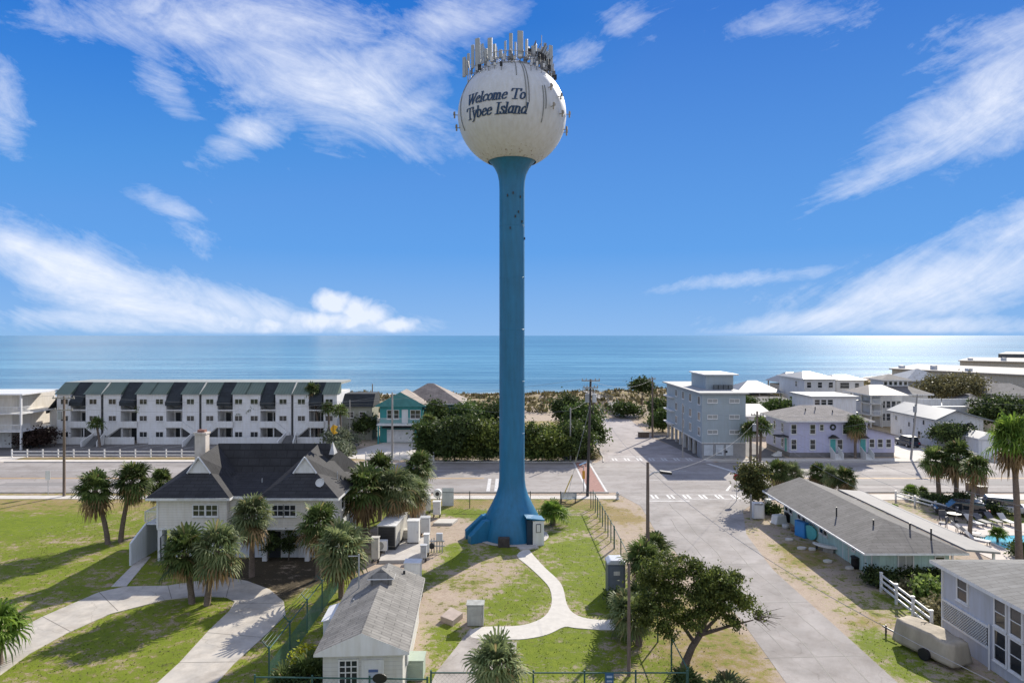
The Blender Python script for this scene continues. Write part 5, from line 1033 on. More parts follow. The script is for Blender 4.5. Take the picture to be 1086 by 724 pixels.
house('low white flat-roofed house just behind the lavender roof', 862, 122, 908, 6.4, 9, wsd, mat('white_roof', (.34, .34, .33)), 0, wins=[(.1, 5.1, .9, .9), (.25, 5.1, .9, .9), (.4, 5.1, .9, .9)], ov=.4)
house('blue-grey hip-roofed house behind the cupola house', 962, 165, 1001, 6.6, 10, pgs, blr, 2.6, 'x', 6, 4, ov=.8)
# long flat-roofed condos by the beach
def flatblock(label, P, zt, wm, rm, par=.3, clutter=3):
    t = thing('condo_block', label, 'apartment building', (P[0][0], P[0][1], 0)); Q = [(p[0]-P[0][0], p[1]-P[0][1]) for p in P]
    MB().prism([(x, y, 0) for x, y in Q], (0, 0, zt-.001)).build('wall', wm, t); c = (sum(p[0] for p in Q)/4, sum(p[1] for p in Q)/4)
    MB().prism([(c[0]+(x-c[0])*1.04, c[1]+(y-c[1])*1.04, zt) for x, y in Q], (0, 0, par)).build('roof', rm, t)
    for k in range(clutter):
        u_ = (k+.5)/clutter; x = Q[0][0]+(Q[1][0]-Q[0][0])*u_*.8+1; y = Q[0][1]+(Q[1][1]-Q[0][1])*u_*.8+5; MB().box(x, x+1.2, y, y+1.5, zt+par, zt+par+.8+.4*(k % 2)).build('roof_vent', lg, t)
    return t
wrf = mat('bright_flat_roof', (.32, .3, .27), .8, .08, .15); 
def PY(px, Y): return ((px-CX)*Y/F, Y)
flatblock('long beige flat-roofed condo block nearest the leafy tree at the right', [PY(946, 205), PY(1090, 172), PY(1120, 200), PY(975, 235)], 7.3, bgs, wrf)
flatblock('white flat-roofed condo block farther along the beach, behind the long beige one', [PY(1018, 262), PY(1110, 245), PY(1110, 285), PY(1030, 300)], 7.6, bgs, wrf, clutter=2)
flatblock('most distant pale condo block at the right edge of the beach', [PY(1060, 330), PY(1120, 320), PY(1120, 360), PY(1068, 370)], 6.8, wsd, mat('dark_flat_roof', (.08, .09, .1), .7), 1.8, 0)
house('grey-roofed house with a white ridge line, below the long beige condo block', 1036, 150, 1075, 5.6, 12, pgs, mgs, 2.4, 'x', 7, 5, [(.75, 3.0, 1.6, 1.5)], ov=.6)
house('grey hip-roofed house half hidden behind the leafy trees at right', 1027, 126, 1054, 4.2, 9, bgs, mgs, 2.2, 'x', 4, 3, [(.2, 2, .8, 1.2)], ov=.6)
house('pale house at the right edge beyond the tall palm', 1062, 140, 1100, 5.4, 9, pgs, mgs, 2.0, 'x', 3, 3, [(.15, 2.8, 1.2, 1.5), (.4, 2.8, 1.2, 1.5)], ov=.6)
# white deck by the arched house
dk = thing('roof_deck', 'white fenced upper deck between the cupola house and the leafy tree', 'deck', (79.5, 124, 0)); MB().box(-6, 3.2, 0, 6, 0, 4.6).build('wall', wsd, dk)
for x0, x1 in ((-6, -1.6), (-1.4, 3.2)): MB().box(x0, x1, -.1, 0, 4.7, 6.0).build('screen', white, dk)
for x in (-4, -1, 1.8): window(dk, x, 0, 2.6, 1.0, .9)
# beach pavilions
def pav(label, px, Y, x1px, zt, h, d, roofm):
    x0 = (px-CX)*Y/F; x1 = (x1px-CX)*Y/F; w = x1-x0; t = thing('beach_pavilion', label, 'pavilion', (x0, Y, 0), 0, 'beach pavilions'); a = MB(); a.roof(-.6, w+.6, -.6, d+.6, zt, h, 'x', w*.45, w*.45, .2); a.build('roof', [roofm, offwhite], t)
    for x in (0, w/2, w):
        for y in (0, d): MB().box(x-.15, x+.15, y-.15, y+.15, 0, zt-.18).build('post', greywood, t)
    MB().box(.2, w-.2, 1, d-.5, 0, zt-.9).build('wall', bgs, t); return t
pav('pavilion with pointed pale roof just right of the grey-blue block', 783, 160, 828, 4.2, 2.4, 10, lgr)
pav('pavilion with grey roof between the pointed pale one and the tall white house', 832, 190, 861, 4.4, 2.6, 12, lgr)
house('low white gabled building between the grey-blue block and the lavender house', 793, 118, 818, 3.6, 14, wsd, mat('white_roof', (.34, .34, .33)), 1.4, 'x', 0, 0, [(.3, 1.5, 1.0, 1.2), (.7, 1.5, 1.0, 1.2)])
house('low grey-brown roof strip along the beach behind the palms', 800, 140, 850, 3.2, 8, bgs, mgs, 1.4, 'x', 3, 3, [(.5, 1.4, 1, 1)])

# ================================================================ mint motel
mint = siding('mint_siding', (.46, .62, .57), .5, True, stain=.2); mo = thing('motel', 'long low mint-green motel building under a grey shingle roof', 'motel', (25.0, 47.7, 0))
MB().box(1.0, 6.0, .7, 17.6, 0, 2.4).build('wall', mint, mo); a = MB(); a.roof(-.6, 6.6, -.55, 18.8, 2.45, 1.25, 'y', 4.2, 0, .14); rf = a.build('roof', [shm, white], mo)
a = MB(); a.prism([(1.0, 17.6, 2.4), (6.0, 17.6, 2.4), (3.0, 17.6, 3.3)], (0, -.12, 0)); a.build('gable', mint, mo)
a = MB(); a.prism([(6.6, -.2, 2.62), (9.0, -.2, 2.42), (9.0, -.2, 2.28), (6.6, -.2, 2.48)], (0, 18.6, 0)); a.build('porch_roof', mat('porch_roof_grey', (.27, .26, .245), .8, .1, .5), mo)
for y in (0.1, 4.6, 9.1, 13.6, 18): MB().box(8.7, 8.84, y, y+.14, 0, 2.3).build('post', white, mo)
for y, k in ((16.9, 0), (15.9, 0), (14.0, 0), (13.0, 0), (9.6, 0), (8.9, 0), (5.4, 1), (11.6, 1), (2.0, 1)):
    (door(mo, 1.0, y, .05, .8, 1.95, mint, R(-90)) if k else window(mo, 1.0, y, .95, .65, 1.0, R(-90), rows=2))
window(mo, 1.0, 4.2, 1.2, .35, .7, R(-90), rows=1); window(mo, 2.9, .7, .9, 1.0, 1.0, 0, cols=2, rows=1, pm=blind); window(mo, 5.3, .7, 1.0, .6, .8)
for x, y in ((1.0, 7), (4.2, 2.4), (4.9, 1.0), (2.0, 3.3)): MB().tube([(x, y, 2.6), (x, y, 3.75)], .06, 8).build('vent_pipe', dark, rf)
MB().box(-.66, -.6, -.5, 18.7, 2.3, 2.42).build('gutter', white, rf)

# ================================================================ pale house at the lower right
wr = thing('house', 'pale blue-white two-storey house with lattice, beside the covered trailer', 'house', (25.1, 24.0, 0)); pb = siding('pale_blue_white_siding', (.68, .71, .76), .22, True, .04, .12, .3)
MB().box(0, 10, 0, 15.8, 0, 4.25).build('wall', pb, wr); a = MB(); a.roof(-.5, 10.6, -.5, 16.25, 4.3, .75, 'y', 3, 3.2, .2); rf = a.build('roof', [shingle('mossy_grey_shingle', (.15, .15, .145), w=1.3, h=.4), white], wr)
for y, z, w, h in ((14.0, 2.75, .8, 1.25), (11.05, 2.55, .75, 1.35), (9.95, 2.55, .75, 1.35), (11.05, .75, .8, 1.5), (9.95, .75, .8, 1.5), (7, 2.6, .8, 1.3)): window(wr, 0, y, z, w, h, R(-90), fr=.1)
a = MB()
for k in range(-6, 24):
    for s_ in (1, -1):
        y0 = 12.0+k*.16; z0, z1 = (1.15, 2.1) if s_ > 0 else (2.1, 1.15); t0 = max(0, (12.0-y0)/.95); t1 = min(1, (15.6-y0)/.95)
        if t1 > t0+.02: a.tube([(-.06 if s_ > 0 else -.09, y0+.95*t0, z0+(z1-z0)*t0), (-.06 if s_ > 0 else -.09, y0+.95*t1, z0+(z1-z0)*t1)], .02, 4)
a.build('lattice', white, wr)
a = MB(); a.box(-.03, -.002, 12, 15.6, 1.15, 2.1); a.build('lattice_shade_panel', black, wr); a = MB(); a.box(-.1, -.0, 11.9, 15.7, 1.0, 1.13); a.box(-.1, 0, 11.9, 15.7, 2.12, 2.24); a.box(-.08, 0, 15.7, 15.8, 0, 4.2); a.build('trim', white, wr)  # black sheet stands for the shade behind the lattice
MB().tube([(-.12, 11.75, 0), (-.12, 11.75, 2.4)], .05, 8).build('downpipe', white, wr)
# ================================================================ palms
palm(-33.9, 57.3, 4.6, 1.75, 'left palm of the pair with crossing shadows on the upper left lawn', lean=(-.9, -.3), rzz=.4)
palm(-33.2, 57.9, 5.1, 1.8, 'right palm of the pair on the upper left lawn, trunk leaning right', lean=(.9, .2))
palm(-31.6, 61.5, 4.3, 1.5, 'third palm half hidden behind the leaning pair on the upper left lawn')
palm(-20.9, 44.6, 3.3, 1.65, 'left palm of the two inside the curved drive', 'g', lean=(-.5, 0), sq=1.15)
palm(-19.8, 44.3, 3.6, 1.75, 'right palm of the two inside the curved drive', 'y', lean=(.65, 0), sq=1.15)
palm(-18.9, 49.6, 4.4, 1.75, 'palm in front of the recessed middle of the large white house', 'y')
palm(-13.9, 49.0, 4.0, 1.65, 'dark palm at the right corner of the large white house', 'g')
palm(-11.4, 45.5, 3.3, 2.05, 'silvery wide palm just behind the pump house', 'y', tr=.15)
palm(-12.4, 57.5, 4.6, 2.2, 'big palm left of the pale generator', 'g')
palm(-10.3, 58.5, 4.4, 2.0, 'palm leaning over the pale generator', 'y', lean=(.3, 0))
palm(-12.5, 64.5, 4.8, 1.9, 'tallest palm of the clump beside the road, left of the compound', 'g')
palm(-9.2, 67.0, 4.6, 1.75, 'single palm right of the clump at the back of the compound', 'g')
palm(-9.0, 62.5, 3.3, 1.7, 'low palm over the back cabinets of the compound', 'y')
palm(-0.7, 30.6, 2.75, 1.5, 'palm at the bottom of the photo in front of the path', 'y', skirt=False)
palm(-27.3, 36.3, 1.9, 1.6, 'cropped palm at the bottom left corner', 'b', skirt=False)
palm(8.6, 44.6, 2.9, 1.5, 'front palm of the group beside the portable toilet', 'g', sq=.9); palm(9.6, 46.2, 3.0, 1.4, 'rear palm of the group beside the portable toilet', 'g', sq=.9)
palm(7.2, 38.6, 1.6, 1.45, 'low leaning palm under the juniper by the fence', 'y', lean=(-.5, .6), skirt=False); palm(7.9, 42.3, 1.0, 1.3, 'short bushy palm between the portable toilet and the juniper', 'g', skirt=False)
palm(3.75, 63.0, 1.15, 1.55, 'short palm on sand beside the tower door', 'b', skirt=False, tr=.22, sq=.9)
# behind the condos and around the houses
def P2(px, py): return G(px, py)
for px, py, h, r_, lb_, ln in ((157, 469, 5.6, 1.1, 'palm by the wide white wall of the condo row, trunk leaning left', (-1.3, 0)), (106, 474, 3.6, 1.4, 'dark palm beside the left stairs of the condo row', (-.6, 0)), (254, 469, 5.0, 1.15, 'left palm of the close pair before the condo row', (0, 0)), (266, 469, 6.0, 1.2, 'right palm of the close pair before the condo row', (.1, 0)),
        (339, 469, 8.6, 1.5, 'tallest slim palm at the right end of the condo row', (-1.2, 0)), (349, 472, 5.8, 1.4, 'middle palm of the three at the right end of the condo row', (-.1, 0)), (362, 474, 5.6, 1.4, 'right palm of the three at the end of the condo row', (-.2, 0)),
        (454, 478, 4.6, 1.5, 'palm beside the garage of the teal house', (0, 0)), (907, 486, 4.8, 1.7, 'dark palm in front of the lavender house', (0, 0)), (796, 489, 4.4, 1.7, 'left palm between the grey-blue block and the lavender house', (0, 0)), (806, 490, 4.9, 1.8, 'right palm between the grey-blue block and the lavender house', (.2, 0))):
    x, y = P2(px, py); palm(x, y, h, r_, lb_, 's', lean=ln, skirt=px in (339, 907), tr=.16)
x, y = P2(996, 528); palm(x, y, 4.0, 1.8, 'left palm of the two beside the main road near the pool', 'g', lean=(-.4, 0), tr=.2); x, y = P2(1014, 531); palm(x, y, 4.7, 2.1, 'right palm of the two beside the main road near the pool', 'g', lean=(.1, 0), tr=.2)
palm(37.4, 50.3, 9.6, 1.9, 'tall bright palm at the right edge beside the pool', 'b', lean=(-.5, 0), tr=.2, sq=1.3); x, y = P2(1072, 560); palm(39.4, 58.8, 6.2, 1.3, 'shorter palm behind the tall bright one at the right edge', 's', lean=(.6, 0), tr=.14)
for px, py, r_, lb_, kd in ((966, 528, .9, 'small green palm at the road end of the row beside the pool fence', 'b'), (979, 528, .7, 'second small palm in the row beside the pool fence', 's'), (948, 541, .5, 'tiny bright yucca on the motel forecourt', 'b'), (1058, 575, .8, 'small bright yucca at the near edge of the pool', 'b'), (990, 530, .6, 'spindly shrub palm under the pair by the main road', 's')):
    x, y = P2(px, py); palm(x, y, .7 if r_ > .6 else .3, r_, lb_, kd, skirt=False, tr=.08, group='small palms and yuccas', name='yucca')
# ================================================================ trees and shrubs
def T(px, py, topy, rpx, label, m=TREE_D, **k):
    x, y = G(px, py); h = H-(topy-HY)*y/F; rx = rpx*y/F; return tree(x, y, h, rx, label, m, **k)
gr = 'trees between the main road and the dunes'
_T = T
def T(px, py, topy, rpx, label, m=TREE_D, **k):
    if k.get('group') and px not in (681,): rpx *= 1.1; k['low'] = k.get('low', .0); k['n'] = int(k['n']*1.35)
    return _T(px, py, topy, rpx, label, m, **k)
T(452, 487, 444, 11, 'pale green tree next to the palm of the teal house', TREE_M, n=2600, seed=1, size=.2, group=gr); T(482, 489, 437, 23, 'dark spreading tree left of the tower column, near the road', n=7500, seed=2, size=.2, group=gr)
T(514, 488, 443, 20, 'dark tree close to the left edge of the tower column', TREE_J, n=6500, seed=3, size=.2, group=gr); T(548, 488, 440, 24, 'dark tree mostly hidden behind the tower column', n=3500, seed=4, size=.2, group=gr)
T(582, 488, 450, 22, 'low tree close to the right edge of the tower column', TREE_J, n=6500, seed=5, size=.2, group=gr); T(608, 487, 447, 19, 'dark tree beside the leaning yellow-sleeved pole', n=6000, seed=6, size=.2, group=gr)
T(490, 466, 424, 24, 'tree in the back row left of the tower, nearest the teal house', TREE_M, n=6000, seed=7, size=.22, group=gr); T(522, 462, 421, 22, 'small dark tree in the back row against the dunes, left of the tower', n=4000, seed=8, size=.22, group=gr)
T(600, 458, 416, 15, 'upright dark tree in the back row right of the tower', n=4000, seed=9, size=.22, group=gr); T(618, 468, 421, 17, 'tree behind the dark utility pole with the crossarms', TREE_M, n=4500, seed=10, size=.22, group=gr); T(628, 478, 436, 12, 'dense tree at the corner of the street end', n=3500, seed=11, size=.2, group=gr)
T(466, 468, 420, 10, 'dark tree against the right side of the teal house', n=2400, seed=12, size=.22, group=gr)
T(681, 437, 401, 11, 'lone round-topped tree on the dunes at the street end', n=2500, seed=13, size=.28, low=.55, group=gr); T(665, 443, 424, 13, 'low dark bush beside the boardwalk at the street end', n=2200, seed=14, size=.25, trunk=False, group=gr)
T(703, 458, 431, 13, 'light green tree against the left side of the grey-blue block', TREE_M, n=3500, seed=15, size=.2, group=gr); T(697, 447, 420, 9, 'thin tree behind the pole at the street end', n=2000, seed=16, size=.24, group=gr)
T = _T
T(372, 461, 433, 22, 'dark tree behind the palms at the right end of the condo row', n=4500, seed=17, size=.22); T(387, 466, 438, 12, 'round dark tree left of the teal house', n=3000, seed=18, size=.22)
T(362, 477, 455, 18, 'silvery shrub at the end of the parking lot', TREE_S, n=2800, seed=19, size=.2, name='shrub', cat='shrub', low=0, trunk=False); T(360, 489, 468, 17, 'lower silvery shrub nearest the driveway of the teal house', TREE_S, n=2600, seed=20, size=.2, name='shrub', cat='shrub', low=0, trunk=False)
T(36, 455, 425, 10, 'tree in the gap between the balconied house and the condo row', n=2500, seed=21, size=.25); T(40, 474, 452, 16, 'large reddish-dark shrub left of the condo row', leafmat('russet_leaf', (.03, .02, .015), (.08, .05, .04)), n=3500, seed=22, size=.2, name='shrub', cat='shrub', low=0, trunk=False)
T(799, 539, 484, 16, 'bushy tree with yellowish leaves beside the stop sign', leafmat('yellowing_leaf', (.035, .055, .02), (.16, .15, .045)), n=7500, seed=23, size=.14, low=.0, trunk=False)
for px, py, h_, r_, kd, lb_ in ((824, 518, 2.0, 1.5, 'g', 'leftmost bushy palm behind the near end of the motel roof'), (840, 519, 1.8, 1.5, 'y', 'second bushy palm behind the near end of the motel roof'), (867, 520, 2.0, 1.35, 'g', 'third bushy palm behind the motel roof, after the gap'), (882, 523, 1.9, 1.35, 'y', 'fourth bushy palm behind the motel roof'), (897, 526, 2.0, 1.4, 'g', 'rightmost bushy palm of the row behind the motel roof')):
    x, y = P2(px, py); palm(x, y, h_, r_, lb_, kd, group='bushy palms behind the motel')
T(1012, 440, 393, 33, 'big brownish-green tree between the cupola house and the grey-roofed houses', TREE_O, n=9000, seed=27, size=.28, low=.2); T(1062, 462, 417, 30, 'big dark green tree right of the garden shed', n=9000, seed=28, size=.24); T(1078, 480, 440, 16, 'light green tree behind the tall bright palm', TREE_M, n=4000, seed=29, size=.2)
T(1003, 478, 445, 14, 'dark tree in front of the left arched window', n=4000, seed=30, size=.18); T(1020, 478, 449, 12, 'dark tree in front of the right arched window', n=3500, seed=31, size=.18)
T(828, 450, 424, 28, 'band of green trees behind the pavilions near the grey-blue block', TREE_M, n=5500, seed=32, size=.26); T(792, 447, 419, 10, 'tree against the right side of the grey-blue block', TREE_M, n=3000, seed=33, size=.24); T(868, 452, 420, 12, 'tree behind the left corner of the lavender roof', TREE_M, n=2500, seed=34, size=.24)
for i, (px, py, hh, rr) in enumerate(((460, 487, 2.0, 1.3), (474, 488.5, 2.6, 2.0), (497, 488, 2.4, 2.0), (519, 488, 2.2, 1.8), (569, 488, 2.6, 1.7), (590, 488, 2.4, 2.0), (616, 486, 2.2, 1.6), (480, 476, 3.6, 2.6), (512, 474, 3.4, 2.4), (577, 474, 4.2, 2.6), (600, 472, 4.2, 2.4))):
    x, y = G(px, py); bush(x, y, hh, rr, ['first', 'second', 'third', 'fourth', 'fifth', 'sixth', 'seventh', 'eighth', 'ninth', 'tenth', 'eleventh'][i]+' low understorey bush, counted from the left in two rows, under the roadside trees', [TREE_D, TREE_M, TREE_J][i % 3], seed=200+i, n=2600, size=.17, trunk=False, name='bush', cat='bush', group='understorey bushes')
# juniper with a forked leaning trunk
jr = np.random.default_rng(50); j = thing('juniper_tree', 'windswept juniper with a forked bare trunk between fence and street', 'tree', (8.9, 35.6, 0))
b = MB(); fk = (1.1, .7, 1.6); b.tube([(-.1, -.1, -.1), (.25, .1, .6), (.6, .4, 1.1), fk], [.24, .2, .18, .16], 9)
lim = [((1.1, .7, 1.6), (.4, 1.0, 2.8), (-.9, .8, 3.5)), ((1.1, .7, 1.6), (1.2, 1.2, 3.1), (.9, 1.6, 4.6)), ((1.1, .7, 1.6), (2.3, 1.0, 2.6), (3.3, 1.2, 3.4)), ((1.1, .7, 1.6), (2.6, .6, 2.1), (4.0, .9, 2.3)), ((1.1, .7, 1.6), (1.9, 1.1, 3.0), (2.3, 1.5, 4.1)), ((.75, .4, 1.3), (0, .9, 2.3), (-1.5, 1.0, 2.9))]
for l in lim: b.tube(l, [.12, .08, .03], 7)
for k in range(26): p = Vector((4.0, .8, 2.4)); q = p+Vector((jr.uniform(.3, 1.6), jr.uniform(-.5, .5), jr.uniform(-.6, .7))); b.tube([p, (p+q)/2+Vector((0, 0, .1)), q], [.02, .014, .006], 4)
b.build('trunk', BARK, j, smooth=True)
lob = []
for c, s_ in (((-1.4, .9, 3.3), .8), ((-.7, 1.3, 4.2), .75), ((.2, 1.3, 4.9), .8), ((1.1, 1.6, 4.6), .75), ((1.3, .6, 3.8), .75), ((2.3, 1.2, 4.3), .7), ((3.1, 1.3, 4.0), .8), ((3.7, 1.0, 3.3), .75), ((2.6, .6, 3.2), .7), ((.3, .5, 3.5), .7), ((3.8, 1.4, 4.3), .45), ((-1.9, .8, 2.5), .6), ((-.5, .6, 2.8), .6), ((4.3, 1.2, 2.9), .5), ((.4, .3, 2.6), .7), ((1.6, .3, 2.9), .75), ((2.9, .4, 2.6), .6), ((-1.2, .2, 2.0), .6), ((2.0, 1.6, 3.6), .8), ((-.3, 1.6, 3.6), .8), ((-2.1, 1.0, 4.5), .5), ((-1.3, 1.4, 5.2), .5)):
    for q in range(6): d = jr.normal(size=3)*.55*s_; lob.append(((c[0]+d[0], c[1]+d[1], c[2]+d[2]*.8), (s_*.52, s_*.52, s_*.36)))
V, Q = leafcloud(lob, 30000, .075, jr, shell=.3); V[:, 0] = V[:, 0]*.9-.1; link('crown', npmesh('foliage', V, Q, TREE_J), j)
# shrubs near the camera
x, y = 10.3, 32.6; palm(x, y, .25, 1.25, 'spiky palmetto clump at the foot of the juniper, nearer the street', 'y', skirt=False, group='small palms and yuccas', name='yucca'); palm(8.4, 33.0, .3, 1.2, 'spiky palmetto clump left of the juniper trunk', 'g', skirt=False, group='small palms and yuccas', name='yucca'); palm(9.4, 32.0, .2, 1.1, 'low palmetto at the bottom centre below the juniper', 's', skirt=False, group='small palms and yuccas', name='yucca')
bush(-10.6, 35.3, 1.5, .75, 'bright yellow-green shrub left of the pump house front', TREE_Y, size=.09, n=1600, seed=60, trunk=False); palm(-9.9, 33.6, .5, 1.5, 'dark spiky palmetto against the pump house front corner', 'g', skirt=False, group='small palms and yuccas', name='yucca'); palm(-11.0, 33.2, .3, 1.2, 'palmetto clump under the bright yellow-green shrub', 'g', skirt=False, group='small palms and yuccas', name='yucca')
def topiary(px, py, label, sd):
    x, y = G(px, py); y = 53.2; x = (px-CX)*y/F; r_ = np.random.default_rng(sd); t = thing('topiary_shrub', label, 'shrub', (x, y, 0), 0, 'clipped shrubs before the house'); MB().tube([(0, 0, 0), (.1, 0, 1.0), (-.05, 0, 2.2)], [.06, .05, .03], 6).build('stem', BARK, t)
    V, Q = leafcloud([((0, 0, .9), (.5, .5, .38)), ((-.35, 0, 1.4), (.35, .35, .3)), ((.35, 0, 1.6), (.35, .35, .28)), ((0, 0, 2.2), (.28, .28, .3))], 1500, .08, r_); link('foliage', npmesh('foliage', V, Q, TREE_D), t)
topiary(284, 587, 'left clipped shrub against the white house wall', 61); topiary(306, 586, 'right clipped shrub with a low side ball against the white house wall', 62)
for i, (px, py, hh, rr, lab) in enumerate(((935, 620, 1.0, 1.3, 'dark hedge shrub along the motel end wall, left part'), (962, 618, 1.1, 1.4, 'dark hedge shrub along the motel end wall, middle part'), (988, 617, 1.0, 1.3, 'dark hedge shrub along the motel end wall, right part'))):
    x, y = G(px, py); bush(x, y, hh, rr, lab, TREE_D, seed=70+i, n=2600, size=.1, group='shrubs by the motel end wall', trunk=False)
x, y = G(985, 640); bush(x, y, 1.7, .9, 'bright leafy shrub behind the white rail fence', leafmat('bright_shrub_leaf', (.07, .13, .03), (.25, .32, .08), .4), n=2200, size=.13, seed=75, trunk=False); x, y = G(975, 632); bush(x, y, .8, 1.6, 'straw-coloured tall grass clump behind the white rail fence', leafmat('straw_leaf', (.15, .13, .06), (.36, .32, .18), .3), n=2600, size=.12, seed=76, trunk=False); x, y = G(996, 660); bush(x, y, 1.4, .7, 'pale shrub between the rail fence and the lattice wall', leafmat('straw_leaf', (.15, .13, .06), (.36, .32, .18), .3), n=1800, size=.12, seed=77, trunk=False)
for i, (px, py, hh, rr, lab) in enumerate(((818, 545, .9, .8, 'dark bush between white box and tipped tub along the motel'), (1005, 538, 1.2, 1.1, 'dark bush under the right roadside palm'), (1020, 536, 1.3, 1.0, 'dark bush at the fence corner near the pool'), (1052, 545, 1.1, 1.2, 'round dark bush beside the parked car'), (985, 534, .8, 1.0, 'low bush under the left roadside palm'), (1082, 590, 1.1, .9, 'green bush at the foot of the tall bright palm'), (660, 645, .9, .9, 'shaded bush at the foot of the palms beside the portable toilet'))):
    x, y = G(px, py); bush(x, y, hh, rr, lab, TREE_D, seed=80+i, n=1800, size=.12, trunk=False, name='bush', cat='bush')

# ================================================================ poles and wires
def pole(px, py, topy, label, arms=(), r0=.16, m=None, xf=0, lean=0, gear=True, group='utility poles', pos=None):
    x, y = pos or G(px, py); h = H-(topy-HY)*y/F; t = thing('utility_pole', label, 'pole', (x, y, 0), 0, group)
    MB().tube([(0, 0, -.1), (lean*.5, 0, h*.5), (lean, 0, h)], [r0, r0*.85, r0*.68], 10).build('shaft', m or wood, t, smooth=True)
    for dz, w in arms:
        a = MB(); a.box(lean-w, lean+w, -.16, -.05, h-dz-.06, h-dz+.06); cr = a.build('crossarm', greywood, t); a = MB()
        for q in (-.92, -.5, .5, .92): a.tube([(lean+w*q, -.1, h-dz+.06), (lean+w*q, -.1, h-dz+.26)], .05, 6)
        a.build('insulator', mat('porcelain', (.35, .33, .3), .3), cr)
    for k in range(xf):
        a = MB(); z = h-1.6-.0*k; xx = lean+(.38 if k % 2 else -.38); a.tube([(xx, -.1, z-.9), (xx, -.1, z)], .24, 12); a.tube([(xx, -.1, z), (xx, -.1, z+.22)], .05, 6); a.build('transformer', lg if k % 2 else mat('transformer_grey', (.3, .31, .32), .5), t)
    return t, (x+lean, y, h)
_, pa = pole(68, 526, 420, 'wooden pole with two crossarms on the near verge, left of the palms', ((.2, 1.2), (1.5, 1.0)), xf=1)
_, pb_ = pole(416, 491, 416, 'plain pole at the picket fence of the teal house', m=greywood); _, pc = pole(395, 452, 407, 'thin dark pole behind the dark trees left of the teal house', r0=.14)
_, pd_ = pole(371, 470, 424, 'thin pale pole in the bushes at the right end of the condo row', m=greywood, r0=.1); _, pe = pole(623, 526, 402, 'tall dark pole with crossarms at the red brick crosswalk', ((.15, 1.0), (.9, .8)), xf=2, lean=.35, m=mat('dark_wood', (.06, .05, .045), .9), r0=.17)
_, pe2 = pole(629, 470, 412, 'second dark pole just behind the tall one, at the street end corner', m=mat('dark_wood', (.06, .05, .045), .9), r0=.12); _, pf = pole(605, 489, 432, 'pale thin pole among the dark roadside trees', m=greywood, r0=.12)
_, pg = pole(692, 464, 400, 'tall pole left of the grey-blue block at the street end', ((.3, .5),), r0=.17); _, ph_ = pole(724, 485, 428, 'slim pale pole against the side of the grey-blue block', m=greywood, r0=.1)
_, pi_ = pole(803, 500, 436, 'wooden pole beside the bushy tree and the stop sign', ((.5, .8),), xf=1); _, pj = pole(966, 487, 418, 'leaning pole with a transformer in front of the white arched-window house', ((.3, .7),), lean=.9, xf=1, m=greywood)
_, pk_ = pole(0, 0, 490, 'grey pole with a lamp bracket between fence and street', pos=(8.95, 45.0), m=wood, r0=.14); _, pl = pole(667, 716, 597, 'short pole at the near fence corner beside the path', m=wood, r0=.1)
a = MB(); a.tube([(8.95, 45, 8.2), (9.4, 45, 8.5), (10.0, 45, 8.5)], .05, 6); lamp = tag(a.build('street_lamp', galv), 'lamp arm fixed near the top of the grey pole between fence and street', 'street lamp'); a = MB(); a.prism([(9.75, 44.8, 8.42), (10.5, 44.8, 8.35), (10.5, 44.8, 8.5), (9.75, 44.8, 8.6)], (0, .4, 0)); a.build('lamp_head', dark, lamp)
def wire(p, q, sag, label, r_=.011):
    p, q = Vector(p), Vector(q); pts = [p.lerp(q, k/14)-Vector((0, 0, sag*4*(k/14)*(1-k/14))) for k in range(15)]
    o = MB().tube(pts, r_, 4, cap=False).build('utility_wire', mat('wire_grey', (.28, .28, .28), .6)); return tag(o, label, 'wire', 'overhead wires')
up = lambda p, dz, dx=0: (p[0]+dx, p[1]-.1, p[2]+dz)
wire(up(pa, .05, -1), (-120, 75, 11), .8, 'upper wire running off to the left from the pole with two crossarms'); wire(up(pa, .05, 1), up(pe, 0, -.9), 1.6, 'long wire across the lawn side of the main road to the crosswalk pole')
wire(up(pa, -1.3, 0), up(pb_, -.3), 1.2, 'wire crossing the main road to the pole at the picket fence'); wire(up(pb_, -.2), up(pf, -.4), 1.2, 'wire along the dark roadside trees'); wire(up(pe, -.2), up(pg, -.3), 1.0, 'wire from the crosswalk pole to the street-end pole')
wire(up(pf, -.3), up(pe2, -.8), .4, 'short wire between the two poles in the roadside trees'); wire(up(pg, -.5), up(ph_, -.2), .5, 'wire from the street-end pole to the slim pale pole'); wire(up(ph_, -.2), up(pi_, -.4, -.6), .7, 'wire across the face of the grey-blue block')
wire(up(pi_, -.4, .7), up(pj, -.5), 1.3, 'wire passing in front of the lavender house'); wire(up(pi_, -2.2), up(pj, -1.9), 1.3, 'lower wire passing in front of the lavender stairs'); wire(up(pj, -.4), (96, 92, 8.6), 1.0, 'wire to the right from the leaning pole')
wire(up(pi_, -.6), (36.5, 38, 6.0), 1.0, 'uppermost of the wires slanting over the motel roof'); wire(up(pi_, -1.4, .2), (33.5, 36, 5.2), 1.2, 'middle of the wires slanting over the motel roof'); wire(up(pi_, -2.0), (29.0, 44, 4.6), .8, 'lowest of the wires slanting over the motel roof')
wire(up(pk_, -.8), up(pi_, -1.0), 1.3, 'wire crossing the near street to the pole by the bushy tree'); wire(up(pk_, -.4), (13.5, 10, 9.5), 1.2, 'wire from the lamp pole towards the camera side'); wire(up(pe, -.9), up(pk_, -.3), 1.0, 'wire above the tower fence between crosswalk pole and lamp pole')
wire(up(pe, -2.5), (5.6, 71, .1), 0, 'guy wire of the crosswalk pole', .02)
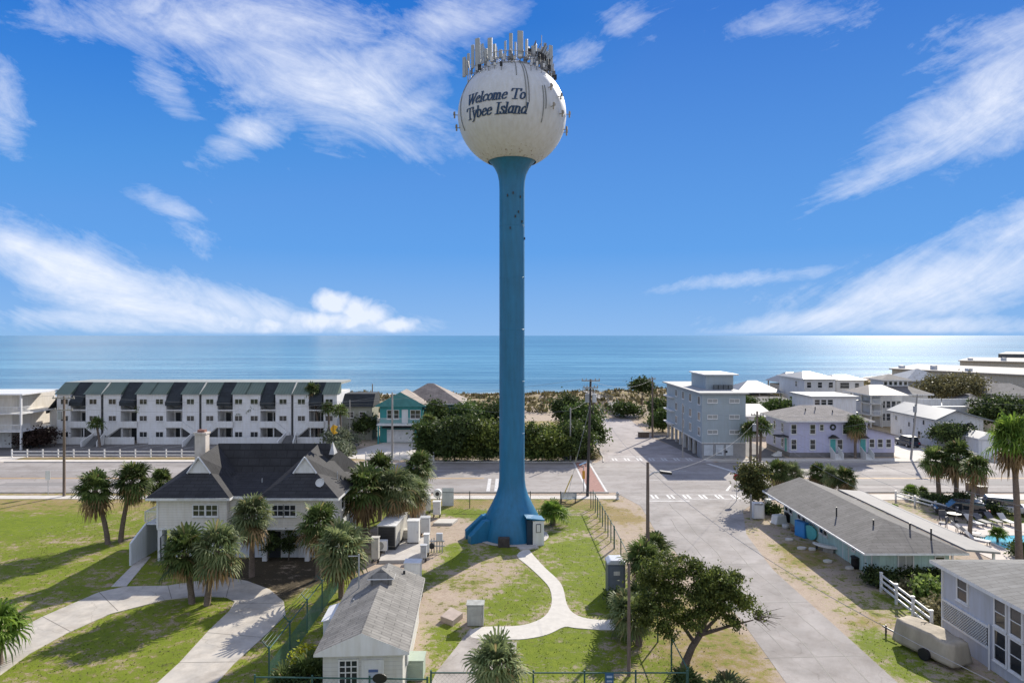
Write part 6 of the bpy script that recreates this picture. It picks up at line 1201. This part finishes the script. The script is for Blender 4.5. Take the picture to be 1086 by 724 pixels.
x, y = 5.45, 73.6; t = tag(MB().tube([(x, y, 0), (x+1.1, y+.4, 2.4)], .06, 7).build('guy_marker', mat('yellow_plastic', (.6, .42, .08), .5)), 'slanted yellow guard on the guy wire near the bench', 'marker')
x, y = G(610, 489); t = tag(MB().tube([(x, y, 0), (x+.9, y, 3.8)], .1, 7).build('guy_marker', mat('pale_yellow_plastic', (.55, .5, .25), .5)), 'tall pale yellow slanted guard beside the dark roadside trees', 'marker')

# ================================================================ fences
gpost = mat('green_post', (.04, .1, .08), .6); 
def meshfence(p, q, h, label, step=3.0, m=None, mesh=False, rail=True, arms=0, name='chain_link_fence', wr=.05):
    p, q = Vector((*p, 0)), Vector((*q, 0)); L_ = (q-p).length; d = (q-p).normalized(); n_ = max(1, round(L_/step)); t = thing(name, label, 'fence', p, math.atan2(d.y, d.x)); m = m or gpost
    for k in range(n_+1): MB().tube([(L_*k/n_, 0, -.05), (L_*k/n_, 0, h+.12)], .045, 7).build('post', m, t)
    if rail: a = MB(); a.tube([(0, 0, h), (L_, 0, h)], .035, 6); a.build('top_rail', m, t)
    a = MB(); k = 0; s_ = .22 if not mesh else .12                       # diamond wire
    x = -h
    while x < L_:
        for sg_ in (0, 1):
            x0, x1 = x, x+h; z0, z1 = (0.03, h) if sg_ == 0 else (h, .03)
            if x0 < 0: z0 = z0+(z1-z0)*(-x0/h); x0 = 0
            if x1 > L_: z1 = z0+(z1-z0)*((L_-x0)/(x1-x0)); x1 = L_
            if x1 > x0: w_ = wr*.06; a.add([(x0, 0, z0-w_), (x1, 0, z1-w_), (x1, 0, z1+w_), (x0, 0, z0+w_)], [(0, 1, 2, 3)])
        x += s_
    a.build('wire_mesh', m, t)
    if arms:
        for k in range(n_+1): MB().tube([(L_*k/n_, 0, h), (L_*k/n_, .35*arms, h+.4)], .03, 5).build('barb_arm', m, t)
        a = MB()
        for j in (.3, .65, 1): a.tube([(0, .35*arms*j, h+.4*j), (L_, .35*arms*j, h+.4*j)], .012, 4)
        a.build('barbed_wire', gpost, t)
    return t
meshfence((8.3, 32.2), (8.4, 56.0), 1.75, 'green chain-link fence on the street side, near half', 3.2); meshfence((8.4, 56.2), (8.2, 69.0), 1.75, 'green chain-link fence on the street side, far half by the sandy strip', 1.6)
meshfence((8.0, 69.2), (-13.5, 69.2), 1.6, 'dark chain-link fence at the back of the tower lawn', 3.0, m=mat('dark_green_post', (.05, .06, .055), .6)); meshfence((8.2, 32.0), (-3.8, 32.0), 1.7, 'chain-link fence along the bottom of the photo', 2.4)
meshfence((-3.9, 31.4), (-11.9, 31.6), 1.7, 'chain-link fence in front of the pump house door', 2.6)
f_ = meshfence((-12.1, 34.0), (-12.0, 49.5), 1.9, 'tall green fence with slats and barbed wire, left of the pump house', 3.0, arms=1)
a = MB()
for k in range(150): a.box(.05+k*.103, .075+k*.103, -.03, -.015, .05, 1.2)
a.build('slat_panel', mat('green_slats', (.06, .16, .12), .7, .2, 4), f_)
def railfence(p, q, h, label, step, rails=(.35, .8), m=white, picket=0, name='rail_fence', scal=False):
    p, q = Vector((*p, 0)), Vector((*q, 0)); L_ = (q-p).length; d = (q-p).normalized(); n_ = max(1, round(L_/step)); t = thing(name, label, 'fence', p, math.atan2(d.y, d.x))
    for k in range(n_+1): a = MB(); x = L_*k/n_; a.box(x-.07, x+.07, -.07, .07, 0, h+.05); a.box(x-.09, x+.09, -.09, .09, h+.05, h+.1); a.build('post', m, t)
    for z in rails: a = MB(); a.box(0.08, L_-.08, -.025, .025, z*h-.07, z*h+.07); a.build('rail', m, t)
    if picket:
        a = MB(); k = 0; x = .15
        while x < L_: hh = h*(.78+(.2*abs(math.sin(math.pi*x/step)) if scal else .15)); a.box(x-.04, x+.04, -.045, -.027, .06, hh); x += picket
        a.build('pickets', m, t)
    return t
railfence((-71.8, 98.0), (-27.5, 98.0), 1.05, 'long white rail fence along the condo parking lot', 2.2); railfence((-110, 98.0), (-77.6, 98.0), 1.05, 'white rail fence left of the parking entrance', 2.2)
railfence((-20.4, 95.2), (-10.9, 95.2), 1.15, 'white scalloped picket fence in front of the teal house', 2.3, (.2, .65), picket=.16, name='picket_fence', scal=True)
railfence((25.2, 46.6), (24.7, 40.2), 1.25, 'white three-rail fence beside the covered trailer', 2.2, (.3, .62, .93))
x0, y0 = G(1020, 541); x1, y1 = G(1084, 545); railfence((x0, y0), (x1, y1+3), 1.0, 'white rail fence beyond the pool near the parked car', 2.4, (.5, .9)); x0, y0 = G(1025, 533); x1, y1 = G(1060, 545); railfence((x0, y0), (x1, y1), 1.0, 'short white rail fence behind the roadside palms', 2.2, (.5, .9))
x0, y0 = G(950, 530); x1, y1 = G(1015, 548); railfence((x0, y0), (x1, y1), .9, 'low white fence along the motel forecourt', 2.4, (.5, .9))

# ================================================================ street furniture and loose things
x, y = 7.05, 46.0; t = thing('portable_toilet', 'grey portable toilet with a white domed roof, near the right fence', 'portable toilet', (x, y, 0)); pg_ = mat('toilet_grey', (.12, .14, .17), .5, .1); MB().box(-.6, .6, 0, 1.15, .08, 2.05).build('cabin', pg_, t, bevel=.04)
a = MB(); a.prism([(-.64, -.04, 2.052), (.64, -.04, 2.052), (.64, -.04, 2.15), (.4, -.04, 2.35), (-.4, -.04, 2.35), (-.64, -.04, 2.15)], (0, 1.23, 0)); a.build('roof', mat('toilet_roof', (.55, .57, .6), .4), t, bevel=.04); a = MB(); a.box(-.46, .46, -.035, 0, .15, 1.95); dr_ = a.build('door', mat('toilet_door', (.14, .165, .2), .5), t)
MB().box(-.2, .22, -.05, -.036, 1.35, 1.62).build('notice', offwhite, dr_); MB().box(-.62, .62, -.02, 1.17, 0, .075).build('base_skid', dark, t)
def sign(px, py, topy, w, h_, label, m, name='road_sign', round_=False, text=None, pos=None, rz=0):
    x, y = pos or G(px, py); z = H-(topy-HY)*y/F; t = thing(name, label, 'sign', (x, y, 0), rz); MB().tube([(0, 0, 0), (0, 0, z-h_*.15)], .035, 6).build('post', galv, t)
    a = MB()
    if round_: a.prism([(w/2*math.cos(R(22.5+45*k)), -.06, z-w/2+w/2*math.sin(R(22.5+45*k))) for k in range(8)], (0, .02, 0))
    else: a.box(-w/2, w/2, -.06, -.04, z-h_, z)
    p = a.build('panel', m, t); return t, p, z
t, p, z = sign(781, 531, 502, .75, .75, 'red octagonal stop sign on a post at the near street corner', mat('stop_red', (.45, .03, .03), .5), 'stop_sign', True)
def label_text(par, txt, x, y, z, size, m, rot=0):
    c = bpy.data.curves.new('lettering', 'FONT'); c.body = txt; c.size = size; c.align_x = 'CENTER'; c.align_y = 'CENTER'; c.extrude = .004; o = bpy.data.objects.new('lettering', c); COL.objects.link(o); c.materials.append(m); o.parent = par; bpy.context.view_layer.update(); me = bpy.data.meshes.new_from_object(o.evaluated_get(bpy.context.evaluated_depsgraph_get())); bpy.data.objects.remove(o); me.materials.clear(); me.materials.append(m); o = link('lettering', me, par, (x, y, z)); o.rotation_euler = (R(90), 0, rot); return o
label_text(p, 'STOP', 0, -.075, z-.375, .27, white)
t, p, z = sign(51, 525, 499, .55, 1.0, 'small white road sign on the near kerb at the left', white)
t, p, z = sign(475, 536, 517, 1.2, 1.9, 'white notice board behind the compound, by the back fence', mat('board_white', (.6, .62, .64), .5), 'notice_board')
t, p, z = sign(632, 483, 466, .6, .7, 'small sign at the corner of the street end', offwhite); t, p, z = sign(662, 478, 461, .4, .4, 'tiny sign on the asphalt edge at the street end', offwhite, pos=G(700, 462))
t, p, z = sign(0, 0, 0, .42, .95, 'dark blue vertical notice on the near chain-link fence', mat('notice_navy', (.03, .1, .2), .5), 'fence_sign', pos=(4.55, 31.93)); 
bpy.data.objects.remove(p); a = MB(); a.box(-.2, .2, -.04, -.01, .75, 1.72); p = a.build('panel', mat('notice_navy', (.03, .1, .2), .5), t)
for q in t.children:
    if q.name.startswith('post'): q.data = MB().tube([(0, 0, 0), (0, 0, 1.7)], .035, 6).mesh('post', gpost)
for zz, hh in ((1.52, .1), (1.34, .06), (1.24, .06), (1.0, .12), (.85, .05)): MB().box(-.13, .13, -.05, -.041, zz, zz+hh).build('notice_line', mat('notice_line', (.35, .45, .55), .5), p)
t, p, z = sign(0, 0, 0, .4, .4, 'round dark disc on a post in front of the pump house', black, 'disc_sign', pos=(-6.0, 31.0)); bpy.data.objects.remove(p)
for q in t.children: q.data = MB().tube([(0, 0, 0), (0, 0, 1.9)], .035, 6).mesh('post', gpost)
a = MB(); a.v, a.f, a.m = [], [], []; a.prism([(.33*math.cos(k*math.pi/10), -.05, 1.95+.22*math.sin(k*math.pi/10)) for k in range(20)], (0, .05, 0)); a.build('panel', black, t)
x, y = 5.9, 71.3; t = thing('bench', 'grey-blue bench facing the main road beside the crosswalk pole', 'bench', (x, y, 0)); bm = mat('bench_blue', (.33, .38, .42), .5)
a = MB(); [a.box(-.85, .85, -.05+.14*k, .05+.14*k, .42, .46) for k in range(4)]; a.build('seat', bm, t); a = MB(); [a.box(-.85, .85, -.13, -.09, .55+.13*k, .65+.13*k) for k in range(4)]; a.build('backrest', bm, t)
for s_ in (-.75, .7): a = MB(); a.box(s_, s_+.06, -.09, .4, 0, .42); a.box(s_, s_+.06, -.09, -.04, .42, 1.0); a.build('leg', dark, t)
x, y = G(655, 529); t = thing('fire_hydrant', 'small pale fire hydrant on the corner verge by the street', 'fire hydrant', (x, y, 0)); MB().lathe([(.2, 0), (.2, .06), (.13, .08), (.12, .55), (.17, .56), (.17, .62), (.11, .75), (.001, .82)], 14).build('barrel', offwhite, t, True); a = MB(); a.tube([(-.24, 0, .42), (.24, 0, .42)], .06, 8); a.tube([(0, -.2, .42), (0, 0, .42)], .075, 8); a.build('outlet', offwhite, t)
# signal cabinet poles at the crosswalk
x, y = 9.6, 94.9; t = thing('crossing_beacon', 'yellow crossing beacon post at the far end of the brick crosswalk', 'beacon', (x-1.6, y-18.6, 0)); MB().tube([(0, 0, 0), (0, 0, 3.0)], .05, 7).build('post', galv, t); MB().box(-.15, .15, -.12, .0, 1.5, 2.4).build('signal_box', mat('amber_box', (.6, .3, .04), .5), t); a = MB(); a.prism([(-.5, -.3, 3.0), (.3, -.3, 3.3), (.3, .3, 3.3), (-.5, .3, 3.0)], (0, 0, .04)); a.build('solar_panel', mat('solar_blue', (.2, .27, .33), .3), t)
# white box stand by the motel, tubs, boards
x, y = G(805, 551); t = thing('white_cupboard', 'open white box on legs beside a white post at the motel corner', 'cupboard', (x, y, 0)); a = MB(); a.box(-.5, -.42, 0, .7, .1, 1.5); a.box(.42, .5, 0, .7, .1, 1.5); a.box(-.42, .42, .62, .7, .1, 1.5); a.box(-.42, .42, 0, .62, .1, .16); a.box(-.5, .5, 0, .7, 1.502, 1.56); a.build('case', white, t); MB().box(-.85, -.72, -.1, .03, 0, 2.4).build('post', greywood, t); MB().box(-.4, .4, .01, .05, .18, 1.4).build('door', white, t)
def lathe_obj(prof, m, label, cat, name, px, py, group=None, n_=20, sc=(1, 1, 1), tilt=None):
    x, y = G(px, py); o = MB().lathe(prof, n_).build(name, m, smooth=True); o.location = (x, y, 0); o.scale = sc
    if tilt: o.rotation_euler = tilt; o.location.z = .25
    return tag(o, label, cat, group)
x, y = G(826, 554); t = thing('upturned_tub', 'white tipped plastic tub beside the motel wall', 'tub', (x, y, 0), R(20)); a = MB(); a.prism([(-.65, -.4, 0), (.65, -.4, 0), (.5, -.4, .75), (-.5, -.4, .75)], (0, .8, 0)); a.build('tub', white, t, bevel=.08); MB().box(-.7, .7, -.45, .45, .0, .06).build('rim', white, t)
x, y = G(819, 540); t = cabinet(815, 541, .6, .5, 1.0, 'white box unit at the motel wall corner behind the white cupboard', white, legs=False)
x, y = G(830, 558); lathe_obj([(.001, .0), (.3, .0), (.36, .8), (.38, .85), (.001, .86)], black, 'black bin next to the tipped white tub', 'bin', 'black_bin', 836, 553)
t = lathe_obj([(.001, 0), (.25, 0), (.32, .35), (.3, .36), (.001, .3)], offwhite, 'white bucket beyond the blue board along the motel', 'bucket', 'white_bucket', 833, 560)
t = lathe_obj([(.001, 0), (.22, 0), (.28, .3), (.26, .31), (.001, .26)], mat('brown_tub', (.2, .13, .09), .7), 'brown pot between bucket and blue board', 'pot', 'plant_pot', 842, 563)
x, y = G(848, 569); t = thing('blue_locker', 'upright bright blue locker against the motel wall', 'locker', (x, y, 0), R(-70)); MB().box(-.6, .6, 0, .45, 0, 1.35).build('case', mat('bright_blue', (.03, .2, .5), .45), t, bevel=.02); MB().box(-.55, .55, -.03, 0, .05, 1.3).build('door', mat('bright_blue2', (.04, .24, .55), .45), t)
x, y = G(859, 572); t = thing('round_pool_float', 'round turquoise disc leaning on the motel wall by the blue locker', 'float', (x, y, 0), R(-60)); a = MB(); a.tube([(0, 0, .62), (.0, .16, .64)], .6, 28); a.build('disc', mat('turquoise', (.12, .48, .5), .4), t, bevel=.03)
x, y = G(879, 585); t = thing('surfboard', 'white board lying tilted in front of the motel wall', 'surfboard', (x, y, .35), R(-40)); a = MB(); n_ = 24; P = []
for k in range(n_): q = 2*math.pi*k/n_; P.append((1.25*math.cos(q), .38*math.sin(q)*(1-.15*math.cos(q)), .12*math.cos(q)**2))
a.prism(P, (0, 0, .12)); a.build('deck', white, t, bevel=.03); MB().box(-1.0, -.85, -.02, .02, -.3, .0).build('fin', dark, t); MB().box(-.4, .4, -.25, .25, -.35, -.02).build('stand', greywood, t)
for i, (px, py, lab) in enumerate(((837, 573, 'pale rubble piece nearest the blue locker'), (878, 596, 'pale stone slab below the white surfboard'), (861, 583, 'flat pale stone between turquoise disc and surfboard'), (901, 603, 'small white block by the motel front corner'), (850, 582, 'small pale stone in the motel shade'))):
    x, y = G(px, py); a = MB(); rr = np.random.default_rng(i); P = [(.35*math.cos(k)*rr.uniform(.7, 1.2), .28*math.sin(k)*rr.uniform(.7, 1.2), 0) for k in np.arange(0, 6.2, .9)]; a.prism(P, (.03, .02, .18)); o = a.build('stone', palecon, bevel=.04); o.location = (x, y, 0); tag(o, lab, 'stone', 'loose pale stones along the motel')
x, y = G(912, 602); t = thing('black_bin', 'dark round bin at the front corner of the motel', 'bin', (x-.3, y, 0)); MB().lathe([(.001, 0), (.3, 0), (.35, .4), (.33, .8), (.36, .82), (.001, .88)], 18).build('body', black, t, True); MB().lathe([(.37, .8), (.39, .82), (.37, .86)], 18).build('rim', dark, t)
# covered trailer
tr_ = thing('covered_trailer', 'trailer under a tan tarpaulin cover beside the pale house', 'trailer', (22.9, 37.3, 0), R(-68)); tan = mat('tan_tarpaulin', (.37, .32, .24), .85, .25, 1.2, bump=1.0, bscale=2.2, stretch=(1, 1, .35))
bm_ = bmesh.new(); bmesh.ops.create_cube(bm_, size=1); bmesh.ops.subdivide_edges(bm_, edges=bm_.edges[:], cuts=7, use_grid_fill=True)
for v_ in bm_.verts:
    x, y, z = v_.co; zz = z+.5; tp = 1-.12*zz; rnd = 1-.25*max(0, abs(x)-.36)/.14*zz; v_.co = (x*3.6*(1-.06*zz), y*1.5*tp*rnd, .25+zz*(1.25-.12*abs(y)*2*0-.15*(x > .2))+.03*math.sin(x*31+y*17)*(1)); 
    if zz < .95: v_.co.y += .03*math.sin(x*60); v_.co.x += .03*math.sin(y*40)
me = bpy.data.meshes.new('tarpaulin'); bm_.to_mesh(me); bm_.free(); me.materials.append(tan); me.polygons.foreach_set('use_smooth', [True]*len(me.polygons)); link('tarpaulin', me, tr_)
for s_ in (-.8, .8): a = MB(); a.tube([(.2, s_-.1, .32), (.2, s_+.1, .32)], .32, 18); a.build('wheel', black, tr_)
a = MB(); a.tube([(-2.1, 0, .4), (-3.0, 0, .45)], .05, 6); a.tube([(-2.8, 0, 0), (-2.8, 0, .6)], .05, 6); a.build('drawbar', dark, tr_); a = MB(); a.tube([(-.6, .0, 1.6), (-.6, .9, 1.45), (-.6, .97, .4)], .02, 5); a.build('strap', dark, tr_)
# pool
struct(MB().prism([(x_, y_, -.05) for x_, y_ in rect(37.5, 56, 50.8, 63.5)], (0, 0, .09)).build('path', mat('pool_deck', (.55, .48, .42), .85, .1, .8)))
pl_ = thing('swimming_pool', 'turquoise swimming pool set in a pale deck, at the right edge', 'swimming pool', (40.4, 53.5, 0)); a = MB(); a.box(0, 12, -.3, 0, .041, .1); a.box(0, 12, 6.0, 6.3, .041, .1); a.box(-.3, 0, -.3, 6.3, .041, .1); a.build('coping', palecon, pl_)
pm_ = mat('pool_water', (.1, .5, .62), .06, .2, 1.5, c2=(.2, .66, .75), bump=.2, bscale=4, spec=.5); a = MB(); a.box(0, 12, 0, 6.0, .042, .06); a.build('pool_water', pm_, pl_)
def lounger(px, py, rz, lab, m):
    x, y = G(px, py); t = thing('sun_lounger', lab, 'sun lounger', (x, y, .04), R(rz), 'sun loungers round the pool'); MB().box(-.9, .4, -.3, .3, .3, .36).build('seat', m, t); MB().prism([(.4, -.3, .3), (.4, .3, .3), (.95, .3, .75), (.95, -.3, .75)], (0, 0, .06)).build('backrest', m, t)
    for lx in (-.8, .5):
        for ly in (-.26, .22): MB().box(lx, lx+.05, ly, ly+.05, 0, .3).build('leg', dark, t)
lm = mat('lounger_dark', (.1, .1, .11), .7); ll = mat('lounger_pale', (.5, .48, .45), .7)
for px, py, rz, lab, m in ((1022, 565, 130, 'dark lounger at the left end of the pool row', lm), (1027, 568, 130, 'pale lounger next to the leftmost dark one', ll), (1032, 571, 130, 'dark lounger in the middle of the left pool row', lm), (1037, 576, 125, 'pale lounger nearest the motel porch', ll), (1033, 557, 95, 'pale lounger at the far left pool corner', ll), (1042, 556, 95, 'dark lounger on the far side of the pool', lm), (1054, 555, 90, 'upright dark lounger behind the pool', lm), (1068, 556, 90, 'pale lounger behind the pool near the car', ll)): lounger(px, py, rz, lab, m)
x, y = G(1012, 553); t = thing('patio_table', 'dark round table at the left of the pool deck', 'table', (x, y, .04)); MB().lathe([(.001, .7), (.6, .7), (.6, .75), (.001, .75)], 20).build('top', dark, t); MB().tube([(0, 0, 0), (0, 0, .7)], .05, 8).build('leg', dark, t); MB().lathe([(.001, 0), (.3, 0), (.3, .04), (.001, .05)], 16).build('base', dark, t)
for i, (px, py, lab) in enumerate(((1001, 553, 'dark chair left of the round pool table'), (1018, 549, 'dark chair behind the round pool table'), (1024, 551, 'dark chair right of the round pool table'), (1000, 559, 'brown chair nearest the motel porch roof'))):
    x, y = G(px, py); t = thing('patio_chair', lab, 'chair', (x, y, .04), i*1.3, 'chairs on the pool deck'); MB().box(-.3, .3, -.3, .3, .38, .44).build('seat', lm, t); MB().box(-.3, .3, .26, .32, .44, 1.0).build('backrest', lm, t)
    for lx in (-.28, .23):
        for ly in (-.28, .23): MB().box(lx, lx+.05, ly, ly+.05, 0, .38).build('leg', dark, t)
# cars
def car(x, y, rz, m, label, suv=True):
    t = thing('parked_car', label, 'car', (x, y, 0), rz, 'parked cars'); a = MB(); hh = 1.0 if suv else .82
    pr = [(-2.2, .35), (-2.25, .7), (-2.1, hh), (2.0, hh-.05), (2.25, hh-.2), (2.3, .6), (2.25, .35)]; a.prism([(x_, -.88, z_) for x_, z_ in pr], (0, 1.76, 0)); a.build('body', m, t, bevel=.06)
    pr = [(-2.0, hh), (-1.75, hh+.6), (.5, hh+.65), (1.2, hh)]; a = MB(); a.prism([(x_, -.76, z_) for x_, z_ in pr], (0, 1.52, 0)); a.build('cabin', glass, t, bevel=.05); a = MB(); a.box(-1.7, .45, -.72, .72, hh+.62, hh+.68); a.build('roof', m, t, bevel=.03)
    for wx in (-1.4, 1.45):
        for wy in (-.8, .8): w_ = MB().tube([(wx, wy-.1, .34), (wx, wy+.1, .34)], .34, 18).build('wheel', black, t); MB().tube([(wx, wy-.12, .34), (wx, wy+.12, .34)], .18, 12).build('rim', galv, w_)
    for s_ in (-.6, .6): MB().box(2.22, 2.32, s_-.16, s_+.16, .65, .8).build('headlight', white, t); MB().box(-2.3, -2.2, s_-.12, s_+.12, .7, .85).build('tail_light', mat('tail_red', (.4, .02, .02), .3), t)
x, y = G(1068, 545); car(x, y, R(-25), mat('car_silver', (.35, .36, .38), .3, .03, metal=.5), 'silver car parked behind the pool fence at the right edge'); x, y = G(1008, 547); car(43.6, 66.4, R(160), mat('car_black', (.02, .02, .025), .25, .03), 'black car parked behind the motel near the pool', False)
x, y = 62.5, 108; car(x, y, R(90), mat('car_dark_blue', (.03, .04, .06), .3, .03), 'dark car in the alley between the lavender and the white arched-window house')
for i, (px, py, lab, m) in enumerate(((1030, 523, 'brown bin on the verge by the main road, left one', wood), (1041, 527, 'brown bin on the verge by the main road, right one with a lid', wood))):
    x, y = G(px, py); t = thing('waste_bin', lab, 'bin', (x, y, 0)); MB().prism([(-.4, -.35, .05), (.4, -.35, .05), (.45, -.35, 1.15), (-.45, -.35, 1.15)], (0, .7, 0)).build('body', m, t); MB().box(-.48, .48, -.4, .4, 1.15, 1.22).build('lid', dark, t)
# benches and bins at the street end, boardwalk
bw = thing('boardwalk', 'grey wooden boardwalk with railings rising over the dunes at the street end', 'boardwalk', (23.2, 146, 0)); a = MB(); a.prism([(-1.0, 0, .1), (1.0, 0, .1), (1.0, 12, 1.9), (-1, 12, 1.9)], (0, 0, .12)); a.prism([(-1, 12, 1.9), (1, 12, 1.9), (-1.5, 44, 1.9), (-3.5, 44, 1.9)], (0, 0, .12)); a.build('deck', greywood, bw)
for s_ in (-1.0, 1.0):
    a = MB()
    for z in (.5, 1.0): a.tube([(s_, 0, .2+z), (s_, 12, 2.0+z), (s_-2.5, 44, 2.0+z)], .05, 4)
    a.build('railing', greywood, bw)
    for k in range(12): u_ = k/11; y_ = 44*u_; x_ = s_-(max(0, y_-12)/32)*2.5; z_ = .1+1.8*min(1, y_/12); MB().box(x_-.06, x_+.06, y_-.06, y_+.06, -.5, z_+1.15).build('post', greywood, bw)
x, y = G(683, 464); t = thing('planter', 'low wooden planter box at the edge of the street end', 'planter', (x, y, 0)); MB().box(-.9, .9, 0, .8, 0, .9).build('box', wood, t); MB().box(-.95, .95, -.05, .85, .9, .98).build('rim', greywood, t)
x, y = G(640, 489); bush(x-1.5, y+2, .8, .9, 'dry yellowish bush at the corner opposite the crosswalk', leafmat('straw_leaf', (.15, .13, .06), (.36, .32, .18), .3), n=1200, size=.14, seed=95, trunk=False, name='bush', cat='bush')
